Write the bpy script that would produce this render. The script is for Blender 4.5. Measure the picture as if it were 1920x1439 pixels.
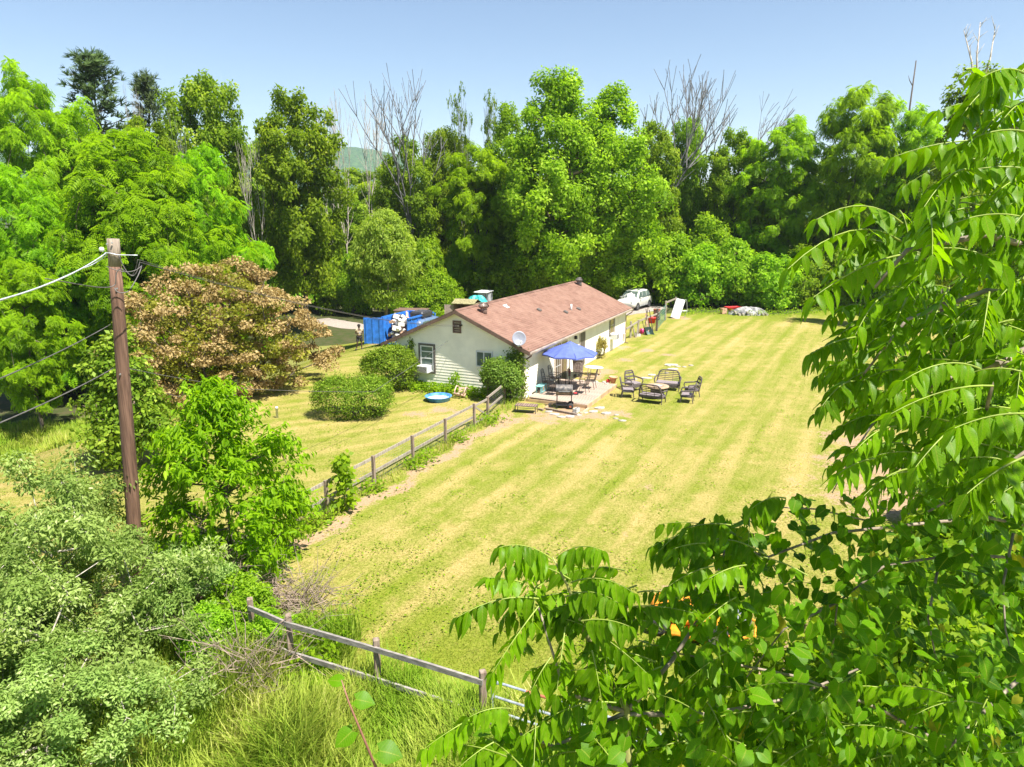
import bpy, math, random
import numpy as np
from mathutils import Vector, Matrix, Euler

R = math.radians
# ---------------------------------------------------------------- camera, sky, sun, exposure
SC = bpy.context.scene
for _o in list(bpy.data.objects):
    bpy.data.objects.remove(_o)
COL = SC.collection
CAM_H, PITCH, F_PX = 8.75, 13.35, 1331.0
cam_data = bpy.data.cameras.new('camera')
cam = bpy.data.objects.new('camera', cam_data)
COL.objects.link(cam)
cam.location = (0, 0, CAM_H)
cam.rotation_euler = (R(90 - PITCH), 0, 0)
cam_data.sensor_width = 36.0
cam_data.lens = F_PX / 1920 * 36.0
cam_data.clip_start = 0.1
cam_data.clip_end = 9000
SC.camera = cam

SUN_AZ, SUN_EL = 130.0, 61.0            # clockwise from +Y (the view direction), elevation
world = bpy.data.worlds.new('World')
SC.world = world
world.use_nodes = True
wt = world.node_tree
wt.nodes.clear()
sky = wt.nodes.new('ShaderNodeTexSky')
sky.sky_type = 'NISHITA'
sky.sun_disc = False
sky.sun_elevation = R(SUN_EL)
sky.sun_rotation = R(SUN_AZ)
sky.altitude = 100
sky.air_density = 1.0
sky.dust_density = 0.0
sky.ozone_density = 1.3
bg = wt.nodes.new('ShaderNodeBackground')
bg.inputs['Strength'].default_value = 0.068
wo = wt.nodes.new('ShaderNodeOutputWorld')
wt.links.new(sky.outputs[0], bg.inputs['Color'])
wt.links.new(bg.outputs[0], wo.inputs['Surface'])

sun_d = bpy.data.lights.new('sun', 'SUN')
sun_d.energy = 5.0
sun_d.angle = R(0.5)
sun_d.color = (1.0, 0.95, 0.86)
sun = bpy.data.objects.new('sun', sun_d)
COL.objects.link(sun)
_sv = Vector((math.sin(R(SUN_AZ)) * math.cos(R(SUN_EL)), math.cos(R(SUN_AZ)) * math.cos(R(SUN_EL)), math.sin(R(SUN_EL))))
sun.rotation_euler = _sv.to_track_quat('Z', 'Y').to_euler()
sun.location = _sv * 200

SC.view_settings.view_transform = 'Standard'
SC.view_settings.look = 'None'
SC.view_settings.exposure = 1.32
SC.view_settings.gamma = 1.0
SC.view_settings.use_curve_mapping = False
SC.render.engine = 'CYCLES'
SC.cycles.max_bounces = 10
SC.cycles.diffuse_bounces = 5
SC.cycles.glossy_bounces = 2
SC.cycles.transmission_bounces = 8
SC.cycles.use_denoising = True
SC.cycles.sample_clamp_indirect = 6

# ---------------------------------------------------------------- pixels to places
_c, _s = math.cos(R(PITCH)), math.sin(R(PITCH))


def ray(px, py):
    a, b = (px - 960) / F_PX, (719.5 - py) / F_PX
    return np.array([a, _c + b * _s, -_s + b * _c])


def terrain(x, y):
    x = np.asarray(x, float)
    y = np.asarray(y, float)
    s = -0.95 * x + 0.30 * y
    t = np.clip((s - 22) / 12, 0, 1)
    z = -2.6 * t * t * (3 - 2 * t)
    far = np.clip((np.hypot(x, y) - 95) / 60, 0, 1)
    z = z * (1 - far)
    z = z + 0.05 * np.sin(x * .31 + 1.3) * np.sin(y * .27) * np.clip((np.hypot(x - 3, y - 40) - 14) / 8, 0, 1)
    return z


def G(px, py):
    """where the ray through a pixel of the photograph meets the ground"""
    r = ray(px, py)
    z = 0.0
    for _ in range(25):
        t = (z - CAM_H) / r[2]
        z = float(terrain(r[0] * t, r[1] * t))
    return np.array([r[0] * t, r[1] * t, z])


def at(px, py, d):
    """the point at depth d along the ray"""
    return ray(px, py) * d + np.array([0, 0, CAM_H])


HYAW = R(24.8)
HU = np.array([math.sin(HYAW), math.cos(HYAW), 0])
HV = np.array([math.cos(HYAW), -math.sin(HYAW), 0])
HO = np.array([0.62, 33.48, 0])


def hl(v, u, z=0.0):
    return HO + HV * v + HU * u + np.array([0, 0, z])


# ---------------------------------------------------------------- mesh helpers
def link(o):
    COL.objects.link(o)
    return o


def mesh_np(name, V, F, smooth=False, attrs=None, uv=None):
    V = np.asarray(V, np.float32).reshape(-1, 3)
    F = np.asarray(F, np.int32)
    me = bpy.data.meshes.new(name)
    n, k = F.shape
    me.vertices.add(len(V))
    me.vertices.foreach_set('co', V.ravel())
    me.loops.add(n * k)
    me.loops.foreach_set('vertex_index', F.ravel())
    me.polygons.add(n)
    me.polygons.foreach_set('loop_start', np.arange(0, n * k, k, dtype=np.int32))
    if smooth:
        me.polygons.foreach_set('use_smooth', np.ones(n, bool))
    me.update(calc_edges=True)
    if attrs:
        for an, av in attrs.items():
            a = me.attributes.new(an, 'FLOAT', 'POINT')
            a.data.foreach_set('value', np.asarray(av, np.float32).ravel())
    if uv is not None:
        l = me.uv_layers.new(name='UVMap')
        l.data.foreach_set('uv', np.asarray(uv, np.float32)[F.ravel()].ravel())
    return me


def obj(name, me, mat=None, parent=None):
    o = bpy.data.objects.new(name, me)
    link(o)
    if mat is not None and me is not None and len(me.materials) == 0:
        me.materials.append(mat)
    if parent is not None:
        o.parent = parent
    return o


def tag(o, label=None, cat=None, group=None, kind=None):
    if label:
        o['label'] = label
    if cat:
        o['category'] = cat
    if group:
        o['group'] = group
    if kind:
        o['kind'] = kind
    return o


def thing(name, label, cat, loc=(0, 0, 0), rz=0.0, group=None):
    o = bpy.data.objects.new(name, None)
    link(o)
    o.empty_display_size = 0.2
    o.location = Vector([float(q) for q in loc])
    o.rotation_euler = (0, 0, rz)
    return tag(o, label, cat, group)


def copy_tree(o, loc, rz, scale, label, group=None):
    c = o.copy()
    link(c)
    c.location = Vector([float(q) for q in loc])
    c.rotation_euler = (0, 0, rz)
    c.scale = scale if hasattr(scale, '__len__') else (scale,) * 3
    c['label'] = label
    if group:
        c['group'] = group
    for ch in o.children:
        d = ch.copy()
        link(d)
        d.parent = c
        for g in ch.children:
            e = g.copy()
            link(e)
            e.parent = d
    return c


class MB:
    """collects shapes and links them as one mesh object"""

    def __init__(self):
        self.v, self.f = [], []

    def add(self, vs, fs, M=None):
        b = len(self.v)
        for p in vs:
            p = Vector([float(q) for q in p])
            self.v.append(tuple(M @ p) if M is not None else tuple(p))
        self.f += [tuple(i + b for i in f) for f in fs]
        return self

    def box(self, c, s, rot=None, bev=0.0, M=None):
        x, y, z = (q / 2 for q in s)
        m = Matrix.Translation(Vector([float(q) for q in c]))
        if rot is not None:
            m = m @ Euler(rot).to_matrix().to_4x4()
        if M is not None:
            m = M @ m
        if bev <= 0:
            vs = [(-x, -y, -z), (x, -y, -z), (x, y, -z), (-x, y, -z), (-x, -y, z), (x, -y, z), (x, y, z), (-x, y, z)]
            fs = [(0, 3, 2, 1), (4, 5, 6, 7), (0, 1, 5, 4), (1, 2, 6, 5), (2, 3, 7, 6), (3, 0, 4, 7)]
            return self.add(vs, fs, m)
        b = min(bev, x * .9, y * .9, z * .9)
        ring = lambda X, Y: [(-X + b, -Y), (X - b, -Y), (X, -Y + b), (X, Y - b), (X - b, Y), (-X + b, Y), (-X, Y - b), (-X, -Y + b)]
        lay = [(ring(x - b * .7, y - b * .7), -z), (ring(x, y), -z + b), (ring(x, y), z - b), (ring(x - b * .7, y - b * .7), z)]
        vs = [(p[0], p[1], zz) for rr, zz in lay for p in rr]
        fs = [tuple(reversed(range(8)))]
        for i in range(3):
            for j in range(8):
                k = (j + 1) % 8
                fs.append((i * 8 + j, i * 8 + k, i * 8 + 8 + k, i * 8 + 8 + j))
        fs.append(tuple(range(24, 32)))
        return self.add(vs, fs, m)

    def tube(self, pts, rad, n=6, caps=True, M=None):
        P = [Vector([float(q) for q in p]) for p in pts]
        rr = rad if hasattr(rad, '__len__') else [rad] * len(P)
        vs, fs = [], []
        pu = None
        for i, p in enumerate(P):
            d = (P[min(i + 1, len(P) - 1)] - P[max(i - 1, 0)])
            d = d.normalized() if d.length > 1e-9 else Vector((0, 0, 1))
            if pu is None:
                pu = d.orthogonal().normalized()
            else:
                pu = (pu - d * pu.dot(d))
                pu = pu.normalized() if pu.length > 1e-6 else d.orthogonal().normalized()
            w = d.cross(pu)
            for k in range(n):
                a = 2 * math.pi * k / n
                vs.append(p + (pu * math.cos(a) + w * math.sin(a)) * rr[i])
        for i in range(len(P) - 1):
            for k in range(n):
                q = (k + 1) % n
                fs.append((i * n + k, i * n + q, i * n + n + q, i * n + n + k))
        if caps:
            fs.append(tuple(reversed(range(n))))
            fs.append(tuple(range((len(P) - 1) * n, len(P) * n)))
        return self.add(vs, fs, M)

    def lathe(self, prof, n=16, c=(0, 0, 0), M=None, sx=1, sy=1):
        vs, fs = [], []
        for r, z in prof:
            for k in range(n):
                a = 2 * math.pi * k / n
                vs.append((c[0] + r * sx * math.cos(a), c[1] + r * sy * math.sin(a), c[2] + z))
        for i in range(len(prof) - 1):
            for k in range(n):
                q = (k + 1) % n
                fs.append((i * n + k, i * n + q, i * n + n + q, i * n + n + k))
        closed = prof[0] == prof[-1]
        if prof[0][0] > .002 and not closed and abs(prof[0][1] - prof[1][1]) > 1e-6:
            fs.append(tuple(reversed(range(n))))
        if prof[-1][0] > .002 and not closed and abs(prof[-1][1] - prof[-2][1]) > 1e-6:
            fs.append(tuple(range((len(prof) - 1) * n, len(prof) * n)))
        return self.add(vs, fs, M)

    def prism(self, poly, axis, a, b, M=None):
        """poly: 2D points; axis 0/1/2 = the extrusion axis"""
        def up(p, t):
            return {0: (t, p[0], p[1]), 1: (p[0], t, p[1]), 2: (p[0], p[1], t)}[axis]
        n = len(poly)
        vs = [up(p, a) for p in poly] + [up(p, b) for p in poly]
        fs = [tuple(range(n)), tuple(reversed(range(n, 2 * n)))]
        fs += [(k, n + k, n + (k + 1) % n, (k + 1) % n) for k in range(n)]
        return self.add(vs, fs, M)

    def mesh(self, name, smooth=False):
        me = bpy.data.meshes.new(name)
        me.from_pydata(self.v, [], self.f)
        if smooth:
            me.polygons.foreach_set('use_smooth', [True] * len(me.polygons))
        me.validate()
        # make outward normals consistent
        import bmesh
        bm = bmesh.new()
        bm.from_mesh(me)
        bmesh.ops.recalc_face_normals(bm, faces=bm.faces)
        bm.to_mesh(me)
        bm.free()
        me.update()
        return me

    def build(self, name, mat, parent=None, smooth=False):
        return obj(name, self.mesh(name, smooth), mat, parent)


# ---------------------------------------------------------------- materials
MATS = {}


def nt_new(name):
    m = bpy.data.materials.new(name)
    m.use_nodes = True
    t = m.node_tree
    t.nodes.clear()
    out = t.nodes.new('ShaderNodeOutputMaterial')
    return m, t, out


def N(t, kind, **kw):
    n = t.nodes.new(kind)
    for k, v in kw.items():
        setattr(n, k, v)
    return n


def mixc(t, fac, a, b, mode='MIX'):
    m = N(t, 'ShaderNodeMix', data_type='RGBA', blend_type=mode)
    for i, q in ((0, fac), (6, a), (7, b)):
        if isinstance(q, (int, float)):
            m.inputs[i].default_value = q
        elif isinstance(q, (tuple, list)):
            m.inputs[i].default_value = (*q[:3], 1)
        else:
            t.links.new(q, m.inputs[i])
    return m.outputs[2]


def math_n(t, op, a, b=None, c=None, clamp=False):
    m = N(t, 'ShaderNodeMath', operation=op, use_clamp=clamp)
    for i, q in enumerate((a, b, c)):
        if q is None:
            continue
        if isinstance(q, (int, float)):
            m.inputs[i].default_value = q
        else:
            t.links.new(q, m.inputs[i])
    return m.outputs[0]


def ramp(t, src, lo, hi, a=0.0, b=1.0):
    m = N(t, 'ShaderNodeMapRange', interpolation_type='SMOOTHSTEP')
    t.links.new(src, m.inputs[0])
    for i, q in zip((1, 2, 3, 4), (lo, hi, a, b)):
        m.inputs[i].default_value = q
    return m.outputs[0]


def noise(t, scale, vec=None, detail=3, rough=.55, dist=0.0):
    n = N(t, 'ShaderNodeTexNoise')
    n.inputs['Scale'].default_value = scale
    n.inputs['Detail'].default_value = detail
    n.inputs['Roughness'].default_value = rough
    n.inputs['Distortion'].default_value = dist
    if vec is not None:
        t.links.new(vec, n.inputs['Vector'])
    return n.outputs[0]


def coords(t, scale=(1, 1, 1), rot=(0, 0, 0), world=False):
    if world:
        g = N(t, 'ShaderNodeNewGeometry').outputs['Position']
    else:
        g = N(t, 'ShaderNodeTexCoord').outputs['Object']
    m = N(t, 'ShaderNodeMapping')
    m.inputs['Scale'].default_value = scale
    m.inputs['Rotation'].default_value = rot
    t.links.new(g, m.inputs['Vector'])
    return m.outputs[0]


def mat(name, col, rough=.6, metal=0.0, var=.15, vscale=6.0, col2=None, bump=0.0, bscale=40.0, stretch=(1, 1, 1), spec=.5):
    """plain surface with some mottling and wear"""
    if name in MATS:
        return MATS[name]
    m, t, out = nt_new(name)
    p = N(t, 'ShaderNodeBsdfPrincipled')
    v = coords(t, stretch)
    n = noise(t, vscale, v, 5, .6)
    c2 = col2 or tuple(min(1, q * (1 + var * 2)) for q in col)
    c1 = tuple(q * (1 - var) for q in col)
    t.links.new(mixc(t, ramp(t, n, .3, .7), c1, c2), p.inputs['Base Color'])
    p.inputs['Roughness'].default_value = rough
    p.inputs['Metallic'].default_value = metal
    p.inputs['Specular IOR Level'].default_value = spec
    if bump:
        b = N(t, 'ShaderNodeBump')
        b.inputs['Strength'].default_value = bump
        b.inputs['Distance'].default_value = .01
        t.links.new(noise(t, bscale, v, 4), b.inputs['Height'])
        t.links.new(b.outputs[0], p.inputs['Normal'])
    t.links.new(p.outputs[0], out.inputs[0])
    MATS[name] = m
    return m


def leaf_mat(name, ca, cb, cc=None, trans=.5, rough=.45, tcol=None, hv=.25, spec=.08):
    """foliage: light passes through; each leaf carries its own 'rnd' tint"""
    if name in MATS:
        return MATS[name]
    m, t, out = nt_new(name)
    at_ = N(t, 'ShaderNodeAttribute', attribute_name='rnd')
    col = mixc(t, ramp(t, at_.outputs['Fac'], .05, .95), ca, cb)
    if cc:
        col = mixc(t, ramp(t, at_.outputs['Fac'], .8, 1.0), col, cc)
    oi = N(t, 'ShaderNodeObjectInfo')
    hs = N(t, 'ShaderNodeHueSaturation')
    t.links.new(col, hs.inputs['Color'])
    t.links.new(ramp(t, oi.outputs['Random'], 0, 1, .488, .507), hs.inputs['Hue'])
    t.links.new(ramp(t, oi.outputs['Random'], 0, 1, 1 - hv, 1 + hv), hs.inputs['Value'])
    col = hs.outputs[0]
    p = N(t, 'ShaderNodeBsdfPrincipled')
    t.links.new(col, p.inputs['Base Color'])
    p.inputs['Roughness'].default_value = rough
    p.inputs['Specular IOR Level'].default_value = spec
    tr = N(t, 'ShaderNodeBsdfTranslucent')
    t.links.new(mixc(t, 1.0, col, tcol or (1.7, 1.75, .55), 'MULTIPLY'), tr.inputs['Color'])
    mx = N(t, 'ShaderNodeMixShader')
    mx.inputs[0].default_value = trans
    t.links.new(p.outputs[0], mx.inputs[1])
    t.links.new(tr.outputs[0], mx.inputs[2])
    t.links.new(mx.outputs[0], out.inputs[0])
    MATS[name] = m
    return m


# foliage
M_WALNUT = leaf_mat('walnut_leaves', (.10, .22, .005), (.24, .42, .012), hv=.12)
M_MAPLE = leaf_mat('maple_leaves', (.12, .21, .010), (.27, .39, .022), (.44, .54, .07), hv=.14)
M_OAK = leaf_mat('oak_leaves', (.105, .19, .010), (.24, .35, .022), (.40, .47, .07), hv=.15)
M_LOCUST = leaf_mat('locust_leaves', (.12, .24, .006), (.27, .45, .012), hv=.12)
M_SHRUBL = leaf_mat('shrub_leaves', (.13, .25, .010), (.28, .42, .025), hv=.18)
M_PINE = leaf_mat('pine_needles', (.05, .085, .03), (.10, .15, .045), trans=.15, hv=.1)
M_WILLOW = leaf_mat('willow_leaves', (.19, .29, .04), (.33, .43, .07), hv=.1)
M_BRONZE = leaf_mat('bronze_leaves', (.31, .24, .085), (.48, .385, .16), (.53, .41, .21), trans=.3, tcol=(1.25, 1.05, .6), hv=.05)
M_BRONZE_IN = leaf_mat('olive_inner_leaves', (.15, .17, .02), (.30, .30, .04), trans=.35, hv=.05)
M_HEDGE = leaf_mat('hedge_leaves', (.08, .16, .010), (.21, .32, .025), (.42, .50, .08), trans=.3, hv=.08)
M_CHERRY = leaf_mat('cherry_leaves', (.11, .24, .005), (.25, .43, .012), (.36, .54, .03), hv=.05)
M_OLIVE = leaf_mat('silverberry_leaves', (.15, .245, .045), (.31, .42, .11), (.54, .60, .30), trans=.35, tcol=(1.5, 1.6, .6), hv=.08)
M_WEED = leaf_mat('weed_leaves', (.12, .24, .008), (.25, .40, .018), hv=.1)
M_BARK = mat('bark', (.16, .12, .085), .9, var=.35, vscale=5, stretch=(4, 4, .6), bump=.6, bscale=12)
M_BARKD = mat('dark_bark', (.075, .06, .045), .9, var=.35, vscale=5, stretch=(4, 4, .6))
M_DEAD = mat('dead_wood', (.34, .30, .25), .9, var=.35, vscale=4, stretch=(3, 3, .5))
# built things
M_POLE = mat('pole_wood', (.125, .062, .038), .85, var=.4, vscale=3, stretch=(10, 10, .35), col2=(.20, .11, .072), bump=.5, bscale=18)
M_POLETOP = mat('weathered_pole_top', (.22, .175, .135), .9, var=.3, vscale=4, stretch=(10, 10, .5))
M_FENCE = mat('weathered_fence_wood', (.27, .22, .17), .85, var=.3, vscale=3.0, stretch=(6, 6, 1), col2=(.38, .33, .27))
M_FENCEB = mat('brown_fence_wood', (.20, .135, .095), .85, var=.3, vscale=3.0, stretch=(6, 6, 1), col2=(.31, .24, .185))
M_RAIL = mat('grey_rail_wood', (.22, .195, .175), .85, var=.3, vscale=3.0, stretch=(1, 4, 4), col2=(.33, .30, .27))
M_SIDING = mat('cream_siding', (.83, .78, .64), .55, var=.05, vscale=1.2)
M_TRIM = mat('brown_trim', (.14, .085, .065), .6, var=.2, vscale=3)
M_GUTTER = mat('pale_gutter', (.50, .42, .36), .5, var=.15, vscale=3)
M_WHITE = mat('white_paint', (.62, .62, .61), .4, var=.05)
M_DARKTRIM = mat('dark_window_trim', (.10, .085, .075), .6, var=.15)
M_GLASS = mat('window_glass', (.09, .12, .11), .04, var=.2, vscale=2, spec=.9)
M_CURTAIN = mat('tan_glass', (.13, .10, .06), .08, var=.3, vscale=4, stretch=(6, 6, 1), spec=.9)
M_DECK = mat('deck_wood', (.34, .25, .19), .75, var=.18, vscale=2.2, stretch=(5, 1, 1), col2=(.44, .345, .275))
M_DECKE = mat('deck_edge_wood', (.42, .28, .16), .8, var=.2, vscale=2)
M_IRON = mat('black_iron', (.035, .035, .04), .45, .4, var=.3)
M_BRONZEMETAL = mat('bronze_metal', (.11, .085, .07), .5, .4, var=.3)
M_WICKER = mat('dark_wicker', (.075, .06, .058), .7, var=.35, vscale=40, bump=.6, bscale=60)
M_CUSHION = mat('grey_mauve_seat', (.20, .165, .17), .8, var=.2, vscale=12)
M_TILE = mat('sandstone_table', (.36, .25, .16), .6, var=.15, vscale=9)
M_UMB = mat('blue_canvas', (.085, .12, .40), .75, var=.10, vscale=3)
M_GRILL = mat('grill_steel', (.10, .11, .13), .4, .5, var=.5, vscale=5, col2=(.30, .26, .22))
M_STEEL = mat('grey_steel', (.42, .43, .45), .4, .7, var=.2)
M_GALV = mat('galvanized_tube', (.45, .48, .52), .45, .6, var=.2)
M_RUST = mat('rusty_red', (.38, .12, .06), .8, var=.3)
M_WIRE = mat('pale_cable', (.55, .57, .60), .5, .3, var=.15)
M_WIRED = mat('dark_cable', (.10, .09, .085), .6, var=.2)
M_STONE = mat('flagstone', (.36, .32, .28), .9, var=.25, vscale=5)
M_BLOCK = mat('concrete_block', (.45, .43, .40), .9, var=.2, vscale=12)
M_TERRA = mat('terracotta', (.50, .24, .12), .8, var=.2)
M_POOL = mat('blue_plastic', (.04, .16, .50), .35, var=.15, vscale=4, col2=(.10, .34, .72))
M_WATER = mat('pool_water', (.30, .48, .72), .25, var=.4, vscale=7, col2=(.72, .80, .86))
M_PINKPL = mat('faded_pink_plastic', (.56, .37, .29), .5, var=.12)
M_TEAL = mat('teal_paint', (.16, .36, .36), .5, var=.2)
M_BIN = mat('brown_bin', (.14, .10, .09), .6, var=.2)
M_BINLID = mat('dark_lid', (.10, .095, .095), .5, var=.2)
M_RED = mat('red_plastic', (.62, .03, .03), .45, var=.15)
M_PINK = mat('hot_pink', (.75, .06, .22), .45, var=.1)
M_BLUEBOX = mat('blue_steel', (.02, .13, .45), .5, var=.2, vscale=3)
M_JUNKW = mat('white_junk', (.62, .60, .58), .7, var=.3, vscale=9)
M_JUNKT = mat('tan_junk', (.42, .26, .17), .8, var=.3, vscale=7)
M_JUNKD = mat('dark_junk', (.08, .08, .09), .7, var=.3)
M_CARW = mat('white_car_paint', (.56, .55, .51), .25, var=.05, vscale=2)
M_TYRE = mat('tyre_rubber', (.03, .03, .03), .8, var=.2)
M_RIM = mat('wheel_rim', (.35, .35, .36), .35, .8, var=.15)
M_CARBLUE = mat('blue_grey_car_paint', (.10, .15, .24), .3, var=.15, vscale=3)
M_PLASTIC = mat('black_plastic', (.03, .03, .035), .5, var=.2)
M_ORANGE = mat('orange_mower_paint', (.72, .26, .02), .35, var=.12)
M_SHED = mat('shed_boards', (.20, .15, .12), .85, var=.3, vscale=3, stretch=(6, 6, 1))
M_SKIN = mat('skin', (.08, .045, .03), .6, var=.1)
M_SHIRT = mat('khaki_shirt', (.42, .34, .22), .85, var=.1)
M_SHORTS = mat('black_shorts', (.02, .02, .025), .85, var=.2)
M_HAIR = mat('dark_hair', (.012, .01, .009), .7, var=.2)
M_BEIGE = mat('beige_camper', (.52, .42, .35), .6, var=.12)
M_DIRT = mat('dry_dirt', (.44, .31, .20), .95, var=.2, vscale=6)


def roof_material():
    m, t, out = nt_new('red_brown_shingles')
    p = N(t, 'ShaderNodeBsdfPrincipled')
    tc = N(t, 'ShaderNodeTexCoord')
    sep = N(t, 'ShaderNodeSeparateXYZ')
    t.links.new(tc.outputs['UV'], sep.inputs[0])
    br = N(t, 'ShaderNodeTexBrick')
    br.offset = .5
    t.links.new(tc.outputs['UV'], br.inputs['Vector'])
    br.inputs['Scale'].default_value = 1
    br.inputs['Brick Width'].default_value = .30
    br.inputs['Row Height'].default_value = .145
    br.inputs['Mortar Size'].default_value = .008
    br.inputs['Mortar Smooth'].default_value = .4
    br.inputs['Bias'].default_value = 0
    br.inputs['Color1'].default_value = (.165, .084, .058, 1)
    br.inputs['Color2'].default_value = (.245, .132, .095, 1)
    br.inputs['Mortar'].default_value = (.10, .05, .034, 1)
    v = coords(t)
    c = mixc(t, ramp(t, noise(t, 1.1, v, 5, .65), .3, .75), br.outputs['Color'], (.265, .155, .113))
    c = mixc(t, ramp(t, noise(t, 34, v, 3, .7), .35, .75, 0, .5), c, (.14, .068, .048))
    t.links.new(c, p.inputs['Base Color'])
    p.inputs['Roughness'].default_value = .9
    b = N(t, 'ShaderNodeBump')
    b.inputs['Strength'].default_value = .5
    b.inputs['Distance'].default_value = .01
    t.links.new(noise(t, 60, v, 3), b.inputs['Height'])
    t.links.new(b.outputs[0], p.inputs['Normal'])
    t.links.new(p.outputs[0], out.inputs[0])
    return m


M_ROOF = roof_material()


# ---------------------------------------------------------------- the ground
def smooth(a, b, x):
    t = np.clip((x - a) / (b - a), 0, 1)
    return t * t * (3 - 2 * t)


FENCE_A = np.array([-6.4, 18.2])
FENCE_B = np.array([-0.1, 32.3])
_fd = (FENCE_B - FENCE_A) / np.linalg.norm(FENCE_B - FENCE_A)
DIRT_SPOTS = [(12.9, 24.0, 1.7), (12.0, 20.8, 2.0), (13.6, 27.2, 1.1), (4.4, 38.6, .9), (5.4, 39.8, .7), (2.6, 31.1, 1.2), (1.3, 30.2, .9), (3.6, 30.9, .8),
              (-.3, 30.2, .8), (-3.0, 31.5, .7), (-4.4, 30.8, .5), (4.9, 31.0, .6), (7.6, 47.5, .6), (9.0, 46.4, .7), (6.9, 43.2, .6), (10, 44.8, .5), (5.0, 12.9, .7), (7.0, 13.2, .7), (-9.3, 51, 1.4), (-11.4, 56, 1.2), (14.6, 61.6, 1.0), (3.6, 15.4, .25), (3.2, 18.5, .2), (4.5, 22, .3), (2.4, 14.6, .25)]


def ground_fields(x, y):
    """what grows or wears where: mowing lanes, bare earth, rough growth, forest floor"""
    side = (x - FENCE_A[0]) * _fd[1] - (y - FENCE_A[1]) * _fd[0]      # >0 right of the left fence
    a1 = R(27.5)
    lane_r = x * math.cos(a1) - y * math.sin(a1)
    a2 = R(66)
    lane_l = x * math.cos(a2) - y * math.sin(a2) + 1.2 * np.sin(x * .12)
    right = smooth(-.4, .4, side + smooth(33, 34, y) * 0)
    right = np.where((y > 33), (x > 0.3).astype(float), right)
    lane = np.where(right > .5, lane_r, lane_l)
    dirt = np.zeros_like(x)
    for (dx, dy, r) in DIRT_SPOTS:
        dirt = np.maximum(dirt, .85 * (1 - smooth(.0, 1.9, np.hypot((x - dx) * .8 + (y - dy) * .3, (y - dy) * .75 - (x - dx) * .2) / r)))
    # worn strip along the lawn side of the left fence
    along = (x - FENCE_A[0]) * _fd[0] + (y - FENCE_A[1]) * _fd[1]
    strip = (1 - smooth(.15, .55, np.abs(side - .75 - .2 * np.sin(along * 1.7)))) * smooth(-3, -1, along) * (1 - smooth(13.5, 15, along))
    dirt = np.maximum(dirt, strip * .9)
    # rough tall growth: outside the front fence, the far left, under the trees
    wild = np.zeros_like(x)
    wild = np.maximum(wild, 1 - smooth(-.5, .6, (y - 11.3) + .18 * (x + 1.2)))
    wild = np.maximum(wild, smooth(-.7, .7, y - 29.4 - .12 * (x + 21) - .8 * np.sin(x * .5)) * (x < -15.2))
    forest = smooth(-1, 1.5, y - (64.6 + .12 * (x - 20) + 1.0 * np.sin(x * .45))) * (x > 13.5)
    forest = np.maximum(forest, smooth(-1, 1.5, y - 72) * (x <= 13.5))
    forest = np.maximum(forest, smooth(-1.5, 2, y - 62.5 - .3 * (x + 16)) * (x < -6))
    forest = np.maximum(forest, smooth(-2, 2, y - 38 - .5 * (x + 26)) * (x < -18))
    # the greener ground: near the fence, in the left lawn hollows, before the woods
    lush = np.maximum(1 - smooth(0, 3.5, y - 12.2), smooth(59, 64, y) * (x > 13))
    lush = np.maximum(lush, smooth(44, 52, y) * (x < -3))
    run = np.where(right > .5, x * math.sin(a1) + y * math.cos(a1), x * math.sin(a2) + y * math.cos(a2) + 500)
    return lane, run, np.clip(dirt, 0, 1), np.clip(wild, 0, 1), np.clip(forest, 0, 1), np.clip(lush, 0, 1)


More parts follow.
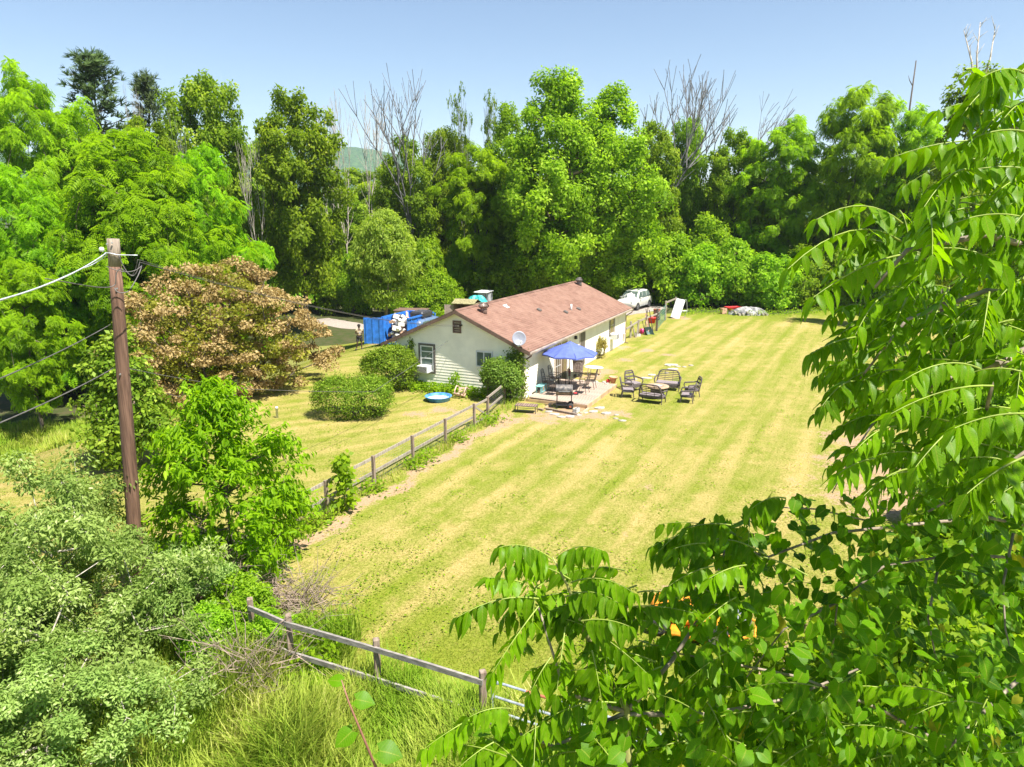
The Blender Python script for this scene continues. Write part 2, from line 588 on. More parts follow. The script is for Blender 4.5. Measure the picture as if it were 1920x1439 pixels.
def lawn_material(name, blade=False):
    m, t, out = nt_new(name)
    A = lambda n: N(t, 'ShaderNodeAttribute', attribute_name=n).outputs['Fac']
    v = coords(t, world=True)
    p = N(t, 'ShaderNodeBsdfPrincipled')
    lane, run, dirt, wild, forest, lush = (A(n) for n in ('lane', 'run', 'dirt', 'wild', 'forest', 'lush'))
    n_big = noise(t, .22, v, 4, .6)
    n_mid = noise(t, 1.3, v, 5, .65)
    n_fine = noise(t, 14, v, 4, .7)
    n_vfine = noise(t, 55, v, 3, .7)
    # mowing lanes, ragged
    wob = math_n(t, 'MULTIPLY', math_n(t, 'SUBTRACT', n_mid, .5), 1.1)
    lw = math_n(t, 'ADD', lane, wob)
    st = math_n(t, 'SINE', math_n(t, 'MULTIPLY', lw, 2 * math.pi / 1.15))
    cmb = N(t, 'ShaderNodeCombineXYZ')
    t.links.new(math_n(t, 'MULTIPLY', lane, 1.2), cmb.inputs[0])
    t.links.new(math_n(t, 'MULTIPLY', run, .07), cmb.inputs[1])
    n_str = noise(t, 1.0, cmb.outputs[0], 4, .6)
    stripe = math_n(t, 'ADD', math_n(t, 'MULTIPLY', st, .10), math_n(t, 'MULTIPLY', math_n(t, 'SUBTRACT', n_str, .5), 1.8))
    # streaks along the lanes
    dry = math_n(t, 'ADD', math_n(t, 'ADD', stripe, math_n(t, 'MULTIPLY', math_n(t, 'SUBTRACT', n_big, .5), 1.0)), math_n(t, 'MULTIPLY', math_n(t, 'SUBTRACT', n_mid, .5), 1.1))
    dry = math_n(t, 'ADD', dry, math_n(t, 'MULTIPLY', math_n(t, 'SUBTRACT', n_fine, .5), .9))
    dry = math_n(t, 'SUBTRACT', dry, math_n(t, 'MULTIPLY', lush, .42))
    dry = ramp(t, dry, -.50, .66)
    green = mixc(t, ramp(t, n_fine, .3, .7), (.128, .168, .010), (.205, .232, .022))
    straw = mixc(t, ramp(t, n_fine, .3, .7), (.345, .262, .082), (.43, .325, .132))
    col = mixc(t, dry, green, straw)
    col = mixc(t, ramp(t, n_vfine, .25, .5, .18, 0), col, (.07, .08, .012))
    dm = math_n(t, 'MULTIPLY', ramp(t, math_n(t, 'ADD', math_n(t, 'ADD', dirt, math_n(t, 'MULTIPLY', math_n(t, 'SUBTRACT', n_mid, .5), 1.9)), math_n(t, 'MULTIPLY', math_n(t, 'SUBTRACT', n_fine, .5), 1.1)), .42, .78), ramp(t, dirt, .02, .2))
    earth = mixc(t, ramp(t, n_fine, .3, .7), (.31, .20, .115), (.40, .275, .17))
    col = mixc(t, dm, col, earth)
    wcol = mixc(t, ramp(t, n_fine, .3, .7), (.12, .15, .02), (.30, .28, .09))
    col = mixc(t, wild, col, wcol)
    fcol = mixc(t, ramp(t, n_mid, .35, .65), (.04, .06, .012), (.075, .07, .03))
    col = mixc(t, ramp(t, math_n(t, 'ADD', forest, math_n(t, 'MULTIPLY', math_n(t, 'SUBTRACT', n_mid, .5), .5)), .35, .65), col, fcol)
    p.inputs['Roughness'].default_value = .85
    p.inputs['Specular IOR Level'].default_value = .2
    t.links.new(col, p.inputs['Base Color'])
    if blade:
        tr = N(t, 'ShaderNodeBsdfTranslucent')
        t.links.new(mixc(t, 1.0, col, (1.2, 1.25, .7), 'MULTIPLY'), tr.inputs['Color'])
        mx = N(t, 'ShaderNodeMixShader')
        mx.inputs[0].default_value = .35
        t.links.new(p.outputs[0], mx.inputs[1])
        t.links.new(tr.outputs[0], mx.inputs[2])
        t.links.new(mx.outputs[0], out.inputs[0])
    else:
        b = N(t, 'ShaderNodeBump')
        b.inputs['Strength'].default_value = .7
        b.inputs['Distance'].default_value = .05
        hgt = math_n(t, 'ADD', math_n(t, 'MULTIPLY', n_fine, .6), math_n(t, 'MULTIPLY', n_vfine, .5))
        t.links.new(hgt, b.inputs['Height'])
        t.links.new(b.outputs[0], p.inputs['Normal'])
        t.links.new(p.outputs[0], out.inputs[0])
    return m


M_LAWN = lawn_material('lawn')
M_BLADE = lawn_material('lawn_blades', True)


def fields_dict(x, y):
    return dict(zip(('lane', 'run', 'dirt', 'wild', 'forest', 'lush'), ground_fields(x, y)))


def build_ground():
    fx = np.arange(-44, 44.01, .45)
    gx = 44 + np.cumsum(1.0 * 1.22 ** np.arange(0, 34))
    xs = np.concatenate([-gx[::-1], fx, gx])
    fy = np.arange(2, 92, .45)
    gy1 = 92 + np.cumsum(1.0 * 1.22 ** np.arange(0, 34))
    gy0 = 2 - np.cumsum(1.0 * 1.4 ** np.arange(0, 20))
    ys = np.concatenate([gy0[::-1], fy, gy1])
    X, Y = np.meshgrid(xs, ys)
    x, y = X.ravel(), Y.ravel()
    z = terrain(x, y)
    nx, ny = len(xs), len(ys)
    i, j = np.meshgrid(np.arange(nx - 1), np.arange(ny - 1))
    a = (j * nx + i).ravel()
    F = np.stack([a, a + 1, a + nx + 1, a + nx], 1)
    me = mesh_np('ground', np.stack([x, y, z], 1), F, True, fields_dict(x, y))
    tag(obj('ground', me, M_LAWN), kind='structure')


build_ground()

# gravel drive behind the house
M_GRAVEL = mat('gravel', (.27, .23, .20), .95, var=.22, vscale=9, bump=.5, bscale=40)


def drive_ribbon(name, pts, w):
    vs, fs = [], []
    P = [np.array(p[:2], float) for p in pts]
    fine = []
    for a, b in zip(P[:-1], P[1:]):
        n = max(2, int(np.linalg.norm(b - a) / .7))
        for k in range(n):
            fine.append(a + (b - a) * k / n)
    fine.append(P[-1])
    rng = np.random.default_rng(4)
    for i, p in enumerate(fine):
        d = fine[min(i + 1, len(fine) - 1)] - fine[max(i - 1, 0)]
        d /= np.linalg.norm(d)
        nrm = np.array([d[1], -d[0]])
        for k in (-1, -.5, 0, .5, 1):
            q = p + nrm * w / 2 * k * (1 + (rng.random() - .5) * .16)
            vs.append((q[0], q[1], float(terrain(q[0], q[1])) + .035 - .02 * abs(k)))
    n = len(fine)
    for i in range(n - 1):
        for k in range(4):
            a = i * 5 + k
            fs.append((a, a + 1, a + 6, a + 5))
    me = mesh_np(name, vs, fs, True)
    tag(obj(name, me, M_GRAVEL), kind='structure')


drive_ribbon('driveway', [G(590, 600), G(660, 612), G(720, 615), (-4.5, 60.5), (3, 62), (8.5, 63.5), (12.2, 67.2), (15, 72)], 3.4)


# far wooded ridge
def build_hills():
    M, t, out = nt_new('far_woods')
    p = N(t, 'ShaderNodeBsdfPrincipled')
    v = coords(t, world=True)
    c = mixc(t, ramp(t, noise(t, .09, v, 6, .7), .35, .65), (.035, .085, .045), (.09, .17, .06))
    t.links.new(c, p.inputs['Base Color'])
    p.inputs['Roughness'].default_value = .9
    p.inputs['Specular IOR Level'].default_value = .1
    b = N(t, 'ShaderNodeBump')
    b.inputs['Strength'].default_value = 1
    b.inputs['Distance'].default_value = 6
    t.links.new(noise(t, .12, v, 5, .7), b.inputs['Height'])
    t.links.new(b.outputs[0], p.inputs['Normal'])
    t.links.new(p.outputs[0], out.inputs[0])
    rng = np.random.default_rng(8)
    xs = np.linspace(-2600, 2600, 220)
    ts = np.linspace(0, 1, 26)
    vs = []
    # crest seen at about y=258 near x=660 of the photograph, falling to the right
    for tt in ts:
        for x in xs:
            y = 1250 + 700 * tt
            crest = 104 * np.exp(-((x + 420) / 360.) ** 2) + 120 * np.exp(-((x + 1500) / 700.) ** 2) + 62 + 30 * np.exp(-((x - 1100) / 500.) ** 2)
            z = crest * math.sin(min(1, tt * 1.05) * math.pi / 2) ** 1.2 + 3 * rng.random() * (tt > .1)
            vs.append((x, y, z - 2))
    n = len(xs)
    i, j = np.meshgrid(np.arange(n - 1), np.arange(len(ts) - 1))
    a = (j * n + i).ravel()
    me = mesh_np('hills', vs, np.stack([a, a + 1, a + n + 1, a + n], 1), True)
    tag(obj('hills', me, M), kind='structure')


build_hills()


# ---------------------------------------------------------------- vegetation builders
def unit(a):
    return a / np.maximum(np.linalg.norm(a, axis=-1, keepdims=True), 1e-9)


def rand_unit(rng, n):
    return unit(rng.normal(size=(n, 3)))


def scatter(tv, tf, P, X, Y, Z, S, rnd, smooth=False, uv=None):
    """copies of a small template as plain faces: returns V, F, rnd"""
    tv = np.asarray(tv, float)
    tf = np.asarray(tf, int)
    n, k = len(P), len(tv)
    S = np.broadcast_to(np.asarray(S, float).reshape(-1, 1, 1), (n, 1, 1))
    V = P[:, None, :] + S * (tv[None, :, 0:1] * X[:, None, :] + tv[None, :, 1:2] * Y[:, None, :] + tv[None, :, 2:3] * Z[:, None, :])
    F = (np.arange(n) * k)[:, None, None] + tf[None]
    return V.reshape(-1, 3), F.reshape(-1, tf.shape[1]), np.repeat(rnd, k)


def frames(nrm, rng, axis=None):
    Z = unit(nrm)
    A = rand_unit(rng, len(Z)) if axis is None else axis
    Y = unit(A - (A * Z).sum(1, keepdims=True) * Z)
    X = np.cross(Y, Z)
    return X, Y, Z


LEAF_V = [(0, 0, 0), (-.30, .5, .06), (0, 1, -.05), (.30, .5, .06)]
LEAF_F = [(0, 1, 2, 3)]
LONG_V = [(0, 0, 0), (-.17, .5, .04), (0, 1, -.10), (.17, .5, .04)]


def frond_template(pairs=5, w=.46, droop=.12):
    vs, fs = [], []
    for i in range(pairs):
        y = .18 + .72 * i / (pairs - 1)
        zz = -droop * y * y
        ww = w * (1 - .45 * abs(i / (pairs - 1) - .35))
        for s in (-1, 1):
            b = len(vs)
            vs += [(0, y, zz), (s * ww * .55, y - .02, zz - .02), (s * ww, y + .12, zz - .12), (s * ww * .5, y + .13, zz)]
            fs.append((b, b + 1, b + 2, b + 3))
    b = len(vs)
    vs += [(0, .9, -droop * .8), (-.07, .98, -droop * .9), (0, 1.12, -droop * 1.3), (.07, .98, -droop * .9)]
    fs.append((b, b + 1, b + 2, b + 3))
    return vs, fs


FROND_V, FROND_F = frond_template()


def tuft_template(n=9, seed=1):
    rng = random.Random(seed)
    vs, fs = [], []
    for i in range(n):
        a = rng.random() * 6.28
        e = rng.uniform(.1, .75)
        d = Vector((math.cos(a) * math.cos(e), math.sin(e) * .9 + .2, math.sin(a) * math.cos(e)))
        d = Vector((math.cos(a) * .75, .75, math.sin(a) * .75)).normalized() * rng.uniform(.7, 1)
        w = Vector((-math.sin(a), 0, math.cos(a))) * .075
        b = len(vs)
        vs += [tuple(-w), tuple(w), tuple(d + w * .3), tuple(d - w * .3)]
        fs.append((b, b + 1, b + 2, b + 3))
    return vs, fs


def envelope_points(rng, n, H0, H1, prof, rx, ry, shell=.5, lobes=.16):
    """points inside a lobed crown; prof: list of (t, radius fraction) from the bottom to the top"""
    tt, rr = np.array([p[0] for p in prof]), np.array([p[1] for p in prof])
    out = []
    ph = rng.random(6) * 6.28
    while len(out) < n:
        t = rng.random()
        Rr = np.interp(t, tt, rr)
        if rng.random() > Rr ** 1.3 + .06:
            continue
        a = rng.random() * 6.28
        q = 1 + lobes * (math.sin(3 * a + ph[0] + 4 * t) + .7 * math.sin(5 * a + ph[1] - 7 * t) + .5 * math.sin(8 * t * 3 + ph[2]))
        r = Rr * q * (shell + (1 - shell) * math.sqrt(rng.random()) if rng.random() < .85 else rng.random() * .8)
        out.append((r * rx * math.cos(a), r * ry * math.sin(a), H0 + (H1 - H0) * t))
    return np.array(out)


def skeleton(rng, tips, trunk_pts, r_tip=.012, power=.5, up=.35, step=.9, rmax=9, trunk_taper=.55):
    """joins every tip to the nearest lower wood; returns tube polylines with radii"""
    nodes = [np.array(p, float) for p in trunk_pts]
    parent = [-1] + list(range(len(nodes) - 1))
    base = nodes[0]
    order = np.argsort(np.linalg.norm(tips - np.array([base[0], base[1], trunk_pts[-1][2] * .6]), axis=1))
    leaves = []
    ntr = len(nodes)
    for k in order:
        p = tips[k]
        A = np.array(nodes)
        d = p - A
        L = np.linalg.norm(d, axis=1)
        cost = L + np.clip(A[:, 2] - p[2] + .15 * L, 0, None) * 2.2 + (np.arange(len(A)) < 1) * 5
        j = int(np.argmin(cost))
        a = A[j]
        n = max(1, int(L[j] / step))
        ctrl = a + (p - a) * .5 + np.array([0, 0, -up * L[j] * .12]) + rng.normal(size=3) * .05 * L[j]
        for q in range(1, n + 1):
            t = q / n
            pt = (1 - t) ** 2 * a + 2 * t * (1 - t) * ctrl + t * t * p
            nodes.append(pt)
            parent.append(j if q == 1 else len(nodes) - 2)
        leaves.append(len(nodes) - 1)
    cnt = np.zeros(len(nodes))
    for l in leaves:
        i = l
        while i >= 0:
            cnt[i] += 1
            i = parent[i]
    rad = r_tip * np.maximum(cnt, 1) ** power
    rad = np.minimum(rad, rmax)
    return np.array(nodes), parent, rad


def wood_mesh(name, nodes, parent, rad, n=5, flare=1.0):
    """branch segments as tapering tubes"""
    A, B, ra, rb = [], [], [], []
    for i, p in enumerate(parent):
        if p < 0:
            continue
        A.append(nodes[p]); B.append(nodes[i])
        r0 = min(rad[p], rad[i] * 1.5)
        ra.append(r0); rb.append(rad[i])
    A, B, ra, rb = map(np.array, (A, B, ra, rb))
    d = unit(B - A)
    B = B + d * rb[:, None] * .4
    ref = np.where(np.abs(d[:, 2:3]) < .9, np.array([[0, 0, 1.]]), np.array([[1., 0, 0]]))
    u = unit(np.cross(d, ref))
    w = np.cross(d, u)
    ang = np.arange(n) * 2 * math.pi / n
    ring = np.cos(ang)[None, :, None] * u[:, None, :] + np.sin(ang)[None, :, None] * w[:, None, :]
    V = np.concatenate([A[:, None] + ring * ra[:, None, None], B[:, None] + ring * rb[:, None, None]], 1)
    k = np.arange(n)
    f = np.stack([k, (k + 1) % n, n + (k + 1) % n, n + k], 1)
    F = (np.arange(len(A)) * 2 * n)[:, None, None] + f[None]
    return mesh_np(name, V.reshape(-1, 3), F.reshape(-1, 4), True)


def leaf_cloud(rng, C, rc, n_each, size, tv=LEAF_V, tf=LEAF_F, up=.5, outw=.7, rnd_n=.6, flat=.75, centre=None, hang=0.0, jit=.35, clump_var=.5, axz=1.0):
    """clumps of leaves round the points C"""
    n = len(C) * n_each
    d = rand_unit(rng, n)
    rr = rng.random(n) ** .45
    cl = np.repeat(np.arange(len(C)), n_each)
    rcv = rc * rng.uniform(.7, 1.3, len(C))
    P = C[cl] + d * (rr * rcv[cl])[:, None] * np.array([1, 1, flat])
    nrm = d * outw + np.array([0, 0, up]) + rng.normal(size=(n, 3)) * rnd_n
    if centre is not None:
        nrm = nrm + unit(P - centre) * .5
    ax = d * np.array([1, 1, axz]) + rng.normal(size=(n, 3)) * .6 * np.array([1, 1, axz]) + np.array([0, 0, -hang])
    X, Y, Z = frames(nrm, rng, ax)
    S = size * rng.uniform(1 - jit, 1 + jit, n)
    cr = rng.random(len(C))
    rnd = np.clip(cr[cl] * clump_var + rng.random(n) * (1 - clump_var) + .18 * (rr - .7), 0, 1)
    return scatter(tv, tf, P, X, Y, Z, S, rnd)


TREE_PROTO = {}


def tree_parts(kind, seed, H, prof, rx, ry, h0, nclump, rc, n_each, size, matl, tv=LEAF_V, tf=LEAF_F, shell=.45, trunk_r=.22, bark=None, lobes=.16, up=.5, flat=.75, hang=0.0, extra=None, multi=1, trunk_to=.72, rnd_n=.6, wood_n=5, r_tip=.014, clump_var=.5, lean=(0, 0), axz=1.0):
    rng = np.random.default_rng(seed)
    C = envelope_points(rng, nclump, h0, H - rc * .4, prof, rx - rc * .5, ry - rc * .5, shell, lobes)
    C[:, 0] += lean[0] * C[:, 2] / H
    C[:, 1] += lean[1] * C[:, 2] / H
    tr = [(0, 0, -.25)] + [(lean[0] * t * trunk_to + .12 * math.sin(3 * t + seed), lean[1] * t * trunk_to + .12 * math.cos(4 * t + seed), H * trunk_to * t) for t in np.linspace(.04, 1, 9)]
    nodes, par, rad = skeleton(rng, C, tr, r_tip=r_tip)
    k = trunk_r / max(rad[0], 1e-6)
    rad = np.where(rad > r_tip * 2, rad * k ** np.clip((rad - r_tip * 2) / (rad[0] - r_tip * 2 + 1e-9), 0, 1), rad)
    rad[0] = trunk_r * 1.5
    wood = wood_mesh(kind + '_wood', nodes, par, rad, wood_n)
    wood.materials.append(bark or M_BARK)
    V, F, q = leaf_cloud(rng, C, rc, n_each, size, tv, tf, up=up, flat=flat, hang=hang, centre=np.array([0, 0, H * .45]), rnd_n=rnd_n, clump_var=clump_var, axz=axz)
    crown = mesh_np(kind + '_crown', V, F, False, {'rnd': q})
    crown.materials.append(matl)
    return wood, crown


def place_tree(name, label, cat, protos, loc, H, proto_H, w=1.0, rz=0.0, group=None):
    t = thing(name, label, cat, loc, rz, group)
    t.scale = (H / proto_H * w, H / proto_H * w, H / proto_H)
    obj('trunk', protos[0], None, t)
    if protos[1] is not None:
        obj('crown', protos[1], None, t)
    return t


ROUND = [(0, .45), (.2, .8), (.45, 1), (.7, .97), (.88, .74), (1, .38)]
TALL = [(0, .5), (.2, .85), (.45, 1), (.7, .75), (.9, .42), (1, .15)]
CONE = [(0, 1), (.3, .85), (.6, .55), (.85, .28), (1, .05)]
DOME = [(0, .85), (.2, 1), (.5, .92), (.75, .68), (.92, .36), (1, .12)]

P_MAPLE = [tree_parts('maple', 11 + i, 20, TALL, 5.4, 5.4, 2.4, 310, .82, 190, .30, M_MAPLE, shell=.45, up=.35, flat=1.0, lobes=.2, trunk_r=.4) for i in range(2)]
P_OAK = [tree_parts('oak', 21 + i, 18, ROUND, 4.6, 4.6, 3.5, 200, .85, 190, .32, M_OAK, shell=.5, lobes=.26, trunk_r=.3, bark=M_BARKD) for i in range(3)]
P_WALNUT = [tree_parts('walnut', 31 + i, 13, DOME, 6.2, 6.2, 1.6, 330, .78, 40, .54, M_WALNUT, FROND_V, FROND_F, shell=.55, up=1.0, lobes=.24, trunk_r=.3, rnd_n=.35, hang=.1, flat=.5, axz=.25) for i in range(2)]
P_LOCUST = [tree_parts('locust', 41 + i, 14, ROUND, 4.6, 4.6, 2.6, 170, .85, 46, .56, M_LOCUST, FROND_V, FROND_F, shell=.5, up=.8, lobes=.34, flat=.42, trunk_r=.22, rnd_n=.3, hang=.08, axz=.2, bark=M_BARKD) for i in range(2)]
P_SHRUB = [tree_parts('shrub', 51 + i, 5, DOME, 2.7, 2.7, .5, 110, .62, 130, .24, M_SHRUBL, shell=.5, lobes=.2, trunk_r=.07, trunk_to=.4) for i in range(3)]


def pine_parts():
    rng = np.random.default_rng(61)
    H = 22.
    tv, tf = tuft_template(10, 3)
    tips, segs = [], []
    nodes = [np.array([0, 0, -.2])]
    par = [-1]
    for k in range(1, 26):
        nodes.append(np.array([.1 * math.sin(k), .1 * math.cos(k * .7), H * k / 25]))
        par.append(k - 1)
    z = 6.0
    while z < H - .6:
        L = 4.3 * (1 - (z / H)) ** .8 * rng.uniform(.75, 1.2) + .5
        a0 = rng.random() * 6.28
        for b in range(rng.integers(4, 6)):
            a = a0 + b * 6.28 / 5 + rng.normal() * .25
            LL = L * rng.uniform(.55, 1.15)
            j = int(np.argmin([abs(nodes[q][2] - z) for q in range(26)]))
            prev = j
            m = max(3, int(LL / .45))
            for q in range(1, m + 1):
                t = q / m
                pt = np.array([math.cos(a) * LL * t, math.sin(a) * LL * t, z + LL * (.12 * t + .38 * t * t)])
                nodes.append(pt); par.append(prev); prev = len(nodes) - 1
                if t > .3:
                    for s in range(5):
                        tips.append((pt + rng.normal(size=3) * .30 * (1.2 - t * .5), a, t))
        z += rng.uniform(.7, 1.15)
    nodes = np.array(nodes)
    rad = np.where(np.arange(len(nodes)) < 26, .26 * (1 - np.arange(len(nodes)) / 27.), .03)
    wood = wood_mesh('pine_wood', nodes, par, np.maximum(rad, .025))
    wood.materials.append(M_BARKD)
    P = np.array([q[0] for q in tips])
    d = np.array([[math.cos(q[1]), math.sin(q[1]), .9] for q in tips]) + rng.normal(size=(len(tips), 3)) * .45
    X, Y, Z = frames(rand_unit(rng, len(P)), rng, unit(d))
    # Y is the growing direction of the tuft
    Y = unit(d)
    X = unit(np.cross(Y, rand_unit(rng, len(P))))
    Z = np.cross(X, Y)
    V, F, q = scatter(tv, tf, P, X, Y, Z, .58 * rng.uniform(.7, 1.2, len(P)), rng.random(len(P)))
    c = mesh_np('pine_crown', V, F, False, {'rnd': q})
    c.materials.append(M_PINE)
    return wood, c


P_PINE = pine_parts()


def bare_parts(seed, H, spread, forks, mat_, trunk_r=.16, lean=0.0, leaves=0, trunk_f=.36):
    """a bare crown grown fork by fork, limbs sweeping upward"""
    rng = np.random.default_rng(seed)
    nodes, par, rad, ends = [np.array([0, 0, -.2])], [-1], [trunk_r * 1.3], []

    def grow(parent, p, d, L, r, depth):
        n = max(3, int(L / .5))
        cur = parent
        for q in range(n):
            d = unit(d + rng.normal(size=3) * .045 + np.array([lean * .012, 0, .035]))
            p = p + d * (L / n)
            nodes.append(p); par.append(cur); rad.append(max(.024, r * (1 - .45 * (q + 1) / n)))
            cur = len(nodes) - 1
            if depth > 0 and depth < 4 and rng.random() < .6:
                a = rng.random() * 6.28
                sd = unit(np.cross(d, np.array([math.cos(a), math.sin(a), .1])))
                twig(cur, p, unit(d + sd * rng.uniform(.4, .9)), L * rng.uniform(.25, .5), max(.012, r * .3))
        if depth == 0 or L < .5:
            ends.append(p)
            return
        k = forks if depth > 3 else rng.integers(2, 4)
        a0 = rng.random() * 6.28
        for b in range(k):
            a = a0 + b * 6.28 / k + rng.normal() * .3
            sd = np.array([math.cos(a), math.sin(a), 0])
            nd = unit(d * 1.0 + sd * rng.uniform(.28, .55) * spread + np.array([lean * .18, 0, .15]))
            grow(cur, p, nd, L * rng.uniform(.58, .86), r * (.62 if k > 2 else .68), depth - 1)

    def twig(parent, p, d, L, r):
        cur = parent
        for q in range(4):
            d = unit(d + rng.normal(size=3) * .08 + np.array([0, 0, .10]))
            p = p + d * (L / 4)
            nodes.append(p); par.append(cur); rad.append(max(.018, r * (1 - .2 * q)))
            cur = len(nodes) - 1
        ends.append(p)
    grow(0, np.array([0, 0, 0.]), unit(np.array([lean * .03, 0, 1.])), H * trunk_f, trunk_r, 4)
    nodes = np.array(nodes)
    k = H / nodes[:, 2].max()
    nodes[:, 2] *= k
    wood = wood_mesh('bare_wood', nodes, par, np.array(rad), 4)
    wood.materials.append(mat_)
    crown = None
    if leaves:
        E2 = np.array(ends) * np.array([1, 1, k])
        C = E2[rng.integers(0, len(E2), leaves)]
        V, F, q = leaf_cloud(rng, C, .45, 26, .32)
        crown = mesh_np('sparse_crown', V, F, False, {'rnd': q})
        crown.materials.append(M_OAK)
    return wood, crown


M_GREYW = mat('grey_bare_wood', (.15, .145, .145), .9, var=.3, vscale=4)
P_BARE = [bare_parts(71, 19, 1.5, 5, M_GREYW, .2, trunk_f=.30), bare_parts(72, 18, .6, 3, M_DEAD, .15), bare_parts(75, 18, 1.2, 4, M_GREYW, .18, lean=3.0, trunk_f=.3), bare_parts(74, 18, .8, 3, M_GREYW, leaves=90)]
P_WILLOW = tree_parts('willow', 81, 9, [(0, .5), (.25, .8), (.5, 1), (.75, .85), (.93, .5), (1, .15)], 2.6, 2.6, 2.6, 190, .6, 130, .24, M_WILLOW, LONG_V, LEAF_F, shell=.3, up=.2, hang=1.0, lobes=.12, trunk_r=.13, clump_var=.3)


def top_h(px, py, d):
    return at(px, py, d)


_PS = {}


def proto_size(protos):
    k = protos[0].name
    if k not in _PS:
        V = []
        for me in protos:
            if me is not None:
                a = np.empty(len(me.vertices) * 3, np.float32)
                me.vertices.foreach_get('co', a)
                V.append(a.reshape(-1, 3))
        V = np.concatenate(V)
        r = np.hypot(V[:, 0], V[:, 1])
        _PS[k] = (float(V[:, 2].max()), float(np.percentile(r[V[:, 2] > .25 * V[:, 2].max()], 97)))
    return _PS[k]


def tree_at(name, label, cat, protos, pH, px, ptop, d, halfw=None, proto_r=None, rz=None, group=None, sink=.05):
    """a tree whose top shows at (px, ptop), standing at depth d"""
    pH, proto_r = proto_size(protos)
    T = at(px, ptop, d)
    z0 = float(terrain(T[0], T[1]))
    H = T[2] - z0
    w = 1.0
    if halfw:
        w = (halfw / F_PX * d) / (proto_r * H / pH)
    if rz is None:
        rz = (px * 12.9898 + d * 78.233) % 6.28
    return place_tree(name, label, cat, protos, (T[0], T[1], z0 - sink), H, pH, w, rz, group)


GW = 'trees of the wood round the yard'
# ---- the wood: far row first
tree_at('pine_tree', 'tall dark pine with upswept limbs rising above the trees at far left', 'tree', P_PINE, 22, 168, 84, 66, 105, 3.6, group=GW)
tree_at('pine_tree', 'narrow dark conifer just right of the taller pine, beside bare branches', 'tree', P_PINE, 22, 268, 126, 70, 66, 3.6, 2.0, group=GW)
tree_at('oak_tree', 'dark broadleaf tree with ragged lobed crown right of the narrow conifer', 'tree', P_OAK[0], 18, 372, 130, 66, 84, 4.6, group=GW)
tree_at('oak_tree', 'full dark green tree left of the cluster of bare grey trees', 'tree', P_OAK[1], 18, 545, 160, 64, 92, 4.6, group=GW)
tree_at('walnut_tree', 'tall bright green tree topping the far left edge of the wood', 'tree', P_LOCUST[0], 14, 48, 112, 50, 105, 4.6, 1.0, group=GW)
tree_at('oak_tree', 'rounded green tree behind the narrow conifer and pale bare stems', 'tree', P_OAK[2], 18, 265, 215, 60, 75, 4.6, 3.2, group=GW)
tree_at('oak_tree', 'green tree low between the dark trees and the pale broken trunk', 'tree', P_OAK[0], 18, 470, 255, 76, 60, 4.6, 4.4, group=GW)
tree_at('oak_tree', 'green tree right of the bare cluster, in front of the far ridge', 'tree', P_OAK[2], 18, 640, 345, 94, 55, 4.6, 1.4, group=GW)
tree_at('oak_tree', 'green tree under the fan-shaped bare crown', 'tree', P_OAK[1], 18, 760, 248, 74, 58, 4.6, 2.4, group=GW)
tree_at('oak_tree', 'green tree between the fan-shaped bare crown and the sparse slender tree', 'tree', P_OAK[0], 18, 835, 232, 78, 58, 4.6, .4, group=GW)
tree_at('locust_tree', 'bright green tree below the sparse slender tree', 'tree', P_LOCUST[1], 14, 890, 265, 68, 75, 4.6, 1.7, group=GW)
tree_at('oak_tree', 'pointed green tree on the left shoulder of the big maple', 'tree', P_MAPLE[1], 20, 955, 186, 70, 70, 5.4, 3.9, group=GW)
tree_at('maple_tree', 'huge many-topped maple towering behind the house roof', 'tree', P_MAPLE[0], 20, 1045, 120, 63, 122, 5.4, .3, group=GW)
tree_at('maple_tree', 'broad maple close behind the far end of the roof, right of the huge one', 'tree', P_MAPLE[1], 20, 1148, 150, 65, 112, 5.4, 1.9, group=GW)
tree_at('oak_tree', 'green tree below the twin bare crowns right of the maples', 'tree', P_OAK[2], 18, 1228, 222, 72, 62, 4.6, .9, group=GW)
tree_at('oak_tree', 'slim leafy tree standing between two bare crowns', 'tree', P_OAK[0], 18, 1293, 212, 76, 40, 4.6, 5.0, group=GW)
tree_at('oak_tree', 'green tree behind the leaning bare tree, right of centre', 'tree', P_OAK[1], 18, 1385, 236, 74, 62, 4.6, 2.9, group=GW)
tree_at('locust_tree', 'flat-topped bright green tree right of the leaning bare tree', 'tree', P_LOCUST[0], 14, 1478, 212, 70, 84, 4.6, 3.1, group=GW)
tree_at('locust_tree', 'highest bright green feathery tree on the right skyline', 'tree', P_LOCUST[1], 14, 1622, 148, 66, 92, 4.6, 4.4, group=GW)
tree_at('locust_tree', 'bright feathery tree just right of the highest one, under the bare snag', 'tree', P_LOCUST[0], 14, 1722, 182, 64, 78, 4.6, 5.3, group=GW)
tree_at('oak_tree', 'tree behind the near leaves at the right edge of the wood', 'tree', P_OAK[0], 18, 1830, 255, 60, 90, 4.6, 3.5, group=GW)
tree_at('oak_tree', 'tree at the far right behind the near walnut fronds', 'tree', P_OAK[1], 18, 1935, 250, 55, 105, 4.6, .5, group=GW)
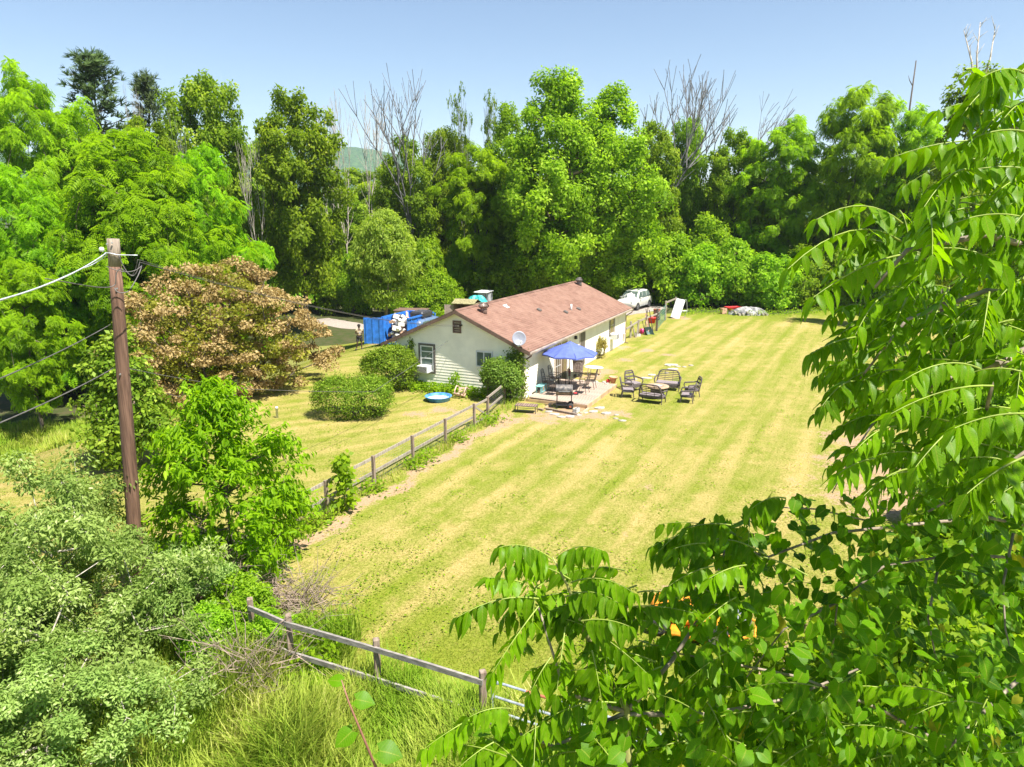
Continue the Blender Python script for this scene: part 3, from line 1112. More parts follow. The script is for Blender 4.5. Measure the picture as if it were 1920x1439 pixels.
# bare ones
GB = 'bare dead trees in the wood'
tree_at('dead_tree', 'bare fan-shaped grey tree standing alone against the sky left of centre', 'dead tree', P_BARE[0], 19, 762, 130, 72, 125, 3.4, 1.0, group=GB)
tree_at('dead_tree', 'leftmost slim bare tree of the cluster before the far ridge', 'dead tree', P_BARE[1], 18, 606, 172, 80, 52, 1.6, 2.0, group=GB)
tree_at('dead_tree', 'middle slim bare tree of the cluster before the far ridge', 'dead tree', P_BARE[1], 18, 640, 168, 79, 48, 1.6, .7, group=GB)
tree_at('dead_tree', 'rightmost slim bare tree of the cluster before the far ridge', 'dead tree', P_BARE[1], 18, 680, 164, 81, 58, 1.6, 4.2, group=GB)
tree_at('dead_tree', 'pale broken bare trunk right of the great bright walnut', 'dead tree', P_BARE[1], 18, 462, 236, 62, 40, 1.6, 3.0, group=GB)
tree_at('dead_tree', 'thin bare stems beside the narrow conifer', 'dead tree', P_BARE[1], 18, 236, 140, 68, 26, 1.6, 5.0, group=GB)
tree_at('dead_tree', 'bare stems under the ragged dark broadleaf tree', 'dead tree', P_BARE[2], 18, 340, 190, 60, 44, 2.6, 2.2, group=GB)
tree_at('dead_tree', 'left of the twin bare crowns right of the maples', 'dead tree', P_BARE[0], 19, 1248, 106, 72, 120, 3.4, 2.6, group=GB)
tree_at('dead_tree', 'right of the twin bare crowns right of the maples', 'dead tree', P_BARE[0], 19, 1335, 128, 76, 115, 3.4, 4.6, group=GB)
tree_at('dead_tree', 'bare grey tree leaning to the right over the bright feathery trees', 'dead tree', P_BARE[2], 18, 1395, 158, 74, 120, 2.6, 0.1, group=GB)
tree_at('sparse_tree', 'slender half-bare tree with thin leaves left of the maples', 'tree', P_BARE[3], 18, 866, 148, 74, 36, 2.4, 1.0, group=GW)
tree_at('sparse_tree', 'half-bare tree nearest the left shoulder of the big maple', 'tree', P_BARE[3], 18, 922, 166, 76, 38, 2.4, 3.6, group=GW)
# snag
_p = at(1717, 112, 66)
sn = thing('dead_snag', 'bare straight snag sticking up out of the feathery trees', 'dead tree', (_p[0], _p[1], float(terrain(_p[0], _p[1])) - .1))
mb = MB()
mb.tube([(0, 0, 0), (.1, 0, 8), (-.05, 0, 16), (.05, 0, _p[2])], [.2, .15, .1, .05], 6)
mb.build('trunk', M_BARKD, sn, True)
mb = MB()
mb.tube([(0, 0, _p[2] - 2.2), (-.35, 0, _p[2] - 1.7), (-.5, 0, _p[2] - 1.3)], [.05, .035, .015], 5)
mb.build('branch', M_BARKD, sn, True)

# vine-clad tall tree at right with a bare top
P_VINED = tree_parts('vined', 91, 20, [(0, .7), (.5, 1), (.8, .9), (.93, .7), (1, .3)], 2.2, 2.2, 4, 120, .8, 110, .30, M_OAK, shell=.3, trunk_r=.25, bark=M_BARKD)
vt = tree_at('vined_tree', 'tall vine-clad tree with a bare forked top by the right edge', 'tree', P_VINED, 20, 1832, 112, 50, 50, 2.2, 1.0)
_b = at(1832, 112, 50)
for k, (dx, dy, tx) in enumerate(((-25, 55, -40), (6, 70, 2), (34, 60, 52))):
    e = at(1832 + dx, 112 - dy, 50)
    mb = MB()
    rng_ = random.Random(k)
    p0 = at(1832 + dx * .15, 170, 50)
    mid = (np.array(p0) + e) / 2 + np.array([rng_.uniform(-.2, .2), 0, 0])
    mb.tube([p0, mid, e], [.09, .06, .02], 5)
    for q in range(7):
        s = mid + (e - mid) * rng_.random()
        mb.tube([s, s + np.array([rng_.uniform(-.6, .6), rng_.uniform(-.3, .3), rng_.uniform(.3, .9)])], [.025, .01], 4)
    o = mb.build('bare_branch', M_DEAD, vt, True)
    o.matrix_parent_inverse = Matrix.LocRotScale(vt.location, vt.rotation_euler, vt.scale).inverted()

# the near-left walnuts
tree_at('walnut_tree', 'great bright green walnut filling the left behind the utility pole', 'tree', P_WALNUT[0], 13, 240, 232, 43, 200, 6.2, .6, group=GW)
tree_at('walnut_tree', 'right-hand bright walnut above the bronze tree', 'tree', P_WALNUT[1], 13, 370, 262, 47, 118, 6.2, 2.1, group=GW)
tree_at('walnut_tree', 'bright walnut at the far left edge above the rough grass', 'tree', P_WALNUT[1], 13, 20, 300, 41, 150, 6.2, 4.0, group=GW)
tree_at('walnut_tree', 'low feathery tree with a leaning pale trunk at the left edge', 'tree', P_LOCUST[1], 14, 28, 478, 35.5, 88, 4.6, 2.2, group=GW)
tree_at('walnut_tree', 'bright green tree high up left, behind the great walnut', 'tree', P_WALNUT[0], 13, 130, 205, 55, 130, 6.2, 5.0, group=GW)

# understorey and shrubs in front of the wood
GS = 'shrubs along the edge of the wood'
sh = [(500, 412, 82, 62, 0, 'yellow-green shrub right of the bronze tree, under the pale trunk'),
      (560, 432, 84, 70, 1, 'rounded pale green shrub left of the willow, above the drive'),
      (618, 455, 83, 55, 2, 'light green shrub right behind the drive, left of the willow'),
      (660, 470, 82, 45, 1, 'small bush between the drive and the willow'),
      (790, 440, 66, 55, 0, 'leafy shrub right of the willow'),
      (820, 500, 64, 50, 2, 'low bright bush behind the blue dumpster'),
      (770, 520, 66, 45, 1, 'bush behind the open blue dumpster, left'),
      (870, 430, 72, 60, 1, 'dark thicket behind the open shed'),
      (930, 470, 70, 52, 0, 'bush right behind the shed and white-roofed cart'),
      (985, 455, 68, 62, 2, 'pale leafy shrub behind the middle of the roof ridge'),
      (1030, 480, 66, 45, 0, 'shrub behind the roof ridge left of the far vent'),
      (1140, 465, 70, 60, 1, 'shrub behind the far roof vent'),
      (1200, 440, 73, 62, 2, 'tall shrub behind the white car'),
      (1255, 430, 70, 62, 0, 'bright shrub right of the white car'),
      (1320, 452, 68, 60, 1, 'shrub behind the white folding table'),
      (1380, 440, 69, 66, 2, 'tall shrub behind the red wheelbarrow'),
      (1450, 470, 67, 58, 0, 'shrub behind the covered heap at the lawn edge'),
      (1510, 455, 68, 60, 1, 'shrub right of the covered heap'),
      (1570, 440, 68, 62, 2, 'shrub at the far right corner of the lawn'),
      (1640, 430, 66, 66, 0, 'bush seen behind the near fronds at right'),
      (1720, 430, 62, 70, 1, 'bush deep behind the near leaves, far right'),
      (1330, 395, 72, 62, 1, 'mid-height green mass left of the feathery trees'),
      (1430, 385, 74, 62, 0, 'mid-height green mass below the flat-topped tree'),
      (700, 400, 90, 60, 2, 'mid-height green mass behind the willow'),
      (60, 560, 44, 60, 2, 'dark bush under the walnuts at the left edge'),
      (150, 590, 46, 62, 1, 'shadowed bush under the great walnut')]
for i, (px, pt, d, hw, k, lab) in enumerate(sh):
    tree_at('shrub', lab, 'shrub', P_SHRUB[k], 5, px, pt, d, hw, 2.7, i * 1.3, GS)
# more trunks with crowns deep in the wood, to close the wall of leaves
GD = 'trees deep in the wood'
deep = [(110, 300, 78), (420, 330, 80), (520, 350, 84), (610, 390, 96), (672, 312, 104), (715, 330, 100), (800, 340, 88), (880, 350, 86), (1000, 300, 82), (1190, 330, 84), (1290, 330, 86), (1360, 340, 86), (1440, 320, 84), (1540, 300, 82), (1660, 290, 80), (1780, 320, 74), (1880, 340, 70)]
for i, (px, pt, d) in enumerate(deep):
    tree_at('forest_tree', 'shaded green tree deep in the wood behind the front row', 'tree', P_OAK[i % 3], 18, px, pt, d, 75, 4.6, i * 2.1, GD)

# willow in front of the dumpster
tree_at('willow_tree', 'small pale green willow with drooping foliage before the blue dumpster', 'tree', P_WILLOW, 9, 716, 388, 54.5, 62, 2.6, .4)


# ---------------------------------------------------------------- the house
HW, HLEN, HEAVE, HRIDGE, HSL = 7.3, 17.4, 2.5, 4.207, .441
RX = -3.65                                    # ridge line
EAVE_R, EAVE_L, GOV = .36, -HW - .80, .30


def roof_z(x):
    return HRIDGE - HSL * abs(x - RX)


house = thing('house', 'long single-storey cream-sided house with red-brown shingle roof', 'house', hl(0, 0, 0), -HYAW)


def siding_wall(name, p0, p1, top, parent, holes=(), base=-.12, lap=.15, bot=.06):
    """lapped siding along p0->p1 (local x,y), outward to the right of the way; top(s) gives the height"""
    a, b = np.array(p0, float), np.array(p1, float)
    L = np.linalg.norm(b - a)
    d = (b - a) / L
    nrm = np.array([d[1], -d[0]])
    mb = MB()
    S = sorted(set([0, L] + [h[0] for h in holes] + [h[1] for h in holes] + [L * .5]))
    z = bot
    zmax = max(top(s) for s in np.linspace(0, L, 50))

    def P(s, zz, o):
        q = a + d * s + nrm * o
        return (q[0], q[1], zz)
    while z < zmax:
        z1 = z + lap
        for s0, s1 in zip(S[:-1], S[1:]):
            if any(h[0] - 1e-6 <= s0 and s1 <= h[1] + 1e-6 and not (z1 <= h[2] + .02 or z >= h[3] - .02) for h in holes):
                continue
            # clip under a sloping top
            segs = np.linspace(s0, s1, 2 if abs(top(s0) - top(s1)) < 1e-6 and top((s0 + s1) / 2) == top(s0) else 24)
            for q0, q1 in zip(segs[:-1], segs[1:]):
                t0, t1 = top(q0), top(q1)
                if min(t0, t1) <= z + .005:
                    continue
                za, zb = min(z1, t0), min(z1, t1)
                mb.add([P(q0, z, .017), P(q1, z, .017), P(q1, zb, .0), P(q0, za, .0)], [(0, 1, 2, 3)])
                mb.add([P(q0, z, .0), P(q1, z, .0), P(q1, z, .017), P(q0, z, .017)], [(0, 1, 2, 3)])
        z = z1
    # sheathing behind
    segs = np.linspace(0, L, 41)
    for q0, q1 in zip(segs[:-1], segs[1:]):
        mb.add([P(q0, base, -.01), P(q1, base, -.01), P(q1, top(q1), -.01), P(q0, top(q0), -.01), P(q0, base, -.12), P(q1, base, -.12), P(q1, top(q1), -.12), P(q0, top(q0), -.12)], [(0, 1, 2, 3), (7, 6, 5, 4), (3, 2, 6, 7), (1, 0, 4, 5)])
    me = bpy.data.meshes.new(name)
    me.from_pydata(mb.v, [], mb.f)
    me.update()
    return obj(name, me, M_SIDING, parent)


gab_top = lambda s: roof_z(-HW + s) - .14
flat_top = lambda s: roof_z(0) - .12
siding_wall('gable_wall', (-HW, 0), (0, 0), gab_top, house, holes=[(1.40, 2.26, .92, 2.30), (4.66, 5.60, 1.40, 2.22)])
siding_wall('side_wall', (0, 0), (0, HLEN), flat_top, house, holes=[(3.86, 5.80, .0, 2.12), (13.6, 14.75, 1.12, 2.28), (7.86, 8.70, .0, 2.20)])
siding_wall('back_gable_wall', (0, HLEN), (-HW, HLEN), lambda s: roof_z(-s) - .14, house)
siding_wall('rear_wall', (-HW, HLEN), (-HW, 0), lambda s: roof_z(-HW) - .12, house)
mb = MB()
mb.box((-HW / 2, HLEN / 2, -.06), (HW - .05, HLEN - .05, .22))
mb.build('foundation', M_BLOCK, house)
mb = MB()
mb.box((.015, .05, 1.25), (.05, .1, 2.3)); mb.box((-.05, -.012, 1.25), (.1, .04, 2.3)); mb.build('corner_board', M_SIDING, house)
mb = MB(); mb.box((.015, HLEN - .05, 1.25), (.05, .1, 2.3)); mb.build('corner_board', M_SIDING, house)


# roof: two slopes of overlapping courses
def slope(name, xe, sgn):
    V, F, UV = [], [], []
    run = abs(xe - RX)
    ln = math.hypot(run, run * HSL)
    n = int(round(ln / .145))
    y0, y1 = -GOV, HLEN + GOV
    ys = np.linspace(y0, y1, 30)
    rng = np.random.default_rng(3)
    for i in range(n):
        a, b = i / n, (i + 1) / n
        xa, xb = xe + (RX - xe) * a, xe + (RX - xe) * b
        jit = rng.normal(size=len(ys)) * .002
        for row, (x, dz) in enumerate(((xa, .004), (xa, .016), (xb, .006))):
            for j, y in enumerate(ys):
                V.append((x, y, roof_z(x) + dz + jit[j]))
                UV.append((y, (a if row < 2 else b) * ln + .0005))
        base = i * 3 * len(ys)
        for row in (0, 1):
            for j in range(len(ys) - 1):
                q = base + row * len(ys) + j
                f = (q, q + 1, q + len(ys) + 1, q + len(ys))
                F.append(f if sgn > 0 else f[::-1])
    me = mesh_np(name, V, F, False, None, UV)
    return obj(name, me, M_ROOF, house)


roof = slope('roof', EAVE_R, 1)
roof2 = slope('rear_roof', EAVE_L, -1)
mb = MB()
mb.prism([(EAVE_R - .01, roof_z(EAVE_R) - .10), (EAVE_R - .01, roof_z(EAVE_R) - .003), (RX, HRIDGE - .003), (EAVE_L + .01, roof_z(EAVE_L) - .003), (EAVE_L + .01, roof_z(EAVE_L) - .10), (RX, HRIDGE - .10)], 1, -GOV + .03, HLEN + GOV - .03)
mb.build('roof_deck', M_TRIM, house)
for y in (-GOV, HLEN + GOV):
    for xe in (EAVE_R, EAVE_L):
        mb = MB(); mb.prism([(xe, roof_z(xe) - .19), (xe, roof_z(xe) - .004), (RX, HRIDGE - .004), (RX, HRIDGE - .19)], 1, y - .02, y + .02)
        mb.build('rake_board', M_TRIM, house)
mb = MB()
mb.box((EAVE_R + .005, HLEN / 2, roof_z(EAVE_R) - .085), (.03, HLEN + 2 * GOV, .15))
mb.build('fascia', M_TRIM, house)
mb = MB()
gz = roof_z(EAVE_R) - .02
mb.prism([(EAVE_R + .022, gz - .11), (EAVE_R + .09, gz - .11), (EAVE_R + .13, gz), (EAVE_R + .115, gz), (EAVE_R + .08, gz - .095), (EAVE_R + .037, gz - .095), (EAVE_R + .037, gz), (EAVE_R + .022, gz)], 1, -GOV + .05, HLEN + GOV - .05)
mb.build('gutter', M_GUTTER, house)
mb = MB()
mb.tube([(EAVE_R + .07, HLEN + GOV - .12, gz - .1), (EAVE_R + .05, HLEN + GOV - .12, gz - .25), (.05, HLEN - .04, gz - .5), (.05, HLEN - .04, .05), (.25, HLEN - .04, .02)], .04, 6)
mb.build('downspout', M_TRIM, house)
mb = MB()
mb.tube([(EAVE_R + .07, -GOV + .12, gz - .1), (EAVE_R + .04, -GOV + .12, gz - .2), (.06, -.02, gz - .42)], .04, 6)
mb.build('downspout', M_TRIM, house)
mb = MB()
for s in (1, -1):
    mb.add([(RX, -GOV, HRIDGE + .03), (RX, HLEN + GOV, HRIDGE + .03), (RX + s * .15, HLEN + GOV, roof_z(RX + .15) + .024), (RX + s * .15, -GOV, roof_z(RX + .15) + .024)], [(0, 1, 2, 3)])
mb.build('ridge_cap', M_ROOF, house)


def turbine(v, u, s=1.0, dark=False):
    z = roof_z(v)
    mb = MB()
    prof = [(.17, -.12), (.17, .22), (.15, .24)]
    mb.lathe(prof, 14, (v, u, z))
    o = mb.build('turbine_vent', M_TRIM if not dark else M_DARKTRIM, roof, True)
    mb = MB()
    n = 20
    for k in range(n):
        a0, a1 = 2 * math.pi * k / n, 2 * math.pi * (k + .72) / n
        pts = []
        for t in np.linspace(0, 1, 6):
            r = .17 + .11 * math.sin(math.pi * min(1, t * 1.05 + .05))
            pts.append((r, .24 + .27 * t))
        for (r0, z0), (r1, z1) in zip(pts[:-1], pts[1:]):
            mb.add([(v + r0 * math.cos(a0), u + r0 * math.sin(a0), z + z0), (v + r0 * .93 * math.cos(a1), u + r0 * .93 * math.sin(a1), z + z0), (v + r1 * .93 * math.cos(a1), u + r1 * .93 * math.sin(a1), z + z1), (v + r1 * math.cos(a0), u + r1 * math.sin(a0), z + z1)], [(0, 1, 2, 3)])
    mb.lathe([(.18, .5), (.12, .535), (0.001, .55)], 14, (v, u, z))
    mb.lathe([(.14, .2), (.15, .5)], 12, (v, u, z))
    mb.build('turbine_cap', M_GALVB if not dark else M_DARKTRIM, roof, True)


M_GALVB = mat('brown_metal_vent', (.20, .15, .125), .5, .4, var=.25)


def roof_pt(px, py):
    """local (v,u) where a pixel's ray meets the right roof slope"""
    r = ray(px, py)
    n = np.array([HV[0] * HSL, HV[1] * HSL, 1.0])          # plane z + HSL*(x-RX) = HRIDGE
    C = np.array([0, 0, CAM_H]) - HO
    k = HRIDGE + HSL * RX
    t = (k - (C @ HV) * HSL - C[2]) / ((r @ HV) * HSL + r[2])
    p = C + r * t
    return float(p @ HV), float(p @ HU)


turbine(*roof_pt(907, 587))
turbine(*roof_pt(1086, 535), dark=True)
for px, py in ((1011, 583), (1061, 587), (1085, 581)):
    v, u = roof_pt(px, py)
    mb = MB()
    mb.box((v, u, roof_z(v) + .05), (.28, .24, .13), (0, math.atan(HSL), 0), .04)
    mb.build('box_vent', M_DARKTRIM, roof)
v, u = roof_pt(1071, 582)
mb = MB(); mb.lathe([(.055, -.1), (.055, .36), (.045, .36), (.045, .3)], 12, (v, u, roof_z(v)))
mb.build('vent_pipe', M_WHITE, roof, True)
v, u = roof_pt(949, 576)
mb = MB(); mb.box((v, u, roof_z(v) + .03), (.34, .3, .05), (0, math.atan(HSL), 0), .02); mb.lathe([(.05, 0), (.04, .16)], 10, (v, u, roof_z(v)))
mb.build('vent_flashing', M_WHITE, roof)


def window(name, plane, s0, s1, z0, z1, frame_m, sash=.06, out=.05, trim=0.0, trim_m=None, mull=(), glass=None, hbars=()):
    """plane 'g' gable (s = local x), 'r' right wall (s = local y)"""
    def box(mb, a, b, c, d, o0, o1):
        if plane == 'g':
            mb.box(((a + b) / 2, -(o0 + o1) / 2, (c + d) / 2), (b - a, o1 - o0, d - c))
        else:
            mb.box(((o0 + o1) / 2, (a + b) / 2, (c + d) / 2), (o1 - o0, b - a, d - c))
    mb = MB()
    f = sash
    box(mb, s0, s1, z1 - f, z1, .0, out)
    box(mb, s0, s1, z0, z0 + f, .0, out)
    box(mb, s0, s0 + f, z0 + f, z1 - f, .0, out - .002)
    box(mb, s1 - f, s1, z0 + f, z1 - f, .0, out - .002)
    for m_ in mull:
        box(mb, m_ - f * .45, m_ + f * .45, z0 + f, z1 - f, .0, out - .006)
    for hb in hbars:
        box(mb, s0 + f, s1 - f, hb - f * .4, hb + f * .4, .0, out - .01)
    w = mb.build(name, frame_m, house)
    edges = [s0 + f] + sorted(mull) + [s1 - f]
    he = [z0 + f] + sorted(hbars) + [z1 - f]
    for a, b in zip(edges[:-1], edges[1:]):
        for c, d in zip(he[:-1], he[1:]):
            mb = MB()
            box(mb, a, b, c, d, -.05, out - .03)
            mb.build('pane', glass or M_GLASS, w)
    if trim:
        mb = MB()
        t = trim
        box(mb, s0 - t, s1 + t, z1, z1 + t, .002, out + .012)
        box(mb, s0 - t, s1 + t, z0 - t, z0, .002, out + .012)
        box(mb, s0 - t, s0, z0, z1, .002, out + .010)
        box(mb, s1, s1 + t, z0, z1, .002, out + .010)
        mb.build('casing', trim_m or M_DARKTRIM, w)
    return w


window('window', 'g', -5.86, -5.08, .93, 2.26, M_WHITE, trim=.10, hbars=(1.60, 1.95))
window('window', 'g', -2.64, -1.72, 1.42, 2.22, M_WHITE, mull=(-2.20,))
window('window', 'r', 13.7, 14.6, 1.14, 2.26, M_GUTTER, trim=.1, glass=M_CURTAIN, hbars=(1.7,))
# patio door
w = window('patio_door', 'r', 3.88, 5.78, .18, 2.12, M_GUTTER, sash=.09, glass=M_CURTAIN, mull=(4.83,))
mb = MB()
for k in (.33, .66):
    mb.box((.048, 4.35, .27 + 1.76 * k), (.012, .80, .022))
for k in (.33, .66):
    mb.box((.051, 3.97 + .80 * k, 1.15), (.012, .022, 1.74))
mb.build('muntin', M_WHITE, w)
# dark door beside
mb = MB(); mb.box((.02, 8.28, 1.18), (.05, .84, 2.06)); d_ = mb.build('door', M_DARKTRIM, house)
mb = MB(); mb.box((.03, 7.82, 1.2), (.05, .07, 2.12)); mb.box((.03, 8.74, 1.2), (.05, .07, 2.12)); mb.box((.03, 8.28, 2.28), (.05, 1.0, .07)); mb.build('door_frame', M_GUTTER, d_)
mb = MB(); mb.lathe([(.001, 0), (.03, .01), (.03, .05), (.001, .06)], 10, M=Matrix.Translation((.045, 7.95, 1.1)) @ Matrix.Rotation(R(90), 4, 'Y')); mb.build('door_knob', M_STEEL, d_)
mb = MB(); mb.box((.10, 6.95, 2.0), (.16, .14, .2), bev=.03); mb.build('porch_light', M_IRON, house)
# gable louvre
mb = MB()
for a in ((-3.92, -3.86), (-3.51, -3.45)):
    mb.box(((a[0] + a[1]) / 2, -.03, 3.34), (.06, .06, .62))
mb.box((-3.685, -.03, 3.62), (.35, .056, .06)); mb.box((-3.685, -.03, 3.06), (.35, .056, .06))
gv = mb.build('gable_vent', M_TRIM, house)
for k in range(9):
    mb = MB(); mb.box((-3.685, -.025, 3.11 + k * .057), (.34, .05, .012), (R(35), 0, 0)); mb.build('slat', M_TRIM, gv)
mb = MB(); mb.box((-3.685, .0, 3.34), (.34, .012, .5)); mb.build('vent_backing', M_DARKTRIM, gv)
# meter box on the far end of the side wall
mb = MB(); mb.box((.07, 17.0, .55), (.12, .28, .4), bev=.02); mb.build('utility_box', M_GUTTER, house)


def air_conditioner(v, u, z, rz, w, label):
    p = hl(v, u, z)
    t = thing('air_conditioner', label, 'air conditioner', p, -HYAW + rz, 'window air conditioners')
    mb = MB(); mb.box((0, -.1, .18), (w, .62, .36), bev=.015); mb.build('casing', M_WHITE, t)
    mb = MB(); mb.box((0, -.413, .18), (w * .86, .012, .29)); g = mb.build('grille', M_IRON, t)
    for k in range(7):
        mb = MB(); mb.box((0, -.422, .06 + k * .04), (w * .84, .01, .012)); mb.build('fin', M_BLOCK, g)


air_conditioner(-5.53, -.05, .90, 0, .62, 'white window air conditioner in the dark-framed gable window')
air_conditioner(.05, 14.15, .80, R(90), .62, 'window air conditioner in the far window of the sunlit long wall')

# satellite dish on the gable eave
dp = hl(-.18, -.35, roof_z(-.18) + .02)
sd = thing('satellite_dish', 'round grey satellite dish on the eave corner above the vine', 'satellite dish', dp, R(10))
mb = MB(); mb.tube([(0, 0, -.05), (0, 0, .22), (0, -.03, .34)], .022, 8); mb.build('mast', M_STEEL, sd)
mb = MB(); mb.box((0, 0, .0), (.16, .16, .02)); mb.build('foot', M_STEEL, sd)
Md = Matrix.Translation((0, -.08, .36)) @ Matrix.Rotation(R(72), 4, 'X') @ Matrix.Rotation(R(0), 4, 'Z')
mb = MB()
prof = [(.002, 0.0), (.10, .008), (.20, .03), (.29, .062), (.335, .085), (.335, .095), (.28, .072), (.18, .036), (.002, .012)]
mb.lathe(prof, 28, M=Md, sy=1.05); mb.build('dish', mat('dish_grey', (.24, .25, .30), .4, var=.05), sd, True)
mb = MB(); mb.tube([(0, -.1, .08), (0, -.42, .17), (0, -.47, .25)], .014, 6); mb.build('feed_arm', M_STEEL, sd)
mb = MB(); mb.box((0, -.47, .29), (.16, .07, .08), bev=.015); mb.build('receiver', M_WHITE, sd)

# ---------------------------------------------------------------- deck and what stands on it
DZ = .17
deck = thing('deck', 'low pale wooden deck along the sunlit wall', 'deck', hl(0, 0, 0), -HYAW)
bw = .142
mbd = MB(); mbd.box((0, 0, 0), (bw - .008, 4.62, .034)); me_board = mbd.mesh('deck_board'); me_board.materials.append(M_DECK)
nb = 22
for k in range(nb):
    o = obj('deck_board', me_board, None, deck)
    o.location = (.18 + bw * k + bw / 2, 2.28 - .012 * k, DZ - .017)
mb = MB()
mb.box((.20 + bw * nb, 2.0, DZ - .10), (.04, 4.75, .24)); mb.box((.18 + bw * nb / 2, -.28, DZ - .11), (bw * nb, .04, .16)); mb.build('rim_board', M_DECKE, deck)
mb = MB()
for k in range(4):
    mb.box((.18 + bw * nb / 2, .2 + 1.35 * k, DZ - .10), (bw * nb - .1, .05, .12))
mb.build('joist', M_DECKE, deck)


def patio_chair(v, u, rz, label, z=DZ, mt=None):
    mt = mt or M_BRONZEMETAL
    t = thing('patio_chair', label, 'chair', hl(v, u, z), -HYAW + rz, 'iron chairs round the glass table')
    mb = MB(); mb.box((0, 0, .42), (.48, .46, .03), bev=.012); mb.build('seat', M_BRONZEMETAL, t)
    for sx in (-1, 1):
        for sy in (-1, 1):
            mb = MB(); mb.tube([(sx * .22, sy * .2, .42), (sx * .24, sy * .22, .2), (sx * .26, sy * .27, 0)], .014, 6); mb.build('leg', mt, t)
        mb = MB(); mb.tube([(sx * .23, -.22, .42), (sx * .27, -.24, .58), (sx * .27, -.1, .64), (sx * .26, .22, .63)], .013, 6); mb.build('armrest', mt, t)
    pts = []
    for q in np.linspace(-1, 1, 13):
        zz = .42 + .62 * (1 - abs(q) ** 3.2)
        pts.append((.235 * (abs(q) ** .6) * (1 if q > 0 else -1), .22 + (zz - .42) * .22, zz))
    mb = MB(); mb.tube(pts, .015, 6); b_ = mb.build('backrest', mt, t)
    for k in (-.11, 0, .11):
        mb = MB(); mb.tube([(k, .23, .44), (k * 1.25, .29, .75), (k * .7, .355, 1.0)], .009, 5); mb.build('spindle', mt, b_)
    mb = MB()
    for k in range(2):
        mb.tube([(-.19, .27 + k * .05, .62 + k * .2), (0, .28 + k * .05, .68 + k * .2), (.19, .27 + k * .05, .62 + k * .2)], .009, 5)
    mb.build('cross_bar', mt, b_)
    return t


TV, TU = 1.42, 2.25
patio_chair(TV - .88, TU - .55, R(90), 'black iron chair nearest the teal bench, wall side of the glass table', mt=M_IRON)
patio_chair(TV - .90, TU + .45, R(90), 'black arched-back iron chair by the patio door, wall side of the glass table', mt=M_IRON)
patio_chair(TV - .25, TU - 1.32, R(172), 'iron chair at the near end of the glass table, behind the barrel grill', mt=M_IRON)
patio_chair(TV + .92, TU - .45, R(-90), 'bronze iron chair on the yard side of the glass table, nearer one')
patio_chair(TV + .95, TU + .62, R(-84), 'bronze iron chair on the yard side of the glass table, farther one')
patio_chair(TV - .1, TU + 1.45, R(2), 'tan iron chair at the far end of the table before the bin', mt=mat('tan_metal', (.34, .27, .22), .5, .3))

tt = thing('patio_table', 'rectangular smoked glass table under the blue umbrella', 'table', hl(TV, TU, DZ), -HYAW)
mb = MB(); mb.box((0, 0, .71), (.98, 1.62, .012), bev=.003); mb.build('glass_top', mat('smoked_glass', (.12, .10, .06), .06, var=.4, vscale=6, spec=.9), tt)
mb = MB()
for a, b in (((-.5, -.82), (.5, -.82)), ((.5, -.82), (.5, .82)), ((.5, .82), (-.5, .82)), ((-.5, .82), (-.5, -.82))):
    mb.tube([(a[0], a[1], .712), (b[0], b[1], .712)], .018, 6)
mb.build('top_frame', M_IRON, tt)
for sx in (-1, 1):
    for sy in (-1, 1):
        mb = MB(); mb.tube([(sx * .44, sy * .74, .70), (sx * .38, sy * .66, .35), (sx * .44, sy * .74, 0)], .02, 6); mb.build('leg', M_IRON, tt)
mb = MB(); mb.lathe([(.05, 0), (.06, .06), (.05, .12), (.012, .12)], 12, (0, 0, 0))
rp = thing('red_pot', 'small red pot of flowers on the glass table', 'pot', hl(TV - .18, TU + .62, DZ + .716))
mb.build('pot', M_RED, rp, True)
mb = MB()
for k in range(9):
    a = k * .7; mb.tube([(0, 0, .1), (.06 * math.cos(a), .06 * math.sin(a), .18)], [.006, .02], 5)
mb.build('flowers', M_RED, rp)

um = thing('patio_umbrella', 'large blue octagonal patio umbrella standing on the deck', 'umbrella', hl(TV, TU + .12, DZ), -HYAW + R(10))
mb = MB(); mb.tube([(0, 0, 0), (0, 0, 2.42)], .02, 8); mb.build('pole', M_IRON, um)
mb = MB(); mb.lathe([(.24, 0), (.24, .05), (.05, .08), (.035, .3), (.025, .3)], 18); mb.build('base', M_IRON, um, True)
mb = MB()
ZT, ZR, RR = 2.40, 1.86, 1.42
vs = []; fs = []
rows = 6
for i in range(rows + 1):
    t = i / rows
    for k in range(32):
        a = 2 * math.pi * k / 32
        oct_ = math.cos(math.pi / 8) / math.cos(((a + math.pi / 8) % (math.pi / 4)) - math.pi / 8)
        seam = abs(((a / (math.pi / 4)) % 1) - .5) * 2
        r = RR * t * oct_
        vs.append((r * math.cos(a), r * math.sin(a), ZT - (ZT - ZR) * t ** 1.12 - .035 * t * (1 - seam ** 2) + (.004 * math.sin(11 * a + 5 * t))))
for i in range(rows):
    for k in range(32):
        q = (k + 1) % 32
        fs.append((i * 32 + k, i * 32 + q, i * 32 + 32 + q, i * 32 + 32 + k))
mb.add(vs, fs)
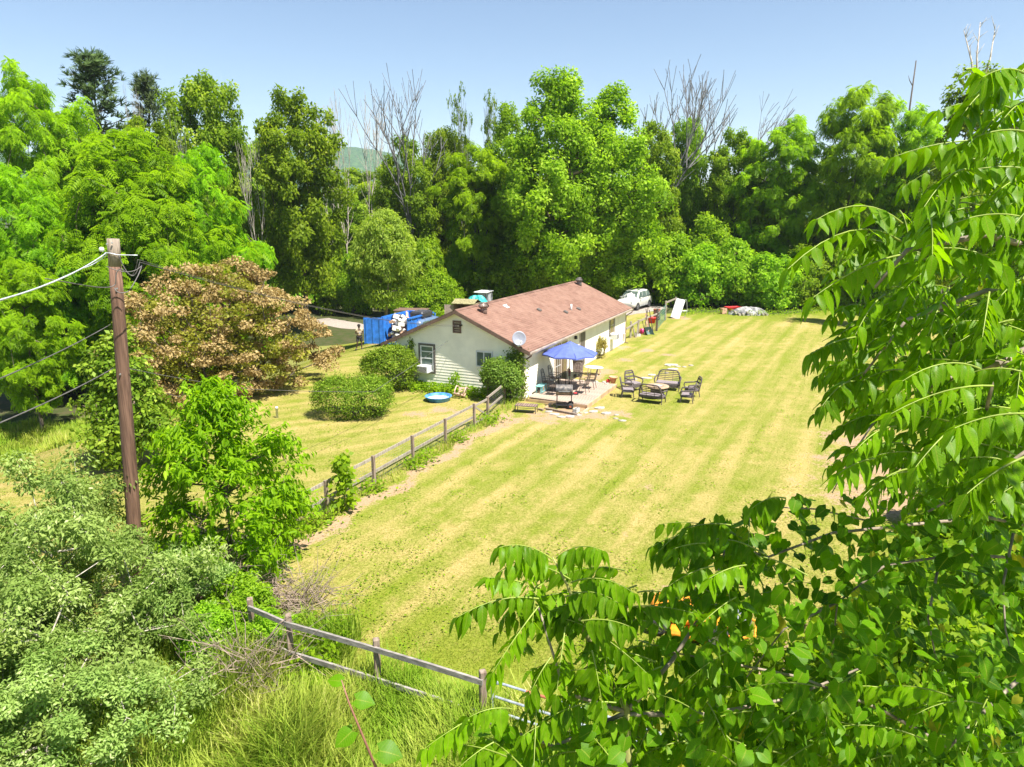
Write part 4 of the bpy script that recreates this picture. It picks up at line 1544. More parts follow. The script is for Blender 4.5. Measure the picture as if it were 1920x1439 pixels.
# valance
e0 = rows * 32
vs2 = [(vs[e0 + k][0] * 1.003, vs[e0 + k][1] * 1.003, vs[e0 + k][2] - .07) for k in range(32)]
mb.add([vs[e0 + k] for k in range(32)] + vs2, [(k, (k + 1) % 32, 32 + (k + 1) % 32, 32 + k) for k in range(32)])
cn = mb.build('canopy', M_UMB, um)
mb = MB(); mb.lathe([(.24, ZT - .10), (.20, ZT - .045), (.06, ZT + .02), (.001, ZT + .03)], 16); mb.build('vent_cap', M_UMB, cn)
mb = MB(); mb.lathe([(.02, ZT + .02), (.03, ZT + .05), (.001, ZT + .09)], 10); mb.build('finial', M_IRON, um)
for k in range(8):
    a = math.pi / 4 * k + math.pi / 8
    mb = MB(); mb.tube([(.03 * math.cos(a), .03 * math.sin(a), ZT - .05), (RR * 1.0 * math.cos(a), RR * 1.0 * math.sin(a), ZR + .0)], .008, 4); mb.build('rib', M_IRON, um)

# barrel smoker grill
gp = hl(2.28, -.62, 0)
gr = thing('barrel_grill', 'weathered grey barrel grill on legs at the near edge of the deck', 'grill', gp, R(-6))
Mx = Matrix.Rotation(R(90), 4, 'Y')
mb = MB(); mb.lathe([(.001, -.39), (.24, -.39), (.255, -.37), (.255, .37), (.24, .39), (.001, .39)], 24, M=Matrix.Translation((0, 0, .86)) @ Mx); br = mb.build('barrel', M_GRILL, gr, False)
mb = MB(); mb.tube([(-.25, -.27, .86), (-.25, -.31, .86), (.25, -.31, .86), (.25, -.27, .86)], .012, 6); mb.build('lid_handle', M_STEEL, br)
mb = MB(); mb.box((0, -.252, .83), (.76, .02, .03)); mb.build('lid_seam', M_IRON, br)
for sx in (-.33, .33):
    for sy in (-.17, .17):
        mb = MB(); mb.tube([(sx, sy, .72), (sx * 1.05, sy * 1.15, 0.0)], .02, 6); mb.build('leg', M_IRON, gr)
mb = MB(); mb.box((0, 0, .16), (.68, .36, .02)); mb.build('lower_shelf', M_IRON, gr)
mb = MB(); mb.box((.52, -.05, .70), (.26, .34, .025)); mb.build('side_shelf', M_IRON, gr)
mb = MB(); mb.lathe([(.045, 1.05), (.045, 1.42), (.07, 1.43), (.001, 1.47)], 10, (-.27, .1, 0)); mb.build('chimney', M_IRON, gr, True)
for sy in (-.24, .24):
    mb = MB(); mb.lathe([(.06, -.03), (.14, -.03), (.14, .03), (.06, .03)], 16, M=Matrix.Translation((.30, sy, .14)) @ Matrix.Rotation(R(90), 4, 'X')); wh = mb.build('wheel', M_TYRE, gr, True)
    mb = MB(); mb.lathe([(.001, -.02), (.06, -.02), (.06, .02), (.001, .02)], 12, M=Matrix.Translation((.30, sy, .14)) @ Matrix.Rotation(R(90), 4, 'X')); mb.build('hub', M_RUST, wh)
mb = MB(); mb.box((0, 0, .03), (.16, .1, .05), bev=.02)
tag(mb.build('red_tray', M_RED), 'small red tray on the side shelf of the barrel grill', 'tray').location = Vector(gp) + Vector((.50, -.1, .708))

# teal bench against the wall
bt = hl(.38, 1.45, DZ)
tb = thing('teal_bench', 'small faded teal slatted bench against the wall by the deck corner', 'bench', bt, -HYAW)
mb = MB(); mb.box((0, 0, .34), (.34, 1.35, .04), bev=.01); mb.build('top', M_TEAL, tb)
for sy in (-.6, .6):
    mb = MB(); mb.box((.12, sy, .16), (.05, .05, .32)); mb.build('leg', M_TEAL, tb)
    mb = MB(); mb.box((-.12, sy, .16), (.05, .05, .32)); mb.build('leg', M_TEAL, tb)
for k in range(8):
    mb = MB(); mb.box((.15, -.48 + k * .137, .18), (.02, .06, .28)); mb.build('slat', M_JUNKT if k % 2 else M_TEAL, tb)
mb = MB(); mb.box((.15, 0, .05), (.03, 1.2, .04)); mb.build('rail', M_TEAL, tb)

# bin
bp = hl(.62, 5.95, 0)
bn = thing('trash_bin', 'dark brown wheeled trash bin by the patio door', 'trash bin', bp, -HYAW + R(10))
mb = MB(); mb.prism([(-.22, 0), (.22, 0), (.28, .92), (-.28, .92)], 1, -.24, .24); mb.build('body', M_BIN, bn)
mb = MB(); mb.box((0, 0, .955), (.62, .56, .06), bev=.025); mb.box((.29, 0, .97), (.08, .4, .04)); mb.build('lid', M_BINLID, bn)
for s in (-1, 1):
    mb = MB(); mb.lathe([(.02, -.02), (.1, -.02), (.1, .02), (.02, .02)], 14, M=Matrix.Translation((-.22, s * .26, .1)) @ Matrix.Rotation(R(90), 4, 'X')); mb.build('wheel', M_TYRE, bn)

# white side table
sp = hl(1.28, 6.75, 0)
st = thing('white_side_table', 'white oval side table on the dirt beyond the bin', 'table', sp, -HYAW)
mb = MB(); mb.lathe([(.001, .40), (.44, .40), (.46, .42), (.44, .44), (.001, .44)], 24, sx=1.2, sy=.8); mb.build('top', M_WHITE, st)
for k in range(4):
    a = k * 1.571 + .7
    mb = MB(); mb.tube([(.35 * math.cos(a), .25 * math.sin(a), .41), (.42 * math.cos(a), .3 * math.sin(a), 0)], .02, 6); mb.build('leg', M_WHITE, st)

# plant pot and clutter on the far deck corner
pp = hl(3.08, 4.50, DZ)
pt_ = thing('plant_pot', 'terracotta pot on the far outer corner of the deck', 'pot', pp)
mb = MB(); mb.lathe([(.12, 0), (.19, .28), (.235, .28), (.235, .36), (.205, .36), (.19, .31), (.001, .31)], 18); mb.build('pot', M_TERRA, pt_, True)
mb = MB(); mb.lathe([(.001, .325), (.18, .315)], 14); mb.build('soil', M_DIRT, pt_)
mb = MB(); mb.lathe([(.001, 0), (.09, 0), (.11, .14), (.06, .2), (.001, .22)], 12)
tag(mb.build('red_ball', M_RED, None, True), 'small red container beside the terracotta pot', 'container').location = Vector(hl(2.84, 4.42, DZ))
rng = random.Random(5)
for k in range(9):
    mb = MB(); s = rng.uniform(.05, .12)
    mb.lathe([(.001, 0), (s, 0), (s * .8, s * .5), (.001, s * .7)], 6)
    o = mb.build('pebble', M_STONE); tag(o, 'loose stone on the far deck edge left of the terracotta pot', 'stone', 'stones on the deck edge')
    o.location = Vector(hl(2.05 + rng.random() * .85, 4.10 + rng.random() * .35, DZ)); o.rotation_euler = (0, 0, rng.random() * 6)

# low table on the grass
lp = G(987, 773)
lt = thing('low_table', 'low rusty metal coffee table on the grass beside the fence end', 'table', lp, R(-14))
mb = MB(); mb.box((0, 0, .33), (1.02, .52, .022), bev=.006); tp = mb.build('top', M_BRONZEMETAL, lt)
for k in range(9):
    mb = MB(); mb.box((-.44 + k * .11, 0, .347), (.05, .48, .01)); mb.build('slat', mat('rusty_slat', (.30, .20, .16), .7, .2, var=.25), tp)
for sx in (-.45, .45):
    for sy in (-.2, .2):
        mb = MB(); mb.tube([(sx, sy, .32), (sx * 1.04, sy * 1.1, 0)], .018, 6); mb.build('leg', M_IRON, lt)
mb = MB()
mb.tube([(-.46, -.21, .12), (.46, -.21, .12)], .01, 5); mb.tube([(-.46, .21, .12), (.46, .21, .12)], .01, 5); mb.build('stretcher', M_IRON, lt)


def timber(name, a, b, s, label, m=M_FENCEB, z=None):
    a, b = np.array(a, float), np.array(b, float)
    L = np.linalg.norm(b - a)
    ang = math.atan2(b[1] - a[1], b[0] - a[0])
    mb = MB(); mb.box((L / 2, 0, s / 2), (L, s, s), bev=.008)
    o = mb.build(name, m)
    o.location = (a[0], a[1], float(terrain(a[0], a[1])) - .01 if z is None else z)
    o.rotation_euler = (0, 0, ang)
    return tag(o, label, 'timber')


timber('landscape_timber', hl(1.66, -1.28), hl(3.28, -1.62), .11, 'dark timber on the ground in front of the barrel grill')
timber('landscape_timber', hl(1.58, -1.22), hl(1.50, -.36), .10, 'pale timber edging left of the barrel grill', M_DECKE)
timber('landscape_timber', hl(3.42, -1.5), hl(3.40, -.42), .10, 'pale timber edging right of the barrel grill', M_DECKE)
timber('landscape_timber', G(1010, 769), G(1018, 771), .10, 'short timber end right of the low rusty table')


def cinder(p, rz, label):
    t = thing('cinder_block', label, 'cinder block', p, rz)
    mb = MB()
    for x in (-.185, 0, .185):
        mb.box((x, 0, .095), (.03, .19, .19))
    for y in (-.08, .08):
        mb.box((0, y, .095), (.40, .03, .19))
    mb.build('block', M_BLOCK, t)


cinder(hl(3.05, -1.1), R(60), 'grey cinder block right of the grill, in front of the deck')
cinder(G(1196, 631), R(20), 'cinder block by the wooden brace posts at the far house corner')

# stepping stones and slabs
slabs = [(1258, 685, .9, .14), (1262, 693, .7, .22), (1254, 687, .25, .12), (1271, 688, .35, .12), (1283, 689, .3, .12), (1296, 686, .3, .2), (1222, 704, .5, .3), (1211, 710, .6, .25), (1180, 716, .5, .3), (1190, 712, .3, .2), (1125, 766, .55, .28), (1137, 776, .5, .2), (1112, 773, .5, .24), (1156, 779, .25, .14), (1155, 786, .22, .12), (1167, 790, .35, .16), (1040, 778, .45, .25), (1052, 783, .4, .2), (1068, 782, .45, .3), (1083, 779, .4, .24), (1095, 775, .4, .2), (1030, 773, .35, .2), (1250, 700, .25, .12)]
rng = random.Random(9)
for k, (px, py, w_, d_) in enumerate(slabs):
    p = G(px, py)
    n = 9
    mb = MB()
    poly = []
    for q in range(n):
        a = 2 * math.pi * q / n
        r = 1 + rng.uniform(-.16, .16)
        poly.append((w_ / 2 * r * math.cos(a), max(d_, w_ * .55) / 2 * r * math.sin(a)))
    mb.prism(poly, 2, -.03, .045)
    o = mb.build('stepping_stone', M_STONE)
    o.location = Vector(p); o.rotation_euler = (0, 0, rng.uniform(-.3, .3))
    where = 'pale flat stone in the grass beyond the wicker loveseat' if py < 720 else 'pale flat stone in the worn grass before the deck'
    tag(o, where, 'stone', 'stones beyond the wicker seats' if py < 720 else 'stones before the deck')


# ---------------------------------------------------------------- wicker suite round the fire table
def wicker_seat(name, label, cat, p, rz, w, group):
    t = thing(name, label, cat, p, rz, group)
    h = w / 2
    mb = MB(); mb.box((0, 0, .38), (w - .06, .54, .07), bev=.025); mb.build('cushion', M_CUSHION, t)
    mb = MB(); mb.box((0, 0, .315), (w, .56, .06), bev=.02)
    mb.box((0, -.27, .24), (w - .08, .025, .13)); mb.build('seat_frame', M_WICKER, t)
    for sx in (-1, 1):
        mb = MB(); mb.tube([(sx * (h - .03), -.25, .3), (sx * (h - .01), -.28, .14), (sx * (h - .02), -.30, 0)], [.028, .022, .018], 7); mb.build('leg', M_WICKER, t)
        mb = MB(); mb.tube([(sx * (h - .03), .25, .3), (sx * (h - .02), .31, 0)], [.026, .018], 7); mb.build('leg', M_WICKER, t)
        mb = MB(); mb.tube([(sx * (h - .01), -.27, .3), (sx * (h + .03), -.32, .5), (sx * (h + .04), -.27, .60), (sx * (h + .04), -.05, .61), (sx * (h + .02), .2, .62), (sx * (h - .03), .30, .66)], [.022, .028, .038, .038, .034, .026], 8); mb.build('armrest', M_WICKER, t)
    pts = []
    for q in np.linspace(-1, 1, 17):
        zz = .34 + .60 * (1 - abs(q) ** 4.5)
        pts.append(((h - .02) * (abs(q) ** .55) * (1 if q > 0 else -1), .25 + (zz - .34) * .24, zz))
    mb = MB(); mb.tube(pts, .035, 8); b_ = mb.build('back_frame', M_WICKER, t)
    ns = 3 if w < .9 else 5
    for k in range(ns):
        zz = .47 + .36 * k / (ns - 1)
        mb = MB(); mb.box((0, .25 + (zz - .34) * .24, zz), (w - .12, .015, .085 if ns == 3 else .035), (R(-13), 0, 0)); mb.build('back_slat', M_WICKER, b_)
    for k in (range(1) if w < .9 else range(2)):
        x = 0 if w < .9 else (-.2 + .4 * k)
        mb = MB(); mb.tube([(x, .27, .36), (x, .38, .9)], .012, 5); mb.build('back_stay', M_WICKER, b_)
    return t


fp = G(1233, 739)
FT = at(1233, 724, 34.9); FT = np.array([7.14, 33.86, 0.0])
ft = thing('fire_table', 'round sandstone-topped fire pit table among the wicker seats', 'table', FT)
mb = MB(); mb.lathe([(.001, .60), (.30, .60), (.30, .612), (.54, .612), (.56, .60), (.56, .565), (.50, .555), (.001, .555)], 32); top_ = mb.build('top', M_TILE, ft)
mb = MB(); mb.lathe([(.27, .618), (.265, .622), (.255, .622), (.25, .616)], 28); mb.build('burner_ring', M_TRIM, top_)
mb = MB(); mb.lathe([(.001, .62), (.25, .62)], 24); mb.build('burner_lid', mat('lid_tan', (.42, .33, .27), .7), top_)
mb = MB(); mb.lathe([(.30, .02), (.34, .1), (.34, .5), (.38, .555)], 8); mb.build('base', M_WICKER, ft)
mb = MB(); mb.lathe([(.37, 0), (.37, .04), (.3, .05)], 8); mb.build('foot', M_WICKER, ft)
GC = 'wicker seats round the fire table'


def face_to(p, q):
    return math.atan2(q[1] - p[1], q[0] - p[0]) + math.pi / 2


def seat_at(name, label, cat, x, y, w, off=0.0):
    p = np.array([x, y, 0.0])
    return wicker_seat(name, label, cat, p, face_to(p, FT) + off, w, GC)


seat_at('wicker_loveseat', 'dark wicker loveseat seen from behind, nearest the camera', 'loveseat', 6.72, 32.98, 1.18, R(-4))
seat_at('wicker_loveseat', 'dark wicker loveseat facing the camera beyond the fire table', 'loveseat', 8.02, 35.55, 1.22, R(8))
seat_at('wicker_chair', 'dark wicker armchair at the left, between the deck and the fire table', 'chair', 5.72, 34.05, .64)
seat_at('wicker_chair', 'dark round-backed wicker armchair behind left of the fire table', 'chair', 6.22, 35.45, .68)
seat_at('wicker_chair', 'dark wicker armchair at right with its mauve seat showing', 'chair', 8.42, 33.05, .66, R(14))
seat_at('wicker_chair', 'rightmost dark wicker armchair, turned sideways', 'chair', 8.95, 34.25, .66, R(-10))


# ---------------------------------------------------------------- yard plants
def shrub_thing(name, label, cat, p, rz, wood, crown, scale=1.0):
    t = thing(name, label, cat, p, rz)
    t.scale = (scale,) * 3 if not hasattr(scale, '__len__') else scale
    if wood is not None:
        obj('trunk', wood, None, t)
    obj('crown', crown, None, t)
    return t


# bronze-leaved tree: tan outside, olive inside
rng = np.random.default_rng(101)
BH, BR = 7.5, 4.7
C = envelope_points(rng, 330, .6, BH - .3, [(0, .85), (.15, 1), (.35, 1), (.6, .84), (.82, .58), (1, .2)], BR, BR, .7, .20)
Ci = envelope_points(rng, 200, .8, BH - .8, [(0, .8), (.3, 1), (.6, .86), (.85, .5), (1, .2)], BR * .9, BR * .9, .4, .16)
tr = [(0, 0, -.3), (.05, 0, .4), (.0, .05, .9), (-.05, .1, 1.5), (0, 0, 2.4), (.1, 0, 3.2)]
nodes, par, rad = skeleton(rng, np.concatenate([C, Ci]), tr, r_tip=.012)
rad[:6] = np.maximum(rad[:6], [.26, .22, .2, .18, .15, .12])
wood = wood_mesh('bronze_wood', nodes, par, rad); wood.materials.append(M_BARKD)
bp_ = G(425, 742)
bz = thing('bronze_tree', 'wide low tree with bronze-brown leaves behind the utility pole', 'tree', bp_)
obj('trunk', wood, None, bz)
V, F, q = leaf_cloud(rng, C, .42, 120, .15, up=.5, flat=.5, clump_var=.35)
# a few green shoots stay in the outer crown
crown = mesh_np('bronze_crown', V, F, False, {'rnd': q}); crown.materials.append(M_BRONZE); obj('crown', crown, None, bz)
V, F, q = leaf_cloud(rng, Ci, .5, 90, .16, up=.5, flat=.6)
crown = mesh_np('bronze_inner', V, F, False, {'rnd': q}); crown.materials.append(M_BRONZE_IN); obj('inner_foliage', crown, None, bz)

# small dark tree left of the pole
w_, c_ = tree_parts('pear', 103, 4.5, [(0, .75), (.2, 1), (.45, .95), (.7, .66), (.9, .36), (1, .12)], 1.45, 1.45, .35, 95, .42, 110, .16, M_HEDGE, shell=.5, trunk_r=.06, trunk_to=.7)
shrub_thing('pear_tree', 'small dense dark green tree just behind the utility pole', 'tree', G(246, 872), .4, w_, c_, 1.08)

# young cherry right of the pole
rng = np.random.default_rng(107)
CH = 5.0
C = envelope_points(rng, 170, .35, CH - .25, [(0, .75), (.25, 1), (.5, .95), (.75, .68), (.92, .36), (1, .12)], 1.55, 1.45, .45, .2)
tr = [(0, 0, -.2), (0, .02, .5), (.05, 0, 1.2), (0, 0, 2.2), (.05, .03, 3.2)]
nodes, par, rad = skeleton(rng, C, tr, r_tip=.008)
rad[:5] = [.07, .06, .05, .045, .04]
wood = wood_mesh('cherry_wood', nodes, par, rad); wood.materials.append(M_BARKD)
tvw = [(0, 0, 0), (-.19, .35, .05), (-.13, .75, .0), (0, 1, -.14), (.13, .75, .0), (.19, .35, .05), (0, .4, -.0), (0, .75, -.05)]
tfw = [(0, 1, 6, 6), (1, 2, 7, 6), (2, 3, 7, 7), (0, 6, 5, 5), (6, 7, 4, 5), (7, 3, 4, 4)]
# drooping leaves hung along short shoots
n_sh = 1500
ci = rng.integers(0, len(C), n_sh)
base = C[ci] + rand_unit(rng, n_sh) * rng.uniform(0, .34, (n_sh, 1))
out = unit(base - np.array([0, 0, 2.0])) * np.array([1, 1, .5]) + np.array([0, 0, .45]) + rng.normal(size=(n_sh, 3)) * .3
out = unit(out)
Ps, Ys, Zs, Rn = [], [], [], []
sr = rng.random(n_sh)
for k in range(9):
    p = base + out * (.06 + .065 * k) + np.array([0, 0, -.0022 * k * k])
    a = rng.random(n_sh) * 6.28
    side = unit(np.cross(out, np.stack([np.cos(a), np.sin(a), .4 * np.sin(a * 2)], 1)))
    ydir = unit(side * .75 + out * .35 + np.array([0, 0, -.75]))
    Ps.append(p); Ys.append(ydir); Zs.append(unit(np.cross(np.cross(ydir, np.array([0, 0, 1.])), ydir) + rng.normal(size=(n_sh, 3)) * .3)); Rn.append(sr * .5 + rng.random(n_sh) * .5)
Ps, Ys, Zs, Rn = np.concatenate(Ps), np.concatenate(Ys), np.concatenate(Zs), np.concatenate(Rn)
Zs = unit(Zs - (Zs * Ys).sum(1, keepdims=True) * Ys)
QF = [(0, 1, 2, 3), (0, 3, 4, 5)]
QV = [(0, 0, 0), (-.19, .35, .05), (-.12, .75, .0), (0, 1, -.14), (.12, .75, .0), (.19, .35, .05)]
V, F, q = scatter(QV, QF, Ps, np.cross(Ys, Zs), Ys, Zs, .185 * rng.uniform(.7, 1.25, len(Ps)), Rn)
crown = mesh_np('cherry_crown', V, F, False, {'rnd': q}); crown.materials.append(M_CHERRY)
cp = at(402, 722, 16.4)
shrub_thing('cherry_tree', 'bright green young tree with drooping leaves right of the utility pole', 'tree', (cp[0], cp[1], 0), 0, wood, crown, (.97, 1.0, 1.0))

# silvery shrubs at lower left
rng = np.random.default_rng(111)
P_OL = []
for sd_ in (111, 112):
    P_OL.append(tree_parts('silverberry', sd_, 3.6, [(0, .85), (.2, 1), (.45, .95), (.7, .72), (.9, .42), (1, .2)], 2.6, 2.6, .3, 115, .36, 260, .10, M_OLIVE, [(0, 0, 0), (-.2, .5, .05), (0, 1, -.04), (.2, .5, .05)], LEAF_F, shell=.62, trunk_r=.09, trunk_to=.45, lobes=.34, up=.35, r_tip=.006, bark=M_DEAD))
GO = 'silvery shrubs at the lower left'
for (x, y, s, sz, k, rz, lab) in ((-9.75, 13.6, 1.0, 1.12, 0, .3, 'tallest silvery-green shrub left of the pole foot'),
                                  (-8.1, 11.6, .88, .88, 1, 1.9, 'wide silvery-green shrub before the dead brush'),
                                  (-11.2, 11.4, 1.0, .95, 1, 4.0, 'silvery-green shrub at the left edge, below the tallest one'),
                                  (-7.3, 9.6, .74, .58, 0, 2.8, 'low silvery-green shrub at the bottom left, beside the tall grass'),
                                  (-9.0, 9.5, .9, .70, 1, 5.2, 'silvery-green shrub in the bottom left corner'),
                                  (-7.0, 13.6, .5, .55, 0, 1.1, 'small silvery shrub between the pole and the front fence')):
    t = thing('silver_shrub', lab, 'shrub', (x, y, -.05), rz, GO)
    t.scale = (s, s, sz)
    obj('trunk', P_OL[k][0], None, t); obj('crown', P_OL[k][1], None, t)


# clipped hedges
def hedge(name, label, p, rx, ry, h, n, size, matl, seed, box=2.6, rz=0.0, cat='hedge', tv=LEAF_V):
    rng = np.random.default_rng(seed)
    d = rand_unit(rng, n)
    d[:, 2] = np.abs(d[:, 2]) * np.where(rng.random(n) < .82, 1, -1)
    pw = (np.abs(d) ** box).sum(1) ** (-1 / box)
    P = d * pw[:, None] * rng.uniform(.8, 1.02, (n, 1)) * np.array([rx, ry, h / 2])
    P += .10 * np.sin(P[:, [1, 2, 0]] * 3.3 + seed) + .06 * np.sin(P * 8 + seed) + .07 * rng.normal(size=(n, 3))
    P[:, 2] += h / 2
    P[:, 2] = np.clip(P[:, 2], .03, None)
    X, Y, Z = frames(d * .8 + np.array([0, 0, .35]) + rng.normal(size=(n, 3)) * .55, rng)
    ns = 90
    sd = rand_unit(rng, ns); sd[:, 2] = np.abs(sd[:, 2])
    pb = (np.abs(sd) ** box).sum(1) ** (-1 / box)
    sb = sd * pb[:, None] * np.array([rx, ry, h / 2]) * .95 + np.array([0, 0, h / 2])
    sdir = unit(sd * .6 + np.array([0, 0, .7]) + rng.normal(size=(ns, 3)) * .25)
    SL = rng.uniform(.12, .38, ns)
    for k in range(9):
        i0 = n - (k + 1) * ns
        P[i0:i0 + ns] = sb + sdir * (SL * (k + 1) / 9)[:, None] + rng.normal(size=(ns, 3)) * .025
    lump = .5 + .5 * np.sin(P[:, 0] * 4 + seed) * np.sin(P[:, 1] * 4.5) * np.sin(P[:, 2] * 5)
    V, F, q = scatter(tv, LEAF_F, P, X, Y, Z, size * rng.uniform(.65, 1.3, n), np.clip(rng.random(n) * .75 + .25 * lump, 0, 1))
    c = mesh_np('hedge_crown', V, F, False, {'rnd': q}); c.materials.append(matl)
    tips = P[rng.integers(0, n, 110)] * .93
    nodes, par, rad = skeleton(rng, tips, [(0, 0, -.1), (0, 0, .15), (.03, 0, .4)], r_tip=.006)
    w = wood_mesh('hedge_wood', nodes, par, np.minimum(rad, .06)); w.materials.append(M_BARKD)
    t = thing(name, label, cat, p, rz)
    obj('stems', w, None, t); obj('crown', c, None, t)
    return t


hp = (G(588, 790) + G(728, 790)) / 2
hedge('round_hedge', 'large clipped round hedge on the lawn left of the house', (hp[0], hp[1] + .9, hp[2] - .03), 1.72, 1.15, 1.75, 15000, .085, M_HEDGE, 5, 2.9)
cb = hl(-7.15, -.95)
hedge('corner_shrub', 'leafy shrub hugging the left corner of the gable wall', (cb[0], cb[1], -.03), 1.42, 1.2, 2.2, 15000, .10, M_HEDGE, 7, 2.3, cat='shrub')
vb = hl(-.95, -.75)
vbm = leaf_mat('vine_leaves', (.10, .17, .02), (.20, .29, .045), (.33, .38, .12), hv=.05, trans=.35)
hedge('vine_shrub', 'yellow-green vine-tangled shrub against the near corner of the house', (vb[0], vb[1], -.03), 1.05, .62, 2.0, 9000, .115, vbm, 9, 2.2, -HYAW, cat='shrub')
sb_ = G(1127, 672)
hedge('yellow_bush', 'small yellowish bush against the sunlit wall beyond the umbrella', (sb_[0] - .1, sb_[1], -.02), .36, .36, 1.15, 1700, .09, leaf_mat('yellow_bush_leaves', (.22, .20, .05), (.38, .33, .10), (.30, .17, .07), hv=.05), 13, 2.2, cat='bush')


def climber(name, label, pts, n, spread, size, matl, seed, depth=.10):
    """vine leaves over a patch of wall; pts in house coords"""
    rng = np.random.default_rng(seed)
    P = []
    pts = np.array(pts, float)
    for _ in range(n):
        i = rng.integers(0, len(pts) - 1)
        t = rng.random()
        P.append(pts[i] + (pts[i + 1] - pts[i]) * t + rng.normal(size=3) * spread * np.array([1, 0, 1]) - np.array([0, rng.random() * depth + .03, 0]))
    P = np.array(P)
    P[:, 2] = np.clip(P[:, 2], .05, None)
    X, Y, Z = frames(np.array([0, -.8, .4]) + rng.normal(size=(n, 3)) * .4, rng, np.array([0, -.2, -1]) + rng.normal(size=(n, 3)) * .5)
    V, F, q = scatter(LEAF_V, LEAF_F, P, X, Y, Z, size * rng.uniform(.6, 1.3, n), rng.random(n))
    c = mesh_np('climber_leaves', V, F, False, {'rnd': q}); c.materials.append(matl)
    t = thing(name, label, 'vine', hl(0, 0, 0), -HYAW)
    obj('foliage', c, None, t)
    mb = MB(); mb.tube([(p[0], p[1] - .03, max(p[2], -.02)) for p in pts], .012, 5); mb.build('stem', M_BARKD, t)


climber('climbing_vine', 'dark vine climbing the gable corner to the dish', [(-.9, 0, 0), (-.8, 0, 1.6), (-.45, 0, 2.3), (-.25, -.1, 2.0), (-.1, -.12, 1.2), (-.05, -.15, .2)], 1500, .2, .12, vbm, 21, .16)
climber('climbing_vine', 'thin vine climbing the gable wall left of the air conditioner', [(-6.5, 0, 0), (-6.45, 0, 1.6), (-6.35, 0, 2.55)], 330, .11, .11, M_HEDGE, 22)
climber('climbing_vine', 'leafy sprig at the foot of the gable wall beside the plastic chair', [(-3.85, -.1, 0), (-3.8, -.1, .5), (-3.7, -.1, .95)], 260, .16, .13, M_WEED, 23, .3)

# weeds at the foot of the gable wall, along fences and by the woods
def weed_patch(rng, n, P, size, spread_h):
    C = P + np.stack([np.zeros(n), np.zeros(n), rng.random(n) * spread_h], 1)
    X, Y, Z = frames(np.array([0, 0, .8]) + rng.normal(size=(n, 3)) * .5, rng)
    return scatter(LEAF_V, LEAF_F, C, X, Y, Z, size * rng.uniform(.6, 1.3, n), rng.random(n))


rng = np.random.default_rng(131)
ws = []
for _ in range(2600):
    v, u = rng.uniform(-6.3, -1.0), -abs(rng.normal()) * .45 - .1
    p = hl(v, u); ws.append((p[0], p[1], 0))
for _ in range(2500):
    a = rng.uniform(-.2, 15.0); o_ = rng.normal() * .28 + .35
    p = FENCE_A + _fd * a + np.array([_fd[1], -_fd[0]]) * o_
    if math.sin(a * 2.1) + math.sin(a * 5.3) * .6 > .2:
        ws.append((p[0], p[1], 0))
for _ in range(3200):
    x = rng.uniform(15, 40); ws.append((x, 64.2 + .12 * (x - 20) + rng.normal() * .6 + math.sin(x * .45), 0))
for _ in range(5200):
    x, y = rng.uniform(-6.2, -3.4), rng.uniform(11.4, 14.6)
    if y < 13.6 + .35 * (-(x + 4)) and rng.random() < .8:
        ws.append((x, y, 0))
ws = np.array(ws)
V, F, q = weed_patch(rng, len(ws), ws, .14, .42)
wm = mesh_np('weeds', V, F, False, {'rnd': q})
tag(obj('weeds', wm, M_WEED), 'leafy green weeds along the wall, fences and edge of the wood', 'weeds', kind='stuff')

# sapling on the fence line
rng = np.random.default_rng(137)
sp_ = G(647, 958)
n = 420
hz = rng.random(n) ** .8 * 1.75
P = np.stack([rng.normal(size=n) * .17 * (1.15 - hz / 2.2), rng.normal(size=n) * .17, hz + .05], 1)
X, Y, Z = frames(np.array([0, -.3, .7]) + rng.normal(size=(n, 3)) * .45, rng, P * np.array([1, 1, 0]) * 4 + rng.normal(size=(n, 3)) * .4 + np.array([0, 0, -.3]))
V, F, q = scatter([(0, 0, 0), (-.36, .45, .05), (0, 1, -.08), (.36, .45, .05)], LEAF_F, P, X, Y, Z, .2 * rng.uniform(.6, 1.2, n), rng.random(n))
c = mesh_np('sapling_leaves', V, F, False, {'rnd': q}); c.materials.append(M_WEED)
t = thing('sapling', 'young broad-leaved sapling growing through the left fence', 'sapling', sp_)
obj('crown', c, None, t)
mb = MB(); mb.tube([(0, 0, -.05), (.02, 0, .9), (0, .03, 1.8)], [.02, .015, .006], 6); mb.build('trunk', M_BARK, t, True)


# green growth over the corner of the front fence
for px, py, H_, w_, lab in ((455, 1185, 1.35, 1.1, 'bright weedy bush over the corner of the front fence'), (505, 1225, .95, 1.2, 'low bright weeds at the foot of the front fence'), (395, 1235, 1.2, 1.0, 'weedy bush between the silvery shrubs and the dead twigs')):
    place_tree('weedy_bush', lab, 'bush', P_SHRUB[1], G(px, py), H_, 5, w_, px * .1)


# tangles of dead twigs
M_BRUSH = mat('brown_twigs', (.20, .15, .115), .9, var=.4, vscale=6)


def brush(label, x, y, w, h, n, seed):
    rng = np.random.default_rng(seed)
    mb = MB()
    for _ in range(n):
        a = rng.random() * 6.28
        p = np.array([rng.normal() * w * .3, rng.normal() * w * .2, rng.random() * h * .35])
        d = np.array([math.cos(a), math.sin(a) * .7, rng.uniform(.0, 1.0)]) * rng.uniform(.5, 1.3)
        m_ = p + d * .5 + rng.normal(size=3) * .12
        e = p + d + rng.normal(size=3) * .15 - np.array([0, 0, .15])
        mb.tube([p, m_, e], [.012, .008, .003], 3, False)
        for k in range(2):
            s = m_ + (e - m_) * rng.random()
            mb.tube([s, s + rng.normal(size=3) * .18], [.005, .002], 3, False)
    t = thing('dead_brush', label, 'brush', (x, y, float(terrain(x, y))))
    o = mb.build('twigs', M_BRUSH, t); o['kind'] = 'stuff'


